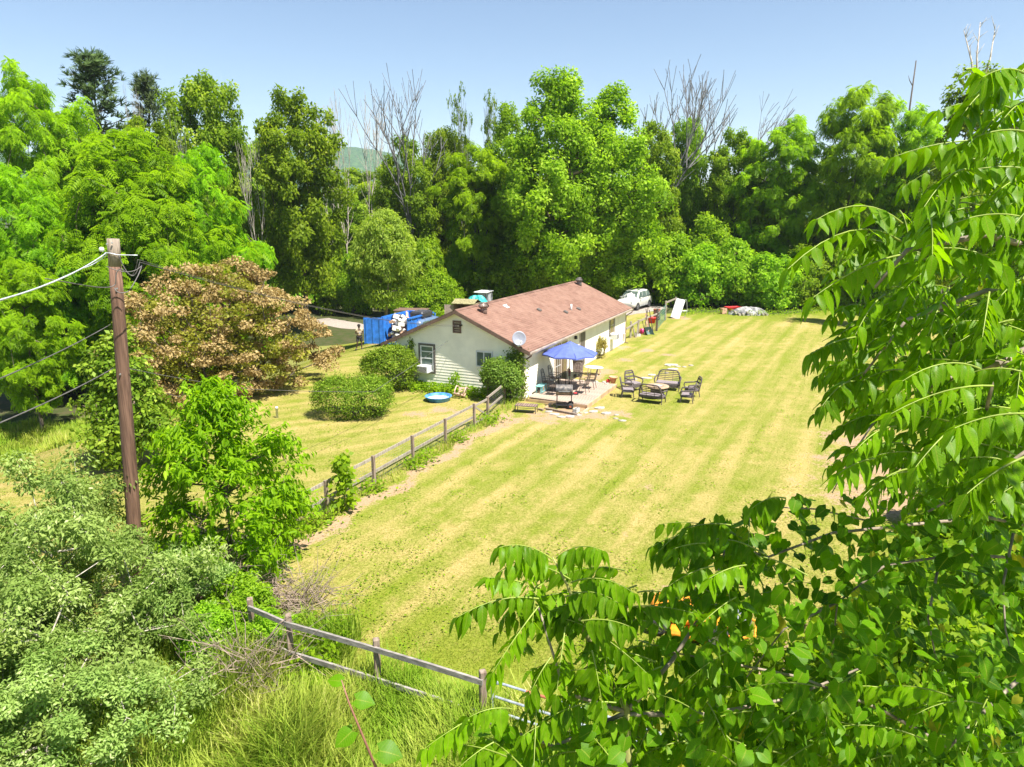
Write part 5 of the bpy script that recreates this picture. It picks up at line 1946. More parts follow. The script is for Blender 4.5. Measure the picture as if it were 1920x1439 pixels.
brush('tangle of dead grey twigs under the bright young tree', -6.6, 14.4, 2.2, 2.6, 190, 3)
brush('dead twigs beside the corner of the front fence', -4.9, 14.3, 1.4, 1.2, 120, 4)
brush('hanging dead twigs at the right of the silvery shrubs', -5.0, 11.9, 1.0, 1.9, 130, 6)

# tall grass before the front fence and in the far left strip
M_TALLG = leaf_mat('tall_grass_blades', (.20, .34, .02), (.44, .48, .085), (.70, .62, .28), trans=.45, tcol=(1.15, 1.15, .8), hv=.02)


def tall_grass(name, label, xs, ys, n, hmin, hmax, seed, keep, width=.012):
    rng = np.random.default_rng(seed)
    x, y = rng.uniform(*xs, n), rng.uniform(*ys, n)
    k = keep(x, y, rng)
    x, y = x[k], y[k]
    n = len(x)
    z = terrain(x, y)
    h = rng.uniform(hmin, hmax, n) * (.8 + .4 * np.sin(x * 2.1) * np.sin(y * 1.7))
    # lean: wind-combed in patches
    pa = 2.2 * np.sin(x * .55 + 1) + 1.8 * np.sin(y * .7) + rng.normal(size=n) * 1.3
    ln = h * rng.uniform(.15, .8, n)
    d = np.stack([np.cos(pa), np.sin(pa)], 1)
    wv = np.stack([-d[:, 1], d[:, 0], np.zeros(n)], 1) * (width * rng.uniform(.6, 1.4, n))[:, None]
    b = np.stack([x, y, z - .02], 1)
    def P(t):
        return b + np.stack([d[:, 0] * ln * t * t, d[:, 1] * ln * t * t, h * (t - .25 * t * t * (ln / h))], 1)
    V = np.stack([b - wv, b + wv, P(.5) + wv * .8, P(.5) - wv * .8, P(1) + wv * .15, P(1) - wv * .15], 1)
    F = (np.arange(n) * 6)[:, None, None] + np.array([(0, 1, 2, 3), (3, 2, 4, 5)])[None]
    patch = .5 + .35 * np.sin(x * 1.3 + .5) * np.sin(y * 1.1 + 2) + .2 * np.sin(x * 3.7)
    rnd = np.clip(patch * .65 + rng.random(n) * .45 - .05, 0, 1)
    me = mesh_np(name, V.reshape(-1, 3), F.reshape(-1, 4), False, {'rnd': np.repeat(rnd, 6)})
    o = obj(name, me, M_TALLG)
    tag(o, label, 'grass', kind='stuff')


def keep_front(x, y, rng):
    line = 12.35 - .42 * (x + 1.5) * .45
    return (y < np.where(x < -3.2, 13.4, 11.9 - .25 * (x + 3.2)) + rng.normal(size=len(x)) * .25) & ~((x < -5.6) & (rng.random(len(x)) < .6))


tall_grass('tall_grass', 'tall yellow-green grass before the front fence', (-7.5, 1.6), (8.0, 14.2), 70000, .35, .95, 41, keep_front)
tall_grass('rough_grass', 'rough straw grass strip under the trees at the left', (-32, -15.4), (29.0, 38), 26000, .2, .7, 42, lambda x, y, r: y > 29.6 + .12 * (x + 21) + .8 * np.sin(x * .5), .02)
tall_grass('fence_grass', 'long pale grass under the left fence rails', (-6.9, .2), (17.5, 33), 16000, .2, .5, 43, lambda x, y, r: (np.abs((x - FENCE_A[0]) * _fd[1] - (y - FENCE_A[1]) * _fd[0] - .12) < .28 + .15 * np.sin(y * 2)) & (r.random(len(x)) < .9), .012)


# short mown blades that roughen the lawn
def lawn_blades():
    rng = np.random.default_rng(47)
    n = 260000
    px = rng.uniform(-20, 1940, n)
    py = 600 + (1260 - 600) * rng.random(n) ** 1.05
    a, b = (px - 960) / F_PX, (719.5 - py) / F_PX
    r = np.stack([a, _c + b * _s, -_s + b * _c], 1)
    t = -CAM_H / r[:, 2]
    x, y = r[:, 0] * t, r[:, 1] * t
    x += rng.normal(size=n) * .1; y += rng.normal(size=n) * .3
    f = fields_dict(x, y)
    q = HO[:2]
    lv = (x - q[0]) * HV[0] + (y - q[1]) * HV[1]
    lu = (x - q[0]) * HU[0] + (y - q[1]) * HU[1]
    inside = (lv > -HW - .1) & (lv < .05) & (lu > -.1) & (lu < HLEN + .1)
    indeck = (lv > 0) & (lv < 3.4) & (lu > -.4) & (lu < 4.7)
    k = ~inside & ~indeck & (f['forest'] < .5) & (y < 72) & (rng.random(n) > f['dirt'] * .8)
    x, y = x[k], y[k]
    f = {g: v[k] for g, v in f.items()}
    n = len(x)
    z = terrain(x, y)
    dist = np.hypot(x, y)
    h = rng.uniform(.010, .030, n) * (1 + .5 * f['lush'])
    wd = .0035 + .00042 * dist
    an = rng.random(n) * 6.28
    w = np.stack([np.cos(an), np.sin(an), np.zeros(n)], 1) * wd[:, None]
    ln = rng.normal(size=(n, 2)) * .03
    bse = np.stack([x, y, z - .003], 1)
    tip = bse + np.stack([ln[:, 0], ln[:, 1], h], 1)
    V = np.stack([bse - w, bse + w, tip], 1).reshape(-1, 3)
    F = np.arange(n * 3).reshape(-1, 3)
    me = mesh_np('mown_grass', V, F, False, {g: np.repeat(v, 3) for g, v in f.items()})
    tag(obj('mown_grass', me, M_BLADE), 'short mown grass of the yellow-green lawn', 'grass', kind='stuff')


lawn_blades()


def lawn_weeds():
    rng = np.random.default_rng(53)
    n = 420
    px, py = rng.uniform(0, 1900, n), 620 + 620 * rng.random(n) ** .8
    C = np.array([G(a, b) for a, b in zip(px, py)])
    f = fields_dict(C[:, 0], C[:, 1])
    lv = (C - HO) @ HV; lu = (C - HO) @ HU
    ok = (f['forest'] < .3) & (f['wild'] < .5) & ~((lv > -HW - .4) & (lv < 3.7) & (lu > -.6) & (lu < HLEN + .3))
    C = C[ok]
    m = 26
    cl = np.repeat(np.arange(len(C)), m)
    k = len(cl)
    P = C[cl] + np.stack([rng.normal(size=k) * .22, rng.normal(size=k) * .22, np.zeros(k)], 1)
    P[:, 2] = terrain(P[:, 0], P[:, 1]) + rng.uniform(.02, .07, k)
    X, Y, Z = frames(np.array([0, 0, 1.]) + rng.normal(size=(k, 3)) * .4, rng)
    V, F, q = scatter(LEAF_V, LEAF_F, P, X, Y, Z, .06 * rng.uniform(.6, 1.5, k), rng.random(k))
    tag(obj('clover', mesh_np('clover', V, F, False, {'rnd': q}), M_WEED), 'small patches of clover and weeds scattered over the lawn', 'clover', kind='stuff')


lawn_weeds()


# ---------------------------------------------------------------- fences
def beam(mb, a, b, w, h):
    a, b = Vector([float(q) for q in a]), Vector([float(q) for q in b])
    d = b - a
    L = d.length
    m = Matrix.Translation((a + b) / 2) @ d.to_track_quat('X', 'Z').to_matrix().to_4x4()
    mb.box((0, 0, 0), (L, w, h), M=m)


def on_line(px):
    """point of the left fence line seen at column px"""
    r = ray(px, 850)
    k = r[0] / r[1]
    # FENCE_A + s*_fd with x = k*y
    s = (k * FENCE_A[1] - FENCE_A[0]) / (_fd[0] - k * _fd[1])
    p = FENCE_A + _fd * s
    return np.array([p[0], p[1], 0.0])


LF = thing('wood_fence', 'weathered post and rail fence running from the bushes to the house', 'fence', (FENCE_A[0], FENCE_A[1], 0))
off = Vector((FENCE_A[0], FENCE_A[1], 0))
lp_ = [on_line(p) for p in (548, 607, 699, 774, 836, 890, 915)] + [hl(-.55, -1.15)]
ph = 1.02
for k, p in enumerate(lp_):
    mb = MB(); mb.box(Vector(p) - off + Vector((0, 0, ph / 2 - .1)), (.10, .10, ph + .2), (0, 0, -.45), .008)
    mb.build('post', M_FENCEB, LF)
for k, (a, b) in enumerate(zip(lp_[:-1], lp_[1:])):
    if k == 5:
        continue
    for z in (.92, .42):
        mb = MB(); nrm = Vector((-_fd[1], _fd[0], 0)) * .06
        beam(mb, Vector(a) - off + nrm + Vector((0, 0, z + .01 * math.sin(k * 3))), Vector(b) - off + nrm + Vector((0, 0, z - .01 * math.sin(k * 2))), .04, .10)
        mb.build('rail', M_FENCE, LF)
    mb = MB()
    for z in np.linspace(.08, .9, 9):
        mb.tube([Vector(a) - off + Vector((0, 0, z)), Vector(b) - off + Vector((0, 0, z))], .0022, 3, False)
    n = int((Vector(b) - Vector(a)).length / .12)
    for q in range(n):
        s = Vector(a) - off + (Vector(b) - Vector(a)) * (q / n)
        mb.tube([s + Vector((0, 0, .06)), s + Vector((0, 0, .92))], .002, 3, False)
    o = mb.build('wire_mesh', M_GALV, LF); o['kind'] = 'stuff'
# gate
ga, gb = lp_[5], lp_[6]
gt = thing('wood_gate', 'small braced wooden gate in the fence beside the house', 'gate', ga)
ov = Vector(ga)
for z in (.9, .12):
    mb = MB(); beam(mb, Vector((0.03, .06, z)), Vector(gb) - ov + Vector((-.03, -.06, z)), .04, .09); mb.build('rail', M_FENCE, gt)
mb = MB(); beam(mb, Vector((0.04, .08, .84)), Vector(gb) - ov + Vector((-.03, -.06, .2)), .035, .08); mb.build('brace', M_FENCE, gt)
mb = MB()
for z in np.linspace(.2, .85, 8):
    mb.tube([Vector((0, 0, z)), Vector(gb) - ov + Vector((0, 0, z))], .0025, 3, False)
o = mb.build('wire_mesh', M_GALV, gt); o['kind'] = 'stuff'


def at_z(px, py, z):
    r = ray(px, py)
    t = (z - CAM_H) / r[2]
    return np.array([r[0] * t, r[1] * t, z])


FF = thing('front_fence', 'grey post and rail fence in the tall grass at the bottom', 'fence', at_z(540, 1152, 1.25) * np.array([1, 1, 0]))
ov = Vector(FF.location)
fpts = [at_z(*q, 1.25) * np.array([1, 1, 0]) for q in ((468, 1122), (540, 1152), (705, 1198), (905, 1258))]
for p in fpts:
    mb = MB(); mb.box(Vector(p) - ov + Vector((0, 0, .575)), (.115, .115, 1.35), (0, 0, .35), .012); mb.build('post', M_FENCEB, FF)
for a, b in zip(fpts[:-1], fpts[1:]):
    for z in (1.08, .45):
        mb = MB(); s = Vector((0, -.078, 0)); mid = (Vector(a) + Vector(b)) / 2 - ov + s + Vector((0, -.03, z + .03))
        beam(mb, Vector(a) - ov + s + Vector((0, 0, z)), mid, .045, .10)
        beam(mb, mid, Vector(b) - ov + s + Vector((0, 0, z)), .045, .10)
        mb.build('rail', M_RAIL, FF)
# tube gate beside it
gA = fpts[-1] + np.array([.16, -.02, 0])
gB = gA + np.array([2.6, -1.25, 0])
tg = thing('tube_gate', 'grey and rust tubular metal gate right of the front fence', 'gate', gA)
dv = Vector(gB - gA)
mb = MB(); mb.tube([(0, 0, .12), (0, 0, .98), dv * .03 + Vector((0, 0, 1.05)), dv * .08 + Vector((0, 0, 1.07))], .024, 8); mb.tube([dv + Vector((0, 0, .12)), dv + Vector((0, 0, 1.05))], .024, 8); mb.tube([(0, 0, 0), (0, 0, .15)], .03, 8); mb.build('upright', M_GALV, tg)
for k, z in enumerate((1.07, .78, .5, .2)):
    mb = MB(); mb.tube([dv * .02 + Vector((0, 0, z)), dv + Vector((0, 0, z))], .022, 8); mb.build('bar', M_GALV, tg)
mb = MB(); mb.tube([dv * .22 + Vector((0, 0, 1.07)), dv * .36 + Vector((0, 0, 1.07))], .0235, 8); mb.build('rusty_sleeve', M_RUST, tg)

# back fence beyond the house
BF = thing('back_fence', 'short wooden fence with braced posts past the far house corner', 'fence', G(1181, 634))
ov = Vector(BF.location)
q0, q1 = G(1182, 634), G(1196, 631)
for p in (q0, q1):
    mb = MB(); mb.box(Vector(p) - ov + Vector((0, 0, .6)), (.13, .13, 1.25), bev=.01); mb.build('post', M_FENCE, BF)
mb = MB(); beam(mb, Vector(hl(.1, HLEN)) - ov + Vector((0, 0, 1.0)), Vector(q1) - ov + Vector((0, .09, 1.1)), .05, .12); mb.build('rail', M_FENCE, BF)
mid = (Vector(q0) + Vector(q1)) / 2 - ov
mb = MB(); beam(mb, Vector(q0) - ov + Vector((.08, -.1, 1.0)), mid + Vector((.08, -.15, 0)), .05, .09); mb.build('brace', M_FENCE, BF)
mb = MB(); beam(mb, Vector(q1) - ov + Vector((0, -.1, 1.0)), mid + Vector((.14, -.12, 0)), .05, .09); mb.build('brace', M_FENCE, BF)

GF = thing('corner_fence', 'wooden posts with a green wire gate by the junk pile', 'fence', G(1231, 621))
ov = Vector(GF.location)
c0, c1, c2 = G(1231, 621), G(1247, 601), G(1266, 581)
for p, h, m_ in ((c0, 1.75, M_BARKD), (c1, 1.65, M_FENCE), (c2, 1.2, M_FENCE)):
    mb = MB(); mb.box(Vector(p) - ov + Vector((0, 0, h / 2 - .05)), (.14, .14, h + .1), bev=.01); mb.build('post', m_, GF)
mb = MB(); beam(mb, Vector(c1) - ov + Vector((0, 0, 1.5)), Vector(c2) - ov + Vector((0, 0, 1.05)), .06, .14); mb.build('rail', M_FENCE, GF)
mb = MB(); beam(mb, Vector(q1) - ov + Vector((0, .1, 1.1)), Vector(c0) - ov + Vector((0, 0, 1.35)), .05, .12); mb.build('rail', M_FENCE, GF)
mb = MB()
for z in np.linspace(.15, 1.3, 6):
    mb.tube([Vector(c0) - ov + Vector((0, 0, z)), Vector(c1) - ov + Vector((0, 0, z))], .018, 5)
for t_ in np.linspace(0.05, .95, 6):
    s = Vector(c0) - ov + (Vector(c1) - Vector(c0)) * t_
    mb.tube([s + Vector((0, 0, .15)), s + Vector((0, 0, 1.3))], .014, 5)
mb.build('wire_gate', mat('green_wire', (.10, .26, .22), .5, .3), GF)

# ---------------------------------------------------------------- pole and wires
ptop = at(212, 448, 15)
pbase = np.array([-8.88, 15.3, 0.0])
PO = thing('utility_pole', 'brown wooden utility pole with weathered top at left', 'utility pole', pbase)
dtop = Vector(ptop - pbase)
PH = dtop.length
mb = MB()
n = 11
pts = [(Vector((0, 0, -.5)) if k == 0 else dtop * (k / (n - 1)) * .93) for k in range(n)]
mb.tube(pts, [.165 - .04 * k / (n - 1) for k in range(n)], 16); mb.build('pole', M_POLE, PO, True)
mb = MB(); mb.tube([dtop * .93, dtop * .97, dtop], [.1255, .124, .122], 16); mb.build('pole_top', M_POLETOP, PO, True)


def pole_pt(py, r=.16, ang=0.0):
    """point on the pole surface seen at row py"""
    best = min(np.linspace(0, 1, 400), key=lambda t: abs(proj_y(pbase + np.array(dtop) * t) - py))
    p = pbase + np.array(dtop) * best
    return p + np.array([math.cos(ang) * r, math.sin(ang) * r, 0])


def proj_y(p):
    x, y, z = p[0], p[1], p[2] - CAM_H
    d = y * _c - z * _s
    return 719.5 - F_PX * (y * _s + z * _c) / d


for py, a in ((455, -1.2), (457, -1.9), (540, -1.0), (700, -1.4)):
    b_ = pole_pt(py, .15, a) - pbase
    mb = MB(); mb.lathe([(.001, 0), (.018, 0), (.018, .03), (.001, .03)], 6, M=Matrix.Translation(Vector(b_)) @ Matrix.Rotation(R(90), 4, 'X')); mb.build('bolt', M_STEEL, PO)


def wire(name, label, pts, r, m, sag=0.0, n=24, extra=None):
    out = []
    P = [np.array(p, float) for p in pts]
    for a, b in zip(P[:-1], P[1:]):
        for k in range(n):
            t = k / n
            q = a + (b - a) * t
            q[2] -= sag * 4 * t * (1 - t)
            out.append(q)
    out.append(P[-1])
    o0 = Vector(out[0])
    mb = MB(); mb.tube([Vector(q) - o0 for q in out], r, 6)
    o = mb.build(name, m, None, True)
    o.location = o0
    return tag(o, label, 'wire')


pl = pole_pt(474, .16, R(180))
pr = pole_pt(480, .16, R(-30))
far_l = at(-60, 578, 8.0)
wire('power_line', 'bright twisted power line running left from the pole top', [far_l, pl], .012, M_WIRE, .12)
wire('power_line', 'second strand just under the bright line left of the pole top', [at(-60, 583, 8.0), at(150, 505, 13.2), pl + np.array([0, 0, -.04])], .008, M_WIRE, .04)
att = hl(-3.42, -.22, 3.42)
wire('service_drop', 'dark cable dropping from the pole top to the gable of the house', [pr, at(262, 492, 15.2), att], .011, M_WIRED, .35)
wire('service_drop', 'pale bare wire twisted along the dark service cable', [pr + np.array([0, 0, .02]), at(258, 487, 15.1), att + np.array([.02, 0, .05])], .004, M_WIRED, .37)
wire('pole_band', 'pale wire wrapped round the pole top', [pole_pt(474, .165, R(180)), pole_pt(475, .17, R(220)), pole_pt(475, .17, R(270)), pole_pt(477, .17, R(320)), at(258, 479, 15)], .010, M_WIRE, n=3)
lw = pole_pt(608, .19, R(180))
wire('phone_line', 'thin grey line meeting the pole below its top from the left', [at(-60, 735, 9), lw], .009, M_WIRED, .05)
lw2 = pole_pt(690, .20, R(180))
wire('phone_line', 'lowest grey line rising to the pole from the left edge', [at(-60, 818, 9), lw2], .011, M_WIRED, .05)
wire('phone_line', 'low line sagging from the pole past the bronze tree to the house', [pole_pt(690, .2, R(-20)), at(470, 730, 21), at(700, 735, 28), hl(-4.2, -.05, 2.6)], .009, M_WIRED, .03)


def bez(a, b, c, d, n=14):
    return [(1 - t) ** 3 * np.array(a) + 3 * (1 - t) ** 2 * t * np.array(b) + 3 * (1 - t) * t * t * np.array(c) + t ** 3 * np.array(d) for t in np.linspace(0, 1, n)]


lp1 = bez(at(85, 523, 11.8), at(150, 533, 13.5), at(205, 548, 14.8), at(217, 533, 14.75)) + bez(at(217, 533, 14.75), at(215, 500, 14.7), at(228, 500, 14.7), at(236, 512, 14.8), 8)
wire('loop_cable', 'slack cable looping from the power line round the front of the pole', lp1, .011, M_WIRED, n=1)
lp2 = bez(at(215, 540, 14.75), at(216, 552, 14.75), at(235, 552, 14.75), at(243, 545, 14.9), 8) + bez(at(243, 545, 14.9), at(252, 530, 15), at(262, 515, 15.1), at(266, 497, 15.3), 8)
wire('loop_cable', 'drooping cable loop on the right of the pole top', lp2, .011, M_WIRED, n=1)
wire('loop_cable', 'short level cable crossing the pole under the band', bez(at(200, 500, 14.8), at(225, 512, 14.75), at(250, 515, 15), at(264, 500, 15.2)), .009, M_WIRED, n=1)
mb = MB(); mb.lathe([(.03, 0), (.05, .03), (.05, .06), (.03, .09)], 10)
o = tag(mb.build('insulator', M_WHITE), 'small pale clamp where the power line meets the pole', 'insulator'); o.location = Vector(at(191, 472, 14.9))
# mast knob on the gable
mb = MB(); mb.box((-3.42, -.12, 3.44), (.06, .22, .08)); mb.build('service_bracket', M_IRON, house)

# ---------------------------------------------------------------- small yard things
pp_ = G(822, 751)
po = thing('wading_pool', 'round blue plastic wading pool on the grass', 'pool', pp_)
mb = MB(); mb.lathe([(.001, .01), (.55, .01), (.60, .2), (.66, .22), (.66, .235), (.59, .225), (.53, .03), (.001, .025)], 28); mb.build('shell', M_POOL, po, True)
mb = MB(); mb.lathe([(.001, .11), (.56, .11)], 28); mb.build('water', M_WATER, po)

cp_ = G(874, 741)
pc = thing('plastic_chair', 'tipped faded pink plastic chair lying by the gable wall', 'chair', cp_ + np.array([0, 0, .05]), R(150))
Mt = Matrix.Rotation(R(-62), 4, 'X')
mb = MB()
pts = []
for q in np.linspace(-1, 1, 15):
    pts.append((.27 * (abs(q) ** .6) * (1 if q > 0 else -1), .22, .4 + .48 * (1 - abs(q) ** 3)))
mb.tube(pts, .035, 6, M=Mt); bk = mb.build('back_frame', M_PINKPL, pc, True)
for x in (-.15, -.05, .05, .15):
    mb = MB(); mb.tube([(x, .22, .4), (x, .22, .84)], .022, 5, M=Mt); mb.build('back_slat', M_PINKPL, bk)
mb = MB(); mb.box((0, 0, .4), (.5, .46, .04), bev=.015, M=Mt); mb.build('seat', M_PINKPL, pc)
for sx in (-1, 1):
    mb = MB(); mb.tube([(sx * .25, .22, .62), (sx * .29, 0, .64), (sx * .28, -.22, .6), (sx * .27, -.25, .4)], .03, 6, M=Mt); mb.build('armrest', M_PINKPL, pc, True)
    for sy in (-.21, .21):
        mb = MB(); mb.tube([(sx * .22, sy, .4), (sx * .26, sy * 1.15, 0.02)], .025, 6, M=Mt); mb.build('leg', M_PINKPL, pc)

sk = G(520, 784)
s_ = thing('white_marker', 'short white marker post in the left lawn', 'post', sk)
mb = MB(); mb.lathe([(.055, -.05), (.055, .42), (.065, .42), (.065, .5), (.02, .53), (.001, .53)], 12); mb.build('pipe', M_WHITE, s_, True)


# ---------------------------------------------------------------- person
def skin_mesh(name, pts, edges, radii, matl, parent, root=0, sub=2):
    me = bpy.data.meshes.new(name)
    me.from_pydata([tuple(p) for p in pts], edges, [])
    o = bpy.data.objects.new(name, me)
    link(o)
    o.parent = parent
    me.materials.append(matl)
    m = o.modifiers.new('skin', 'SKIN')
    for v, r in zip(me.skin_vertices[0].data, radii):
        v.radius = r if hasattr(r, '__len__') else (r, r)
    me.skin_vertices[0].data[root].use_root = True
    m.use_smooth_shade = True
    s = o.modifiers.new('sub', 'SUBSURF'); s.levels = sub; s.render_levels = sub
    return o


ps = G(675, 656)
pe = thing('person', 'person in khaki shirt and black shorts standing on the lawn holding a phone', 'person', ps, R(20))
J = dict(pel=(0, 0, .95), wa=(0, 0, 1.1), ch=(0, -.01, 1.34), nk=(0, 0, 1.5), hd=(0, -.03, 1.62), ht=(0, -.02, 1.74),
         ls=(.18, 0, 1.42), le=(.25, .03, 1.15), lw=(.12, -.22, 1.16), lh=(.04, -.27, 1.2),
         rs=(-.18, 0, 1.42), re=(-.25, .03, 1.15), rw=(-.12, -.22, 1.16), rh=(-.04, -.27, 1.2),
         lhip=(.1, 0, .9), lk=(.12, -.03, .5), la=(.13, .02, .09), lf=(.15, -.12, .04),
         rhip=(-.1, 0, .9), rk=(-.16, -.10, .52), ra=(-.24, -.02, .11), rf=(-.28, -.14, .05))
names = list(J)
ix = {k: i for i, k in enumerate(names)}
E_ = [('pel', 'wa'), ('wa', 'ch'), ('ch', 'nk'), ('nk', 'hd'), ('hd', 'ht'), ('ch', 'ls'), ('ls', 'le'), ('le', 'lw'), ('lw', 'lh'), ('ch', 'rs'), ('rs', 're'), ('re', 'rw'), ('rw', 'rh'), ('pel', 'lhip'), ('lhip', 'lk'), ('lk', 'la'), ('la', 'lf'), ('pel', 'rhip'), ('rhip', 'rk'), ('rk', 'ra'), ('ra', 'rf')]
rd = dict(pel=(.15, .11), wa=(.13, .1), ch=(.15, .11), nk=(.055, .055), hd=(.085, .10), ht=(.05, .06), ls=.06, le=.045, lw=.032, lh=.04, rs=.06, re=.045, rw=.032, rh=.04, lhip=.09, lk=.062, la=.042, lf=.035, rhip=.09, rk=.062, ra=.042, rf=.035)
skin_mesh('body', [J[k] for k in names], [(ix[a], ix[b]) for a, b in E_], [rd[k] for k in names], M_SKIN, pe)
ts = ['wa', 'ch', 'ls', 'le', 'rs', 're']
tp_ = [(0, 0, .95), (0, 0, 1.15), (0, -.01, 1.36), (.18, 0, 1.42), (.22, .02, 1.26), (-.18, 0, 1.42), (-.22, .02, 1.26), (0, 0, 1.46)]
skin_mesh('shirt', tp_, [(0, 1), (1, 2), (2, 3), (3, 4), (2, 5), (5, 6), (2, 7)], [(.175, .135), (.165, .125), (.17, .13), .085, .08, .085, .08, .08], M_SHIRT, pe)
sp2 = [(0, 0, .96), (.1, 0, .88), (.125, -.03, .52), (-.1, 0, .88), (-.16, -.085, .54)]
skin_mesh('shorts', sp2, [(0, 1), (1, 2), (0, 3), (3, 4)], [(.165, .125), .12, .095, .12, .095], M_SHORTS, pe)
mb = MB(); mb.lathe([(.105, 1.62), (.112, 1.68), (.095, 1.745), (.05, 1.78), (.001, 1.785)], 14, (0, -.005, 0), sy=1.1); mb.build('hair', M_HAIR, pe, True)
for sx in (-1, 1):
    mb = MB(); mb.box((sx * .14 if sx > 0 else -.27, -.06, .035), (.1, .26, .08), bev=.03); mb.build('shoe', M_PLASTIC, pe, True)
mb = MB(); mb.box((0, -.30, 1.22), (.075, .012, .15), (R(-35), 0, 0), .004)
ph_ = mb.build('phone', M_PLASTIC); tag(ph_, 'dark phone held in both hands by the standing person', 'phone'); ph_.matrix_world = Matrix.Translation(Vector(ps)) @ Matrix.Rotation(R(20), 4, 'Z')


# ---------------------------------------------------------------- things behind the house
def wheel(parent, c, r, w, axis_rot):
    M = Matrix.Translation(Vector(c)) @ axis_rot
    mb = MB(); mb.lathe([(r * .62, -w / 2), (r * .93, -w / 2), (r, -w * .3), (r, w * .3), (r * .93, w / 2), (r * .62, w / 2), (r * .62, -w / 2)], 24, M=M); wh = mb.build('wheel', M_TYRE, parent, True)
    mb = MB(); mb.lathe([(.001, -w * .35), (r * .62, -w * .35), (r * .62, w * .35), (.001, w * .35)], 20, M=M); rm = mb.build('rim', M_JUNKD, wh)
    for k in range(5):
        a = 2 * math.pi * k / 5
        mb = MB()
        for s in (-1, 1):
            mb.box((r * .32 * math.cos(a), r * .32 * math.sin(a), s * w * .37), (r * .6, r * .13, w * .08), (0, 0, a), M=M)
        mb.build('spoke', M_RIM, wh)
    mb = MB(); mb.lathe([(r * .56, -w * .40), (r * .63, -w * .40), (r * .63, w * .40), (r * .56, w * .40)], 20, M=M); mb.build('rim_edge', M_RIM, wh)


def loft_car(t, st, sections, matl, name='body'):
    """st: x stations; each section: list of (y, z) half outline from the sill to the roof centre"""
    vs, fs = [], []
    n = None
    for x, sec in zip(st, sections):
        full = [(x, y, z) for y, z in sec] + [(x, -y, z) for y, z in reversed(sec)]
        n = len(full)
        vs += full
    for i in range(len(st) - 1):
        for k in range(n):
            q = (k + 1) % n
            fs.append((i * n + k, i * n + q, (i + 1) * n + q, (i + 1) * n + k))
    fs.append(tuple(range(n)))
    fs.append(tuple(reversed(range((len(st) - 1) * n, len(st) * n))))
    mb = MB(); mb.add(vs, fs)
    return mb.build(name, matl, t, True)


# white SUV: x runs to the front
sv = thing('white_suv', 'white sport utility car parked on gravel beyond the far end of the house', 'car', (11.7, 67.9, float(terrain(11.7, 67.9)) + .03), R(180 + 59))
sv.scale = (1.06, 1.04, 1.04)
st_ = [-2.3, -2.2, -1.6, -.6, .4, 1.1, 1.9, 2.25, 2.32]
def sec(hood, w, bel, sill=.32):
    return [(w * .90, sill), (w, sill + .12), (w, bel - .12), (w * .96, bel), (w * .80, hood - .04), (w * .45, hood), (0, hood + .01)]
bodyS = loft_car(sv, st_, [sec(.98, .80, .93, .42), sec(1.05, .88, 1.0), sec(1.08, .92, 1.03), sec(1.06, .93, 1.01), sec(1.04, .93, 1.0), sec(1.06, .93, .99), sec(.98, .90, .90), sec(.86, .82, .80, .38), sec(.75, .74, .70, .42)], M_CARW)
cab = loft_car(sv, [-2.18, -1.75, -1.0, 0.0, .55, 1.25], [[(.76, 1.02), (.72, 1.10), (.68, 1.16), (.4, 1.18), (0, 1.18)], [(.84, 1.02), (.74, 1.35), (.64, 1.60), (.4, 1.64), (0, 1.65)], [(.86, 1.02), (.76, 1.36), (.65, 1.68), (.4, 1.72), (0, 1.73)], [(.86, 1.0), (.76, 1.36), (.65, 1.70), (.4, 1.74), (0, 1.75)], [(.86, 1.0), (.76, 1.34), (.64, 1.64), (.4, 1.69), (0, 1.70)], [(.84, .98), (.78, 1.04), (.74, 1.08), (.4, 1.10), (0, 1.10)]], M_CARW, 'cabin')
for s in (-1, 1):
    for (a, b, c_, d_) in (((-1.72, 1.08), (-.95, 1.08), (-1.0, 1.58), (-1.52, 1.52)), ((-.88, 1.08), (.02, 1.07), (-.02, 1.60), (-.9, 1.58)), ((.10, 1.07), (.98, 1.07), (.48, 1.56), (.06, 1.60))):
        def yy(z):
            return s * (.868 - (z - 1.0) * .30)
        mb = MB(); q = [(p[0], yy(p[1]) + s * .012, p[1]) for p in (a, b, c_, d_)]; q2 = [(p[0], yy(p[1]) - s * .03, p[1]) for p in (a, b, c_, d_)]
        mb.add(q + q2, [(0, 1, 2, 3), (7, 6, 5, 4), (0, 4, 5, 1), (1, 5, 6, 2), (2, 6, 7, 3), (3, 7, 4, 0)]); mb.build('side_window', M_GLASS, cab)
    for x in (1.42, -1.38):
        wheel(sv, (x, s * .84, .37), .37, .24, Matrix.Rotation(R(90), 4, 'X'))
    mb = MB(); mb.box((2.2, s * .58, .78), (.16, .34, .15), (0, 0, s * -.35), .04); mb.build('headlight', M_STEEL, sv)
    mb = MB(); mb.box((-2.2, s * .66, .92), (.1, .24, .18), bev=.03); mb.build('tail_light', M_RED, sv)
    mb = MB(); mb.box((.85, s * 1.0, 1.08), (.14, .2, .13), bev=.04); mb.build('side_mirror', M_CARW, sv)
    mb = MB(); mb.box((0, s * .95, .36), (2.0, .09, .05), bev=.02); mb.build('running_board', M_STEEL, sv)
    mb = MB(); mb.box((.0, s * .938, .84), (.16, .02, .03)); mb.build('door_handle', M_STEEL, sv)
mb = MB(); mb.add([(.62, -.6, 1.645), (.62, .6, 1.645), (1.2, .70, 1.125), (1.2, -.70, 1.125)], [(0, 1, 2, 3)]); mb.build('windshield', M_GLASS, cab)
mb = MB(); mb.add([(-1.80, -.6, 1.60), (-1.80, .6, 1.60), (-2.15, .66, 1.2), (-2.15, -.66, 1.2)], [(3, 2, 1, 0)]); mb.build('rear_window', M_GLASS, cab)

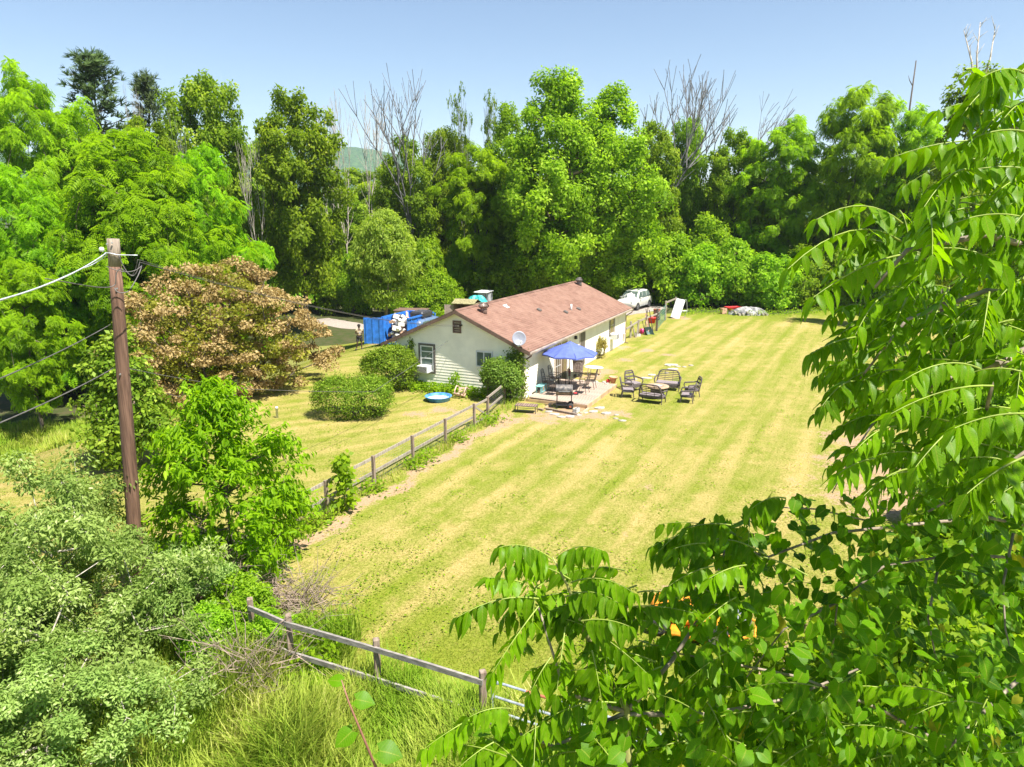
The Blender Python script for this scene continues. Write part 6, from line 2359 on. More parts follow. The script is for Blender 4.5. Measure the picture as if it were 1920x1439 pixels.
# blue dumpster packed with junk, its door swung open to the left
dpz = G(742, 650)
du = thing('dumpster', 'open blue steel dumpster heaped with junk left of the house', 'dumpster', dpz, R(-22))
W2, L2, H2 = .95, 3.6, 1.8
for nm, c, s in (('side_panel', (-W2, L2 / 2, H2 / 2 + .12), (.08, L2, H2)), ('side_panel', (W2, L2 / 2, H2 / 2 + .12), (.08, L2, H2)), ('end_panel', (0, L2, H2 / 2 + .12), (2 * W2 - .09, .08, H2)), ('floor', (0, L2 / 2, .14), (2 * W2 - .09, L2 - .1, .08))):
    mb = MB(); mb.box(c, s, bev=.015); o = mb.build(nm, M_BLUEBOX, du)
    if nm == 'side_panel':
        for k in range(5):
            mb = MB(); mb.box((c[0] * 1.05, .5 + k * .85, H2 / 2 + .12), (.06, .09, H2 - .1)); mb.build('rib', M_BLUEBOX, o)
mb = MB(); mb.box((-W2 - .05, L2 / 2, H2 + .14), (.14, L2, .1)); mb.box((W2 + .05, L2 / 2, H2 + .14), (.14, L2, .1)); mb.box((0, L2, H2 + .142), (2 * W2 - .1, .14, .1)); mb.build('top_rail', M_BLUEBOX, du)
Mdoor = Matrix.Translation((-W2, 0, .12)) @ Matrix.Rotation(R(200), 4, 'Z')
mb = MB(); mb.box((.68, 0, .9), (1.3, .07, 1.8), bev=.012, M=Mdoor); o = mb.build('door', M_BLUEBOX, du)
for x in (.2, .68, 1.15):
    mb = MB(); mb.box((x, .055, .9), (.09, .05, 1.7), M=Mdoor); mb.build('rib', M_BLUEBOX, o)
mb = MB(); mb.box((W2 - .06, 1.1, 1.1), (.02, 2.0, 1.5)); mb.build('rust_patch', M_RUST, du)
for x in (-.75, .75):
    for y in (.4, L2 - .4):
        mb = MB(); mb.lathe([(.02, -.06), (.1, -.06), (.1, .06), (.02, .06)], 12, M=Matrix.Translation((x, y, .1)) @ Matrix.Rotation(R(90), 4, 'Y')); mb.build('roller', M_TYRE, du)
rr = random.Random(17)
Mdu = Matrix.Translation(Vector(dpz)) @ Matrix.Rotation(R(-22), 4, 'Z')
kinds = [('junk_box', M_JUNKW), ('junk_bag', M_JUNKW), ('junk_board', M_JUNKT), ('junk_bag', M_JUNKD), ('junk_box', M_JUNKT), ('junk_bag', M_JUNKW)]
jl = {'junk_box': 'crumpled box', 'junk_bag': 'bulging bag', 'junk_board': 'broken board'}
jc = {M_JUNKW: 'white', M_JUNKT: 'tan', M_JUNKD: 'black'}
for k in range(90):
    nm, m_ = kinds[k % 6]
    y = .12 + rr.random() ** 1.5 * 2.4
    zt = .3 + rr.random() * 1.7
    x = rr.uniform(-W2 + .25, W2 - .4)
    s = rr.uniform(.15, .32)
    mb = MB()
    if nm == 'junk_box':
        mb.box((0, 0, 0), (s * 1.5, s, s * 1.1), bev=.03)
    elif nm == 'junk_bag':
        mb.lathe([(.001, -s * .5), (s * .6, -s * .4), (s * .75, 0), (s * .5, s * .4), (s * .12, s * .6), (.001, s * .62)], 9)
    else:
        mb.box((0, 0, 0), (s * 3, s * .5, .05))
    o = mb.build(nm, m_, None, nm == 'junk_bag')
    o.matrix_world = Mdu @ Matrix.Translation((x, y, zt)) @ Euler((rr.uniform(-.5, .5), rr.uniform(-.5, .5), rr.random() * 6)).to_matrix().to_4x4()
    tag(o, '%s %s in the junk heap of the blue dumpster' % (jc[m_], jl[nm]), jl[nm].split()[1], 'junk heaped in the blue dumpster')

# pickup with black cargo boxes on the roof
jp = np.array([-6.1, 50.8, float(terrain(-6.1, 50.8))])
je = thing('blue_wagon', 'blue-grey wagon with black cargo box on its roof beside the dumpster', 'car', jp, R(59 + 8))
jst = [-2.3, -2.2, -1.6, -.4, .5, 1.2, 2.0, 2.2]
loft_car(je, jst, [sec(.95, .76, .9, .42), sec(1.02, .84, .97), sec(1.05, .88, 1.0), sec(1.05, .89, 1.0), sec(1.04, .89, .99), sec(1.04, .88, .98), sec(.95, .85, .88), sec(.8, .74, .74, .42)], M_CARBLUE)
jc_ = loft_car(je, [-2.2, -2.0, -1.0, 0, .5, 1.2], [[(.78, 1.0), (.72, 1.3), (.64, 1.5), (.4, 1.54), (0, 1.55)], [(.80, 1.0), (.72, 1.35), (.64, 1.62), (.4, 1.66), (0, 1.67)], [(.82, 1.0), (.74, 1.35), (.66, 1.66), (.4, 1.70), (0, 1.70)], [(.82, 1.0), (.74, 1.35), (.66, 1.66), (.4, 1.70), (0, 1.70)], [(.82, 1.0), (.74, 1.32), (.64, 1.6), (.4, 1.64), (0, 1.65)], [(.8, .98), (.76, 1.02), (.72, 1.04), (.4, 1.06), (0, 1.06)]], M_CARBLUE, 'cabin')
for s in (-1, 1):
    for a, b in ((-1.9, -1.05), (-.95, -.05), (.05, .6)):
        mb = MB(); q = [(a, s * .845, 1.08), (b, s * .845, 1.08), (b - (.1 if b > .5 else 0), s * .715, 1.55), (a + .05, s * .715, 1.55)]
        mb.add(q, [(0, 1, 2, 3)]); mb.build('side_window', M_GLASS, jc_)
    for x in (1.4, -1.4):
        wheel(je, (x, s * .80, .36), .36, .24, Matrix.Rotation(R(90), 4, 'X'))
    mb = MB(); mb.box((-2.22, s * .7, .98), (.08, .16, .28), bev=.03); mb.build('tail_light', M_RED, je)
mb = MB(); mb.add([(-2.215, -.6, 1.1), (-2.215, .6, 1.1), (-2.1, .55, 1.5), (-2.1, -.55, 1.5)], [(0, 1, 2, 3)]); mb.build('rear_window', M_GLASS, jc_)
mb = MB(); mb.add([(.56, -.58, 1.62), (.56, .58, 1.62), (1.2, .68, 1.09), (1.2, -.68, 1.09)], [(0, 1, 2, 3)]); mb.build('windshield', M_GLASS, jc_)
cb_ = thing('cargo_box', 'black roof cargo box strapped on the blue-grey wagon', 'cargo box', jp + np.array([0, 0, 1.72]), R(67))
mb = MB(); mb.box((-.8, 0, .22), (1.5, 1.05, .42), bev=.09); mb.build('shell', M_PLASTIC, cb_)
for k in (-.4, 0, .4):
    mb = MB(); mb.box((-.8 + k, 0, .44), (.14, .95, .03), bev=.01); mb.build('ridge', M_JUNKD, cb_)
for k in (-1.3, -.3):
    mb = MB(); mb.box((k, 0, .0), (.06, 1.2, .05)); mb.build('roof_bar', M_STEEL, cb_)

# beige tent camper behind
bc = np.array([-8.6, 60.5, float(terrain(-8.6, 60.5))])
be = thing('beige_trailer', 'beige box trailer with dark rim behind the blue dumpster', 'trailer', bc, R(-8))
mb = MB(); mb.box((0, 0, .95), (2.6, 1.7, 1.3), bev=.05); mb.build('body', M_BEIGE, be)
mb = MB(); mb.box((0, 0, 1.63), (2.7, 1.8, .07), bev=.02); mb.build('lid', M_TRIM, be)
for s in (-1, 1):
    wheel(be, (0, s * .82, .3), .3, .18, Matrix.Rotation(R(90), 4, 'X'))
mb = MB(); mb.tube([(1.3, 0, .4), (2.2, 0, .38)], .04, 6); mb.build('hitch', M_IRON, be)
mb = MB(); mb.tube([(2.1, 0, .4), (2.1, 0, 0)], .03, 6); mb.build('jack', M_IRON, be)

# open shed
hp_ = np.array([-4.0, 58.4, float(terrain(-4.0, 58.4))])
she = thing('shed', 'small brown shed with open doors and dark inside behind the roof', 'shed', hp_, R(-18))
she.scale = (.72, .72, .82)
for nm, c, s in (('wall', (-1.2, 1.0, 1.0), (.08, 2.2, 2.0)), ('wall', (1.2, 1.0, 1.0), (.08, 2.2, 2.0)), ('wall', (0, 2.1, 1.0), (2.32, .08, 2.0)), ('floor', (0, 1.0, .05), (2.32, 2.1, .1))):
    mb = MB(); mb.box(c, s); mb.build(nm, M_SHED, she)
mb = MB(); mb.add([(-1.4, -.25, 1.98), (1.4, -.25, 1.98), (1.4, -.25, 2.03), (-1.4, -.25, 2.03), (-1.4, 1.0, 2.40), (1.4, 1.0, 2.40), (-1.4, 2.3, 1.98), (1.4, 2.3, 1.98)], [(0, 1, 2, 3), (3, 2, 5, 4), (4, 5, 7, 6), (0, 6, 7, 1)]); mb.build('roof', mat('mossy_shed_roof', (.20, .18, .09), .9, var=.4), she)
mb = MB(); mb.box((-1.75, -.15, .95), (1.05, .05, 1.85), (0, 0, R(12))); mb.build('door', mat('pale_shed_door', (.27, .21, .18), .8), she)
mb = MB(); mb.box((1.6, -.2, .95), (.8, .05, 1.85), (0, 0, R(-25))); mb.build('door', M_SHED, she)
# teal tarp heap and white-roofed cart
tp2 = np.array([-3.05, 61.9, float(terrain(-3.05, 61.9))])
tz = thing('teal_tarp_heap', 'heap under a teal tarp right of the open shed', 'tarp', tp2)
rng = np.random.default_rng(3)
vs, fs = [], []
n_, m_ = 14, 20
for i in range(n_):
    for k in range(m_):
        t_ = i / (n_ - 1); a = 2 * math.pi * k / m_
        r = 1.35 * t_ * (1 + .12 * math.sin(5 * a + 1))
        vs.append((r * math.cos(a), .8 * r * math.sin(a), 1.95 * (1 - t_ ** 3) + .1 * math.sin(6 * a + 7 * t_) * t_ * (1 - t_) * 3))
for i in range(n_ - 1):
    for k in range(m_):
        q = (k + 1) % m_
        fs.append((i * m_ + k, i * m_ + q, (i + 1) * m_ + q, (i + 1) * m_ + k))
mb = MB(); mb.add(vs, fs); mb.build('tarp', mat('teal_tarp', (.03, .30, .29), .5, var=.2), tz)
gc = np.array([-2.55, 64.3, float(terrain(-2.55, 64.3))])
ct = thing('white_roofed_cart', 'grey utility cart with a white canopy roof behind the shed', 'cart', gc, R(-20))
mb = MB(); mb.box((0, 0, .6), (1.15, 1.9, .5), bev=.06); mb.build('body', M_STEEL, ct)
mb = MB(); mb.box((0, -.2, 1.05), (1.1, .5, .45), bev=.06); mb.build('seat', M_JUNKD, ct)
mb = MB(); mb.box((0, .35, 1.4), (1.08, .9, 1.1), bev=.05); mb.build('cargo_box', mat('pale_grey_box', (.34, .35, .38), .5, var=.12), ct)
mb = MB(); mb.box((0, 0, 2.05), (1.25, 1.8, .1), bev=.04); mb.build('roof', M_WHITE, ct)
for sx in (-.5, .5):
    for sy in (-.8, .75):
        mb = MB(); mb.tube([(sx, sy, .8), (sx, sy * .95, 2.02)], .025, 6); mb.build('roof_post', M_IRON, ct)
    for sy in (-.6, .65):
        wheel(ct, (sx, sy, .24), .24, .16, Matrix.Rotation(R(90), 4, 'Y'))

# junk leaning by the corner fence
wb = thing('wheelbarrow', 'dark wheelbarrow tipped up on its nose against the corner fence', 'wheelbarrow', G(1212, 627), R(30))
Mw = Matrix.Rotation(R(55), 4, 'X')
mb = MB(); mb.add([(-.35, -.5, .45), (.35, -.5, .45), (.3, .4, .42), (-.3, .4, .42), (-.22, -.35, .15), (.22, -.35, .15), (.2, .2, .15), (-.2, .2, .15)], [(4, 5, 6, 7), (0, 1, 5, 4), (1, 2, 6, 5), (2, 3, 7, 6), (3, 0, 4, 7)], Mw); mb.build('tray', mat('dull_green', (.06, .10, .10), .6, .2, var=.3), wb)
for s in (-1, 1):
    mb = MB(); mb.tube([(s * .08, -.75, .0), (s * .2, 0, .12), (s * .3, 1.0, .45)], .022, 6, M=Mw); mb.build('handle', M_BARKD, wb)
    mb = MB(); mb.tube([(s * .22, .25, .14), (s * .24, .4, -.2)], .018, 6, M=Mw); mb.build('leg', M_IRON, wb)
mb = MB(); mb.lathe([(.06, -.05), (.2, -.05), (.2, .05), (.06, .05)], 16, M=Mw @ Matrix.Translation((0, -.72, .02)) @ Matrix.Rotation(R(90), 4, 'Y')); mb.build('wheel', M_TYRE, wb)
for k, (px, py, L_, tx, lab, m_) in enumerate(((1218, 627, 1.6, -.35, 'orange-brown board leaning among the junk by the corner fence', M_JUNKT), (1222, 626, 2.0, -.5, 'dark metal pole leaning beside the tipped wheelbarrow', M_IRON), (1226, 626, 1.9, -.4, 'second dark pole leaning on the corner post', M_IRON), (1206, 628, 2.1, .35, 'long dark handle leaning left over the wheelbarrow', M_BARKD))):
    mb = MB(); mb.box((tx * .5, .15, L_ / 2 * .9), (.14 if k == 0 else .05, .03, L_), (R(-10), tx * .45, 0))
    o = tag(mb.build('leaning_board' if k == 0 else 'leaning_pole', m_), lab, 'board' if k == 0 else 'pole'); o.location = Vector(G(px, py))
pk = thing('pink_can', 'hot pink watering can on the grass by the brace posts', 'watering can', G(1203, 626))
mb = MB(); mb.lathe([(.14, 0), (.18, .2), (.15, .36), (.06, .4), (.001, .4)], 14); mb.build('body', M_PINK, pk, True)
mb = MB(); mb.tube([(.14, 0, .15), (.3, 0, .36)], [.03, .02], 6); mb.build('spout', M_PINK, pk)
mb = MB(); mb.tube([(-.12, 0, .34), (-.24, 0, .3), (-.22, 0, .14), (-.15, 0, .1)], .015, 6); mb.build('handle', M_PINK, pk)
rc_ = thing('red_cooler', 'red tub on the grass seen behind the corner fence', 'tub', G(1222, 606))
mb = MB(); mb.lathe([(.26, 0), (.34, .42), (.36, .44), (.36, .48), (.001, .5)], 16); mb.build('tub', M_RED, rc_, True)
mb = MB(); mb.tube([(-.3, 0, .42), (0, -.1, .62), (.3, 0, .42)], .012, 6); mb.build('handle', M_IRON, rc_)
bar = thing('rusty_barrel', 'rusty brown burn barrel behind the corner fence', 'barrel', G(1231, 600))
mb = MB(); mb.lathe([(.29, 0), (.29, .28), (.305, .3), (.29, .32), (.29, .58), (.305, .6), (.29, .62), (.29, .9), (.27, .9), (.27, .3)], 20); mb.build('drum', mat('rust_brown', (.12, .05, .035), .8, var=.4), bar, True)
mb = MB(); mb.lathe([(.275, .88), (.31, .88), (.31, .92), (.275, .92)], 20); mb.build('rim', M_RUST, bar)

# folding table on edge, bicycle-like frame beside it
fo = thing('folding_table', 'white folding table standing on edge by the bushes', 'table', G(1270, 597), R(-8))
mb = MB(); mb.box((0, 0, .82), (.78, .05, 1.72), (R(-14), R(17), 0), .015); mb.build('top', M_WHITE, fo)
mb = MB(); mb.tube([(.25, .25, 1.6), (.75, .42, 1.55), (.85, .4, .6), (.6, .35, .0)], .025, 6); mb.tube([(.4, .3, .6), (.85, .4, .6)], .02, 6); mb.build('leg_frame', M_STEEL, fo)
rw = thing('red_wheelbarrow', 'bright red wheelbarrow in the bushes at the lawn edge', 'wheelbarrow', G(1374, 588), R(15))
mb = MB(); mb.add([(-.75, -.38, .62), (.65, -.34, .62), (.65, .34, .62), (-.75, .38, .62), (-.4, -.25, .3), (.4, -.22, .3), (.4, .22, .3), (-.4, .25, .3)], [(4, 5, 6, 7), (0, 1, 5, 4), (1, 2, 6, 5), (2, 3, 7, 6), (3, 0, 4, 7)]); mb.build('tray', M_RED, rw)
for s in (-1, 1):
    mb = MB(); mb.tube([(-.85, s * .08, .2), (0, s * .22, .3), (1.2, s * .3, .55)], .022, 6); mb.build('handle', M_BARK, rw)
    mb = MB(); mb.tube([(.4, s * .22, .3), (.5, s * .24, 0)], .02, 6); mb.build('leg', M_IRON, rw)
mb = MB(); mb.lathe([(.06, -.05), (.2, -.05), (.2, .05), (.06, .05)], 16, M=Matrix.Translation((-.8, 0, .2)) @ Matrix.Rotation(R(90), 4, 'X')); mb.build('wheel', M_TYRE, rw)
bx = thing('tan_crate', 'small tan crate left of the red wheelbarrow', 'crate', G(1356, 589), R(20))
mb = MB(); mb.box((0, 0, .28), (.5, .4, .04)); mb.build('base', M_JUNKT, bx)
for s in (-1, 1):
    mb = MB(); mb.box((s * .24, 0, .28), (.03, .4, .5)); mb.build('side', M_JUNKT, bx)
    mb = MB(); mb.box((0, s * .2, .28), (.45, .03, .5)); mb.build('side', M_JUNKT, bx)
# covered heap
hpz = G(1408, 592)
he = thing('covered_heap', 'grey tarp-covered woodpile at the edge of the lawn', 'woodpile', hpz + np.array([0, .8, 0]))
mb = MB(); vs, fs = [], []
n_, m_ = 9, 26
rng = np.random.default_rng(9)
for i in range(n_):
    for k in range(m_):
        t_ = i / (n_ - 1); a = 2 * math.pi * k / m_
        wv = 1 + .10 * math.sin(4 * a + 1) + .06 * math.sin(9 * a)
        r = t_ * wv
        vs.append((1.75 * r * math.cos(a), .9 * r * math.sin(a), .66 * (1 - t_ ** 3.2) + .07 * math.sin(7 * a + 5 * t_) * t_ + rng.normal() * .02))
for i in range(n_ - 1):
    for k in range(m_):
        q = (k + 1) % m_
        fs.append((i * m_ + k, i * m_ + q, (i + 1) * m_ + q, (i + 1) * m_ + k))
mb.add(vs, fs); mb.build('tarp', mat('grey_tarp', (.13, .13, .15), .6, var=.6, vscale=3, col2=(.36, .35, .34)), he)
for k in range(9):
    mb = MB(); x = -1.4 + k * .35
    mb.lathe([(.001, -.25), (.11, -.25), (.11, .25), (.001, .25)], 8, M=Matrix.Translation((x, -.72 - .03 * (k % 2), .11 + .18 * (k % 3 == 0))) @ Matrix.Rotation(R(90), 4, 'X')); mb.build('log', M_DEAD, he)


# ---------------------------------------------------------------- near trees
mw = thing('riding_mower', 'orange riding mower half hidden under the near leaves', 'mower', G(1300, 1185), R(160))
mb = MB(); mb.box((.55, 0, .52), (.75, .56, .34), bev=.10); mb.box((.30, 0, .62), (.5, .5, .22), bev=.08); mb.build('hood', M_ORANGE, mw, True)
mb = MB(); mb.box((-.35, 0, .48), (.75, .84, .12), bev=.04); mb.build('rear_fender', M_ORANGE, mw)
mb = MB(); mb.box((-.32, 0, .60), (.44, .46, .10), bev=.04); mb.box((-.55, 0, .80), (.10, .44, .38), (0, R(-12), 0), .04); mb.build('seat', M_PLASTIC, mw, True)
mb = MB(); mb.box((.0, 0, .30), (1.5, .40, .10), bev=.02); mb.build('frame', M_ORANGE, mw)
mb = MB(); mb.box((.05, 0, .17), (.85, 1.05, .13), bev=.05); mb.build('mower_deck', M_ORANGE, mw)
mb = MB(); mb.tube([(.12, 0, .62), (.0, 0, .86)], .02, 6)
M_sw = Matrix.Translation((-.02, 0, .88)) @ Matrix.Rotation(R(-28), 4, 'Y')
ringp = [(.17 * math.cos(a), .17 * math.sin(a), 0) for a in np.linspace(0, 2 * math.pi, 19)]
mb.tube(ringp, .014, 6, False, M_sw)
mb.tube([(-.16, 0, 0), (.16, 0, 0)], .012, 5, M=M_sw); mb.build('steering_wheel', M_IRON, mw)
for sy in (-1, 1):
    wheel(mw, (.72, sy * .36, .19), .19, .16, Matrix.Rotation(R(90), 4, 'X'))
    wheel(mw, (-.5, sy * .40, .25), .25, .24, Matrix.Rotation(R(90), 4, 'X'))
mb = MB(); mb.box((-.95, 0, .55), (.42, .8, .46), bev=.05); mb.build('grass_bag', M_STEEL, mw)
mb = MB(); mb.tube([(-.7, -.4, .3), (-.95, -.46, .34), (-1.25, -.3, .34), (-1.25, .3, .34), (-.95, .46, .34), (-.7, .4, .3)], .025, 6); mb.build('bumper', M_ORANGE, mw)


def near_leaf_mat(name, ca, cb, rough=.34, trans=.42):
    m, t, out = nt_new(name)
    at_ = N(t, 'ShaderNodeAttribute', attribute_name='rnd')
    oi = N(t, 'ShaderNodeObjectInfo')
    mixf = math_n(t, 'ADD', math_n(t, 'MULTIPLY', at_.outputs['Fac'], .65), math_n(t, 'MULTIPLY', oi.outputs['Random'], .35))
    col = mixc(t, mixf, ca, cb)
    col = mixc(t, ramp(t, at_.outputs['Fac'], .95, .97), col, (.34, .33, .03))
    uv = N(t, 'ShaderNodeTexCoord').outputs['UV']
    sp = N(t, 'ShaderNodeSeparateXYZ')
    t.links.new(uv, sp.inputs[0])
    au = math_n(t, 'ABSOLUTE', sp.outputs[0])
    mid = ramp(t, au, .03, .09, .75, 0)
    lat = math_n(t, 'SINE', math_n(t, 'MULTIPLY', math_n(t, 'SUBTRACT', sp.outputs[1], math_n(t, 'MULTIPLY', au, .18)), 62))
    lat = ramp(t, lat, .75, 1.0, 0, .28)
    col = mixc(t, math_n(t, 'MAXIMUM', mid, lat), col, (.26, .33, .04))
    v = coords(t)
    col = mixc(t, ramp(t, noise(t, 25, v, 3), .3, .75, 0, .35), col, tuple(q * .6 for q in ca))
    p = N(t, 'ShaderNodeBsdfPrincipled')
    t.links.new(col, p.inputs['Base Color'])
    p.inputs['Roughness'].default_value = rough
    p.inputs['Specular IOR Level'].default_value = .14
    b = N(t, 'ShaderNodeBump')
    b.inputs['Strength'].default_value = .25
    b.inputs['Distance'].default_value = .004
    t.links.new(lat, b.inputs['Height'])
    t.links.new(b.outputs[0], p.inputs['Normal'])
    tr = N(t, 'ShaderNodeBsdfTranslucent')
    t.links.new(mixc(t, 1.0, col, (1.9, 1.8, .5), 'MULTIPLY'), tr.inputs['Color'])
    mx = N(t, 'ShaderNodeMixShader')
    mx.inputs[0].default_value = trans
    t.links.new(p.outputs[0], mx.inputs[1])
    t.links.new(tr.outputs[0], mx.inputs[2])
    t.links.new(mx.outputs[0], out.inputs[0])
    return m


M_NEAR = near_leaf_mat('near_walnut_leaves', (.045, .13, .001), (.24, .46, .004), .36, .52)
M_NEARV = near_leaf_mat('near_vine_leaves', (.030, .10, .001), (.17, .39, .004), .40, .48)
M_RACHIS = mat('leaf_stalk', (.20, .26, .035), .5, var=.2)
M_TWIG = mat('twig_bark', (.20, .16, .12), .85, var=.35, vscale=12)


def blade_template(wid, rows=6, fold=.22, curl=.30, heart=False):
    vs, uv, fs = [], [], []
    for i in range(rows + 1):
        t = i / rows
        if heart:
            w = wid * float(np.interp(t, [0, .12, .3, .5, .7, .88, 1], [.52, .90, 1.0, .90, .62, .26, 0]))
            y = t - (.20 if i == 0 else 0)
        else:
            w = wid * (math.sin(math.pi * t ** .72) ** .85) * (1 - .25 * t) if t < 1 else 0
            y = t
        z = -curl * t * t
        for u in (-1, 0, 1):
            yy = y if u else (t if not heart or i else .0)
            vs.append((u * w, yy, z + (fold * w if u else 0) + (.02 * math.sin(9 * t + u) if u else 0)))
            uv.append((u, t))
    for i in range(rows):
        for k in (0, 1):
            a = i * 3 + k
            fs.append((a, a + 1, a + 4, a + 3))
    return vs, fs, uv


LFT = [blade_template(w_, 6, f_, c) for w_, f_, c in ((.225, .22, .18), (.205, .32, .36), (.245, .12, .03))]
HRT = [blade_template(.50, 6, .12, c, True) for c in (.22, .10, .34)]
LF_MESH, HT_MESH = [], []
for v_, f_, u_ in LFT:
    me = mesh_np('leaflet', v_, f_, True, {'rnd': np.full(len(v_), .5)}, u_); me.materials.append(M_NEAR); LF_MESH.append(me)
for v_, f_, u_ in HRT:
    me = mesh_np('vine_leaf', v_, f_, True, {'rnd': np.full(len(v_), .5)}, u_); me.materials.append(M_NEARV); HT_MESH.append(me)


def frond(tree, org, B, T, rng, L=.13, pairs=9, arch=.12, separate=False, droop=.9):
    """one compound leaf from base B to tip T"""
    B, T = np.array(B, float), np.array(T, float)
    ln = np.linalg.norm(T - B)
    mid = (B + T) / 2 + np.array([0, 0, arch * ln * 2])
    pts = [(1 - t) ** 2 * B + 2 * t * (1 - t) * mid + t * t * T for t in np.linspace(0, 1, 9)]
    mb = MB()
    mb.tube([q - org for q in pts], [.005 - .0035 * k / 8 for k in range(9)], 5, False)
    fo_ = mb.build('frond', M_RACHIS, tree, True)
    Ps, Xs, Ys, Zs, Ss = [], [], [], [], []
    up = np.array([0, 0, 1.])
    ts = np.linspace(.16, .97, pairs)
    for i, t in enumerate(ts):
        p = (1 - t) ** 2 * B + 2 * t * (1 - t) * mid + t * t * T
        tan = unit(2 * (1 - t) * (mid - B) + 2 * t * (T - mid))
        sd = unit(np.cross(tan, up) + 1e-6)
        for s in (-1, 1):
            if rng.random() < .07:
                continue
            dr = droop * rng.uniform(.55, 1.4)
            y = unit(sd * s * .75 + tan * rng.uniform(.15, .5) - up * dr + rng.normal(size=3) * .13)
            z = up * .6 + sd * s * .8 + rng.normal(size=3) * .28
            z = unit(z - (z @ y) * y)
            Ps.append(p + tan * rng.uniform(-.008, .008)); Ys.append(y); Zs.append(z); Xs.append(np.cross(y, z))
            Ss.append(L * rng.uniform(.68, 1.2) * (1 - .35 * abs(t - .45) ** 1.3))
    y = unit(T - mid - up * .4 * droop * ln); z = unit(up - (up @ y) * y)
    Ps.append(T); Ys.append(y); Zs.append(z); Xs.append(np.cross(y, z)); Ss.append(L * .8)
    Ps, Xs, Ys, Zs, Ss = map(np.array, (Ps, Xs, Ys, Zs, Ss))
    if separate:
        for q in range(len(Ps)):
            o = obj('leaflet', LF_MESH[int(rng.integers(0, 3))], None, fo_)
            M4 = np.eye(4)
            M4[:3, 0], M4[:3, 1], M4[:3, 2], M4[:3, 3] = Xs[q] * Ss[q], Ys[q] * Ss[q], Zs[q] * Ss[q], Ps[q] - org
            o.matrix_local = Matrix(M4.tolist())
    else:
        v_, f_, u_ = LFT[int(rng.integers(0, 3))]
        V, F, q = scatter(v_, f_, Ps - org, Xs, Ys, Zs, Ss, np.clip(rng.random() * .6 + rng.random(len(Ps)) * .4, 0, 1))
        me = mesh_np('frond_leaflets', V, F, True, {'rnd': q}, np.tile(np.array(u_), (len(Ps), 1)))
        o = obj('leaflets', me, M_NEAR, fo_)
        o['kind'] = 'stuff'
    return fo_


# --- the tree at the right edge
rng = np.random.default_rng(201)
org = np.array([5.6, 3.6, 0.0])
NT = thing('near_walnut_tree', 'near walnut tree reaching in from the right with long glossy fronds', 'tree', org)
mb = MB(); mb.tube([(0, 0, -.2), (-.05, .1, 2.5), (-.15, .2, 5), (-.3, .35, 7.0), (-.25, .4, 9.2), (-.3, .3, 11.0)], [.2, .17, .14, .11, .07, .03], 10); mb.build('trunk', M_BARK, NT, True)


def limb(tree, o_, pts, r0, r1, m_=None):
    mb = MB(); n = len(pts)
    mb.tube([np.array(q) - o_ for q in pts], [r0 + (r1 - r0) * k / (n - 1) for k in range(n)], 7)
    mb.build('branch', m_ or M_TWIG, tree, True)


hub = [org + np.array([-.3, .35, 7.0]), org + np.array([-.25, .4, 9.0]), org + np.array([-.15, .2, 5.0])]
limb(NT, org, [hub[0], at(1985, 655, 4.3), at(1920, 668, 4.0), at(1800, 702, 3.9), at(1700, 742, 3.9)], .035, .010)
limb(NT, org, [hub[0], at(1960, 640, 4.0), at(1905, 662, 3.9), at(1862, 712, 3.8), at(1845, 790, 3.9)], .025, .008)
limb(NT, org, [hub[0], at(1990, 560, 4.2), at(1850, 545, 3.9), at(1700, 600, 3.8), at(1605, 720, 3.8)], .022, .005)
limb(NT, org, [hub[0], at(1990, 480, 4.0), at(1850, 440, 3.5), at(1700, 470, 3.4), at(1640, 540, 3.4)], .025, .007)
limb(NT, org, [hub[1], at(2000, 300, 3.8), at(1900, 240, 3.4), at(1820, 290, 3.3)], .02, .006)
limb(NT, org, [hub[1], at(2000, 200, 3.8), at(1920, 150, 3.3), at(1860, 150, 3.2)], .02, .006)
limb(NT, org, [hub[0], at(1960, 820, 4.2), at(1850, 900, 4.2), at(1740, 960, 4.3)], .02, .006)
limb(NT, org, [at(1640, 790, 4.0), at(1600, 850, 4.0), at(1560, 925, 4.0)], .006, .003)
# fronds that can be picked out in the photograph: base px, tip px, depths
PICK = [((1692, 419), (1531, 412), 3.3, 3.1, .13), ((1690, 453), (1477, 505), 3.3, 3.0, .14), ((1690, 478), (1525, 558), 3.2, 3.0, .05), ((1830, 325), (1733, 388), 2.9, 2.7, .14), ((1742, 412), (1748, 478), 3.0, 2.7, .10),
        ((1925, 410), (1768, 428), 3.0, 2.9, .08), ((1767, 466), (1892, 505), 3.1, 3.0, .10), ((1838, 692), (1692, 715), 3.2, 3.1, .12), ((1862, 724), (1671, 776), 3.1, 2.9, .06), ((1920, 776), (1790, 803), 2.8, 2.7, .05),
        ((1790, 800), (1717, 876), 3.0, 2.9, .05), ((1925, 856), (1813, 926), 2.5, 2.4, .05), ((1920, 137), (1843, 145), 2.7, 2.6, .08), ((1893, 152), (1803, 218), 2.8, 2.7, .12), ((1925, 248), (1790, 278), 2.8, 2.7, .08)]
for (b, t, db, dt, ar) in PICK:
    Lp = .132
    frond(NT, org, at(*b, db), at(*t, dt), rng, Lp, 10 if abs(b[0] - t[0]) + abs(b[1] - t[1]) > 120 else 8, ar, True)
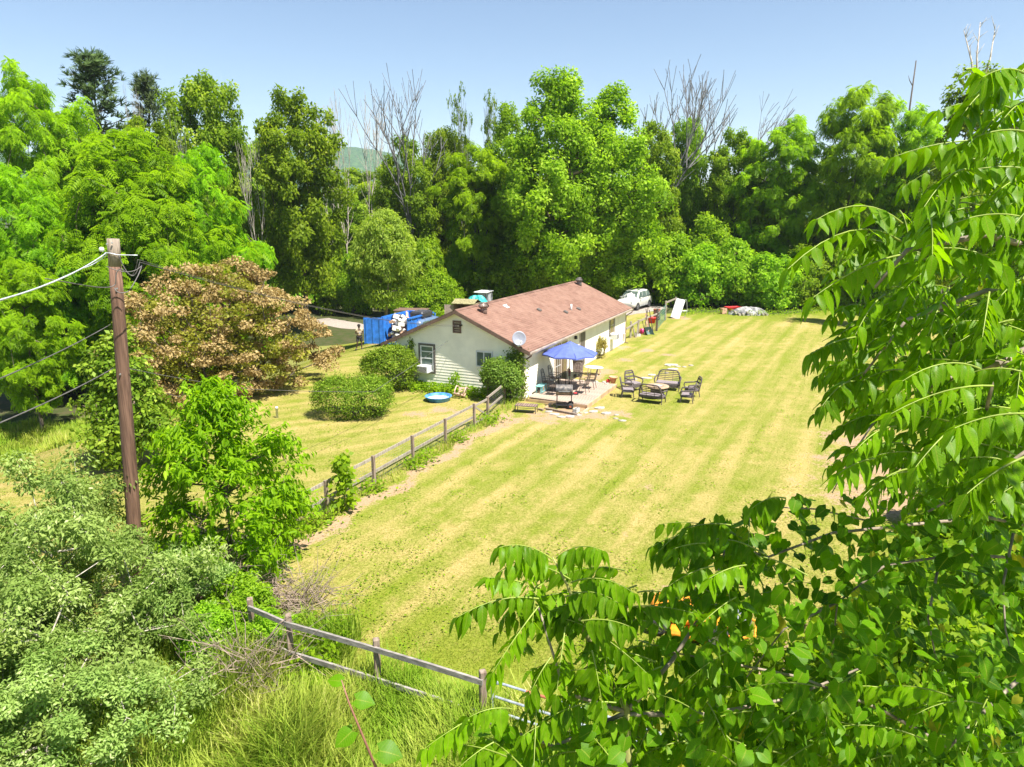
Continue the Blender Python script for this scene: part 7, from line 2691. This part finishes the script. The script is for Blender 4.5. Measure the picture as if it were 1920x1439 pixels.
MORE = [((1660, 553), (1604, 628)), ((1855, 548), (1842, 632)), ((1692, 694), (1617, 715)), ((1610, 632), (1521, 664)), ((1602, 715), (1542, 761)), ((1920, 520), (1850, 590)), ((1900, 600), (1800, 640)), ((1700, 560), (1660, 660)), ((1740, 590), (1720, 690)),
        ((1800, 480), (1700, 540)), ((1860, 330), (1790, 330)), ((1925, 330), (1850, 380)), ((1880, 210), (1830, 270)), ((1925, 190), (1870, 240)), ((1680, 800), (1600, 850)), ((1640, 860), (1570, 890)), ((1700, 880), (1620, 930)), ((1780, 540), (1740, 630)), ((1640, 600), (1560, 640)), ((1650, 690), (1570, 730))]
for b, t in MORE:
    d = rng.uniform(3.3, 3.9)
    frond(NT, org, at(*b, d), at(*t, d - .15), rng, .128, 9, rng.uniform(.04, .12))


def fill(tree, o_, n, poly, dr, L, rng, dirx=-1):
    """fronds through a region of the crown"""
    poly = np.array(poly, float)
    lo, hi = poly.min(0), poly.max(0)
    k = 0
    while k < n:
        q = rng.uniform(lo, hi)
        ins = False
        j = len(poly) - 1
        for i in range(len(poly)):
            if (poly[i, 1] > q[1]) != (poly[j, 1] > q[1]) and q[0] < (poly[j, 0] - poly[i, 0]) * (q[1] - poly[i, 1]) / (poly[j, 1] - poly[i, 1]) + poly[i, 0]:
                ins = not ins
            j = i
        if not ins:
            continue
        k += 1
        d = rng.uniform(*dr)
        c_ = at(q[0], q[1], d)
        a = rng.normal() * .9
        ln = rng.uniform(.30, .52)
        v = np.array([dirx * math.cos(a), -math.sin(a) * .8, rng.uniform(-.5, .25)])
        v = unit(v) * ln
        frond(tree, o_, c_ - v / 2, c_ + v / 2, rng, L, 8, rng.uniform(.06, .16), False, rng.uniform(.7, 1.1))


fill(NT, org, 210, [(1640, 440), (1990, 300), (1990, 960), (1700, 960), (1600, 820), (1560, 640)], (3.7, 5.6), .122, rng)
fill(NT, org, 34, [(1800, 130), (1990, 100), (1990, 420), (1760, 420)], (3.0, 4.4), .122, rng)
fill(NT, org, 60, [(2000, -100), (2600, -300), (2600, 900), (2000, 900)], (3.2, 5.2), .15, rng)  # fronds out of view, put in to shade the lower right
for _ in range(330):                       # unseen crown right of the camera, added to shade the lower right leaves
    c_ = np.array([rng.uniform(2.6, 7.6), rng.uniform(-2.2, 4.2), rng.uniform(7.0, 11.0)])
    if c_[0] < .85 * (c_[1] * _c - (c_[2] - CAM_H) * _s) + .5:
        continue
    a = rng.random() * 6.28
    v = unit(np.array([math.cos(a), math.sin(a), rng.uniform(-.5, .1)])) * rng.uniform(.4, .6)
    frond(NT, org, c_ - v / 2, c_ + v / 2, rng, .15, 8, .1, False, .6)

# --- the young tree below the camera
rng = np.random.default_rng(211)
org2 = np.array([.75, 3.1, 0.0])
NS = thing('near_sapling', 'near young walnut top spreading fronds at the bottom centre', 'tree', org2)
mb = MB(); mb.tube([(0, 0, -.2), (.02, .05, 2), (-.05, .1, 4), np.array(at(1175, 1330, 4.2)) - org2, np.array(at(1093, 1180, 4.1)) - org2, np.array(at(1065, 1100, 4.05)) - org2, np.array(at(1036, 1045, 4.0)) - org2], [.09, .08, .06, .022, .012, .008, .004], 8); mb.build('trunk', mat('green_stem', (.20, .20, .06), .7, var=.3), NS, True)
PICK2 = [((1036, 1050), (936, 1027), .12), ((1033, 1053), (940, 1072), .14), ((1043, 1047), (1128, 1032), .14), ((1070, 1093), (1188, 1112), .14), ((1010, 1123), (857, 1158), .10), ((1010, 1137), (923, 1262), .03), ((1060, 1176), (1043, 1305), .03), ((1106, 1180), (1212, 1262), .05), ((1060, 1120), (1158, 1130), .14)]
for b, t, ar in PICK2:
    frond(NS, org2, at(*b, 4.05), at(*t, 3.85), rng, .138, 10, ar, False)
MORE2 = [((980, 1093), (913, 1083)), ((1163, 1140), (1300, 1150)), ((1090, 1165), (1180, 1175)), ((1033, 1233), (993, 1303)), ((1240, 1336), (1150, 1353)), ((960, 1330), (880, 1345)), ((900, 1340), (795, 1405)), ((930, 1390), (860, 1440)), ((1110, 1220), (1130, 1330)), ((1338, 1062), (1253, 1100)), ((1323, 1019), (1262, 1030)), ((1361, 1085), (1372, 1155)), ((1370, 985), (1288, 990)), ((1473, 935), (1408, 955)), ((1427, 1301), (1384, 1416)), ((1496, 1301), (1484, 1397)), ((1326, 1316), (1361, 1389)), ((1200, 1360), (1120, 1400)), ((1290, 1390), (1200, 1420)), ((1060, 1350), (980, 1380)), ((1020, 1400), (930, 1430)), ((1380, 1120), (1310, 1175)), ((1400, 1060), (1330, 1085)), ((1240, 1250), (1170, 1290))]
for b, t in MORE2:
    d = rng.uniform(3.7, 4.4)
    frond(NS, org2, at(*b, d), at(*t, d - .1), rng, .128, 9, rng.uniform(.04, .12))
fill(NS, org2, 95, [(900, 1340), (1060, 1290), (1300, 1230), (1920, 1330), (1990, 1470), (820, 1470)], (3.9, 5.2), .122, rng)
fill(NS, org2, 34, [(930, 1100), (1060, 1040), (1180, 1110), (1260, 1220), (1150, 1300), (980, 1280)], (4.05, 4.5), .122, rng)
fill(NS, org2, 26, [(1250, 1020), (1400, 960), (1480, 1120), (1350, 1200), (1240, 1150)], (4.1, 4.7), .122, rng)
limb(NS, org2, [at(1180, 1330, 4.2), at(1260, 1240, 4.3), at(1330, 1130, 4.3), at(1360, 1030, 4.3)], .016, .006)
limb(NS, org2, [at(1175, 1335, 4.2), at(1060, 1300, 4.2), at(1010, 1140, 4.1)], .014, .006)
limb(NS, org2, [at(1175, 1335, 4.2), at(1040, 1400, 4.2), at(900, 1350, 4.2)], .014, .005)
limb(NS, org2, [at(1180, 1340, 4.2), at(1330, 1340, 4.3), at(1480, 1310, 4.4), at(1620, 1250, 4.6)], .016, .006)

# --- grape vine hanging through the lower right
rng = np.random.default_rng(221)
org3 = np.array([4.2, 4.6, 0.0])
GV = thing('grape_vine', 'wild vine with heart-shaped leaves tangled through the lower right', 'vine', org3)
STEMS = []


def vstem(pts, r):
    P = [np.array(q) for q in pts]
    mb = MB(); mb.tube([q - org3 for q in P], [r * (1 - .6 * k / (len(P) - 1)) for k in range(len(P))], 6); mb.build('stem', M_TWIG, GV, True)
    STEMS.append(P)


vstem([org3, org3 + np.array([.1, 0, 3]), at(2010, 1380, 5.2), at(1990, 1180, 5.0), at(1960, 1050, 4.8)], .03)
vstem([at(1990, 1180, 5.0), at(1920, 1265, 4.6), at(1850, 1330, 4.4), at(1780, 1402, 4.3)], .018)
vstem([at(1990, 1000, 4.8), at(1850, 970, 4.6), at(1700, 985, 4.6), at(1560, 1000, 4.5), at(1440, 1045, 4.4), at(1340, 1010, 4.3)], .014)
vstem([at(1960, 1050, 4.8), at(1800, 1040, 4.8), at(1660, 1060, 4.8), at(1570, 1130, 4.8), at(1560, 1230, 4.8)], .012)
vstem([at(1900, 1000, 4.8), at(1880, 1100, 4.7), at(1885, 1180, 4.6), at(1900, 1240, 4.5)], .010)
vstem([at(1760, 1060, 4.9), at(1740, 1160, 4.8), at(1765, 1290, 4.7)], .010)
vstem([at(1780, 1402, 4.3), at(1650, 1330, 4.3), at(1500, 1270, 4.3), at(1350, 1240, 4.3), at(1240, 1220, 4.3)], .012)
vstem([at(1640, 980, 4.6), at(1530, 955, 4.5), at(1430, 950, 4.4)], .008)
vstem([at(1570, 1130, 4.8), at(1470, 1180, 4.6), at(1400, 1270, 4.5)], .008)
REG = [(420, [(1290, 980), (1440, 930), (1640, 930), (1960, 900), (1960, 1120), (1600, 1150), (1400, 1160), (1310, 1060)], (4.1, 5.2)),
       (700, [(1250, 1180), (1500, 1130), (1960, 1120), (1960, 1460), (1180, 1460), (1130, 1300)], (3.8, 5.2)),
       (900, [(1480, 1180), (1650, 1000), (1990, 900), (1990, 1460), (1300, 1460)], (5.2, 8.0)),
       (260, [(1000, 1380), (1400, 1300), (1500, 1460), (960, 1460)], (4.6, 6.0)),
       (70, [(880, 1360), (1180, 1300), (1200, 1460), (860, 1460)], (3.9, 4.6))]


def in_poly(q, poly):
    ins = False
    j = len(poly) - 1
    for i in range(len(poly)):
        if (poly[i][1] > q[1]) != (poly[j][1] > q[1]) and q[0] < (poly[j][0] - poly[i][0]) * (q[1] - poly[i][1]) / (poly[j][1] - poly[i][1]) + poly[i][0]:
            ins = not ins
        j = i
    return ins


LV = []
for n, poly, dr in REG:
    lo, hi = np.min(poly, 0), np.max(poly, 0)
    k = 0
    while k < n:
        q = rng.uniform(lo, hi)
        if in_poly(q, poly):
            LV.append((rng.uniform(*dr), q)); k += 1
LV.sort(key=lambda e: e[0])
rest = [[], [], [], [], []]
for i, (d, q) in enumerate(LV):
    p = at(q[0], q[1], d)
    nrm = unit(np.array([rng.normal() * .6 + .2, -.5 + rng.normal() * .5, .75 + rng.normal() * .4]))
    y = np.array([rng.normal() * .6, rng.normal() * .3 - .1, -.9])
    y = unit(y - (y @ nrm) * nrm)
    x = np.cross(y, nrm)
    S = rng.uniform(.055, .12)
    if i < 290:
        o = obj('leaf', HT_MESH[int(rng.integers(0, 3))], None, GV)
        M4 = np.eye(4)
        M4[:3, 0], M4[:3, 1], M4[:3, 2], M4[:3, 3] = x * S, y * S, nrm * S, p - org3
        o.matrix_local = Matrix(M4.tolist())
    else:
        for k, e in enumerate((p - org3, x, y, nrm, S)):
            rest[k].append(e)
v_, f_, u_ = HRT[0]
V, F, q = scatter(v_, f_, *(np.array(e) for e in rest), rng.random(len(rest[0])))
me = mesh_np('vine_leaves', V, F, True, {'rnd': q}, np.tile(np.array(u_), (len(rest[0]), 1)))
o = obj('foliage', me, M_NEARV, GV); o['kind'] = 'stuff'
# lone shoot at the bottom
mb = MB(); mb.tube([np.array(q) - org3 for q in (at(760, 1560, 3.2), at(705, 1440, 3.0), at(680, 1380, 2.95), at(655, 1320, 2.9), at(640, 1275, 2.9))], [.007, .006, .005, .004, .002], 6); mb.build('shoot', mat('red_stem', (.22, .10, .07), .6), GV, True)
for (px, py, S, ax) in ((712, 1408, .10, (.9, 0, -.3)), (660, 1372, .085, (-.5, 0, -.9)), (668, 1312, .08, (.9, 0, -.2)), (640, 1278, .06, (-.8, 0, .2))):
    nrm = unit(np.array([.1, -.45, .85])); y = np.array(ax); y = unit(y - (y @ nrm) * nrm); x = np.cross(y, nrm)
    o = obj('leaf', HT_MESH[0], None, GV)
    M4 = np.eye(4); M4[:3, 0], M4[:3, 1], M4[:3, 2], M4[:3, 3] = x * S, y * S, nrm * S, at(px, py, 2.95) - org3
    o.matrix_local = Matrix(M4.tolist())

# thicket on the ground under the near trees
for i, (x, y, H_, w_, lab) in enumerate(((3.4, 7.6, 3.0, 1.0, 'dark thicket bush low under the near vine'), (5.4, 8.6, 3.8, 1.0, 'taller thicket bush behind the vine tangle'), (7.6, 10.2, 3.9, 1.05, 'thicket bush right of the orange mower'), (2.0, 6.4, 2.5, 1.1, 'bush at the bottom under the near young walnut'), (9.4, 12.4, 3.8, 1.1, 'thicket bush at the right edge behind the vine'), (6.6, 6.4, 4.4, 1.0, 'tall thicket bush in the bottom right corner'), (4.4, 5.6, 3.6, 1.0, 'thicket bush at the bottom edge right of centre'))):
    place_tree('thicket_bush', lab, 'bush', P_SHRUB[i % 3], (x, y, -.05), H_, 5, w_, i * 1.7, 'thicket under the near trees')

# growth along the right side of the lawn, seen through the near leaves
for i, (px, py, H_, w_, lab) in enumerate(((1800, 1000, 2.6, .95, 'sunlit bush under the near fronds at right'), (1890, 1120, 2.4, .9, 'bush low at the right edge behind the vine'), (1880, 900, 3.5, 1.1, 'bush right of the bare patch, behind the near fronds'), (1900, 780, 4.2, 1.2, 'tall bush far right behind the near fronds'), (1860, 690, 5.0, 1.2, 'tall bush at the right lawn edge behind the near fronds'))):
    p = G(px, py)
    place_tree('shrub', lab, 'shrub', P_SHRUB[i % 3], p, H_, 5, w_, i * 1.1, GS)

# ---------------------------------------------------------------- the air between here and the far ridge
hz_m, t, out = nt_new('haze_air')
pv = N(t, 'ShaderNodeVolumePrincipled')
pv.inputs['Color'].default_value = (.80, .90, 1.0, 1)
pv.inputs['Density'].default_value = .00016
pv.inputs['Anisotropy'].default_value = .2
t.links.new(pv.outputs[0], out.inputs['Volume'])
mb = MB(); mb.box((0, 1000, 118), (8600, 6600, 244))
hz = mb.build('haze', hz_m)
tag(hz, 'thin summer haze in the air toward the wooded ridge', 'haze', kind='stuff')
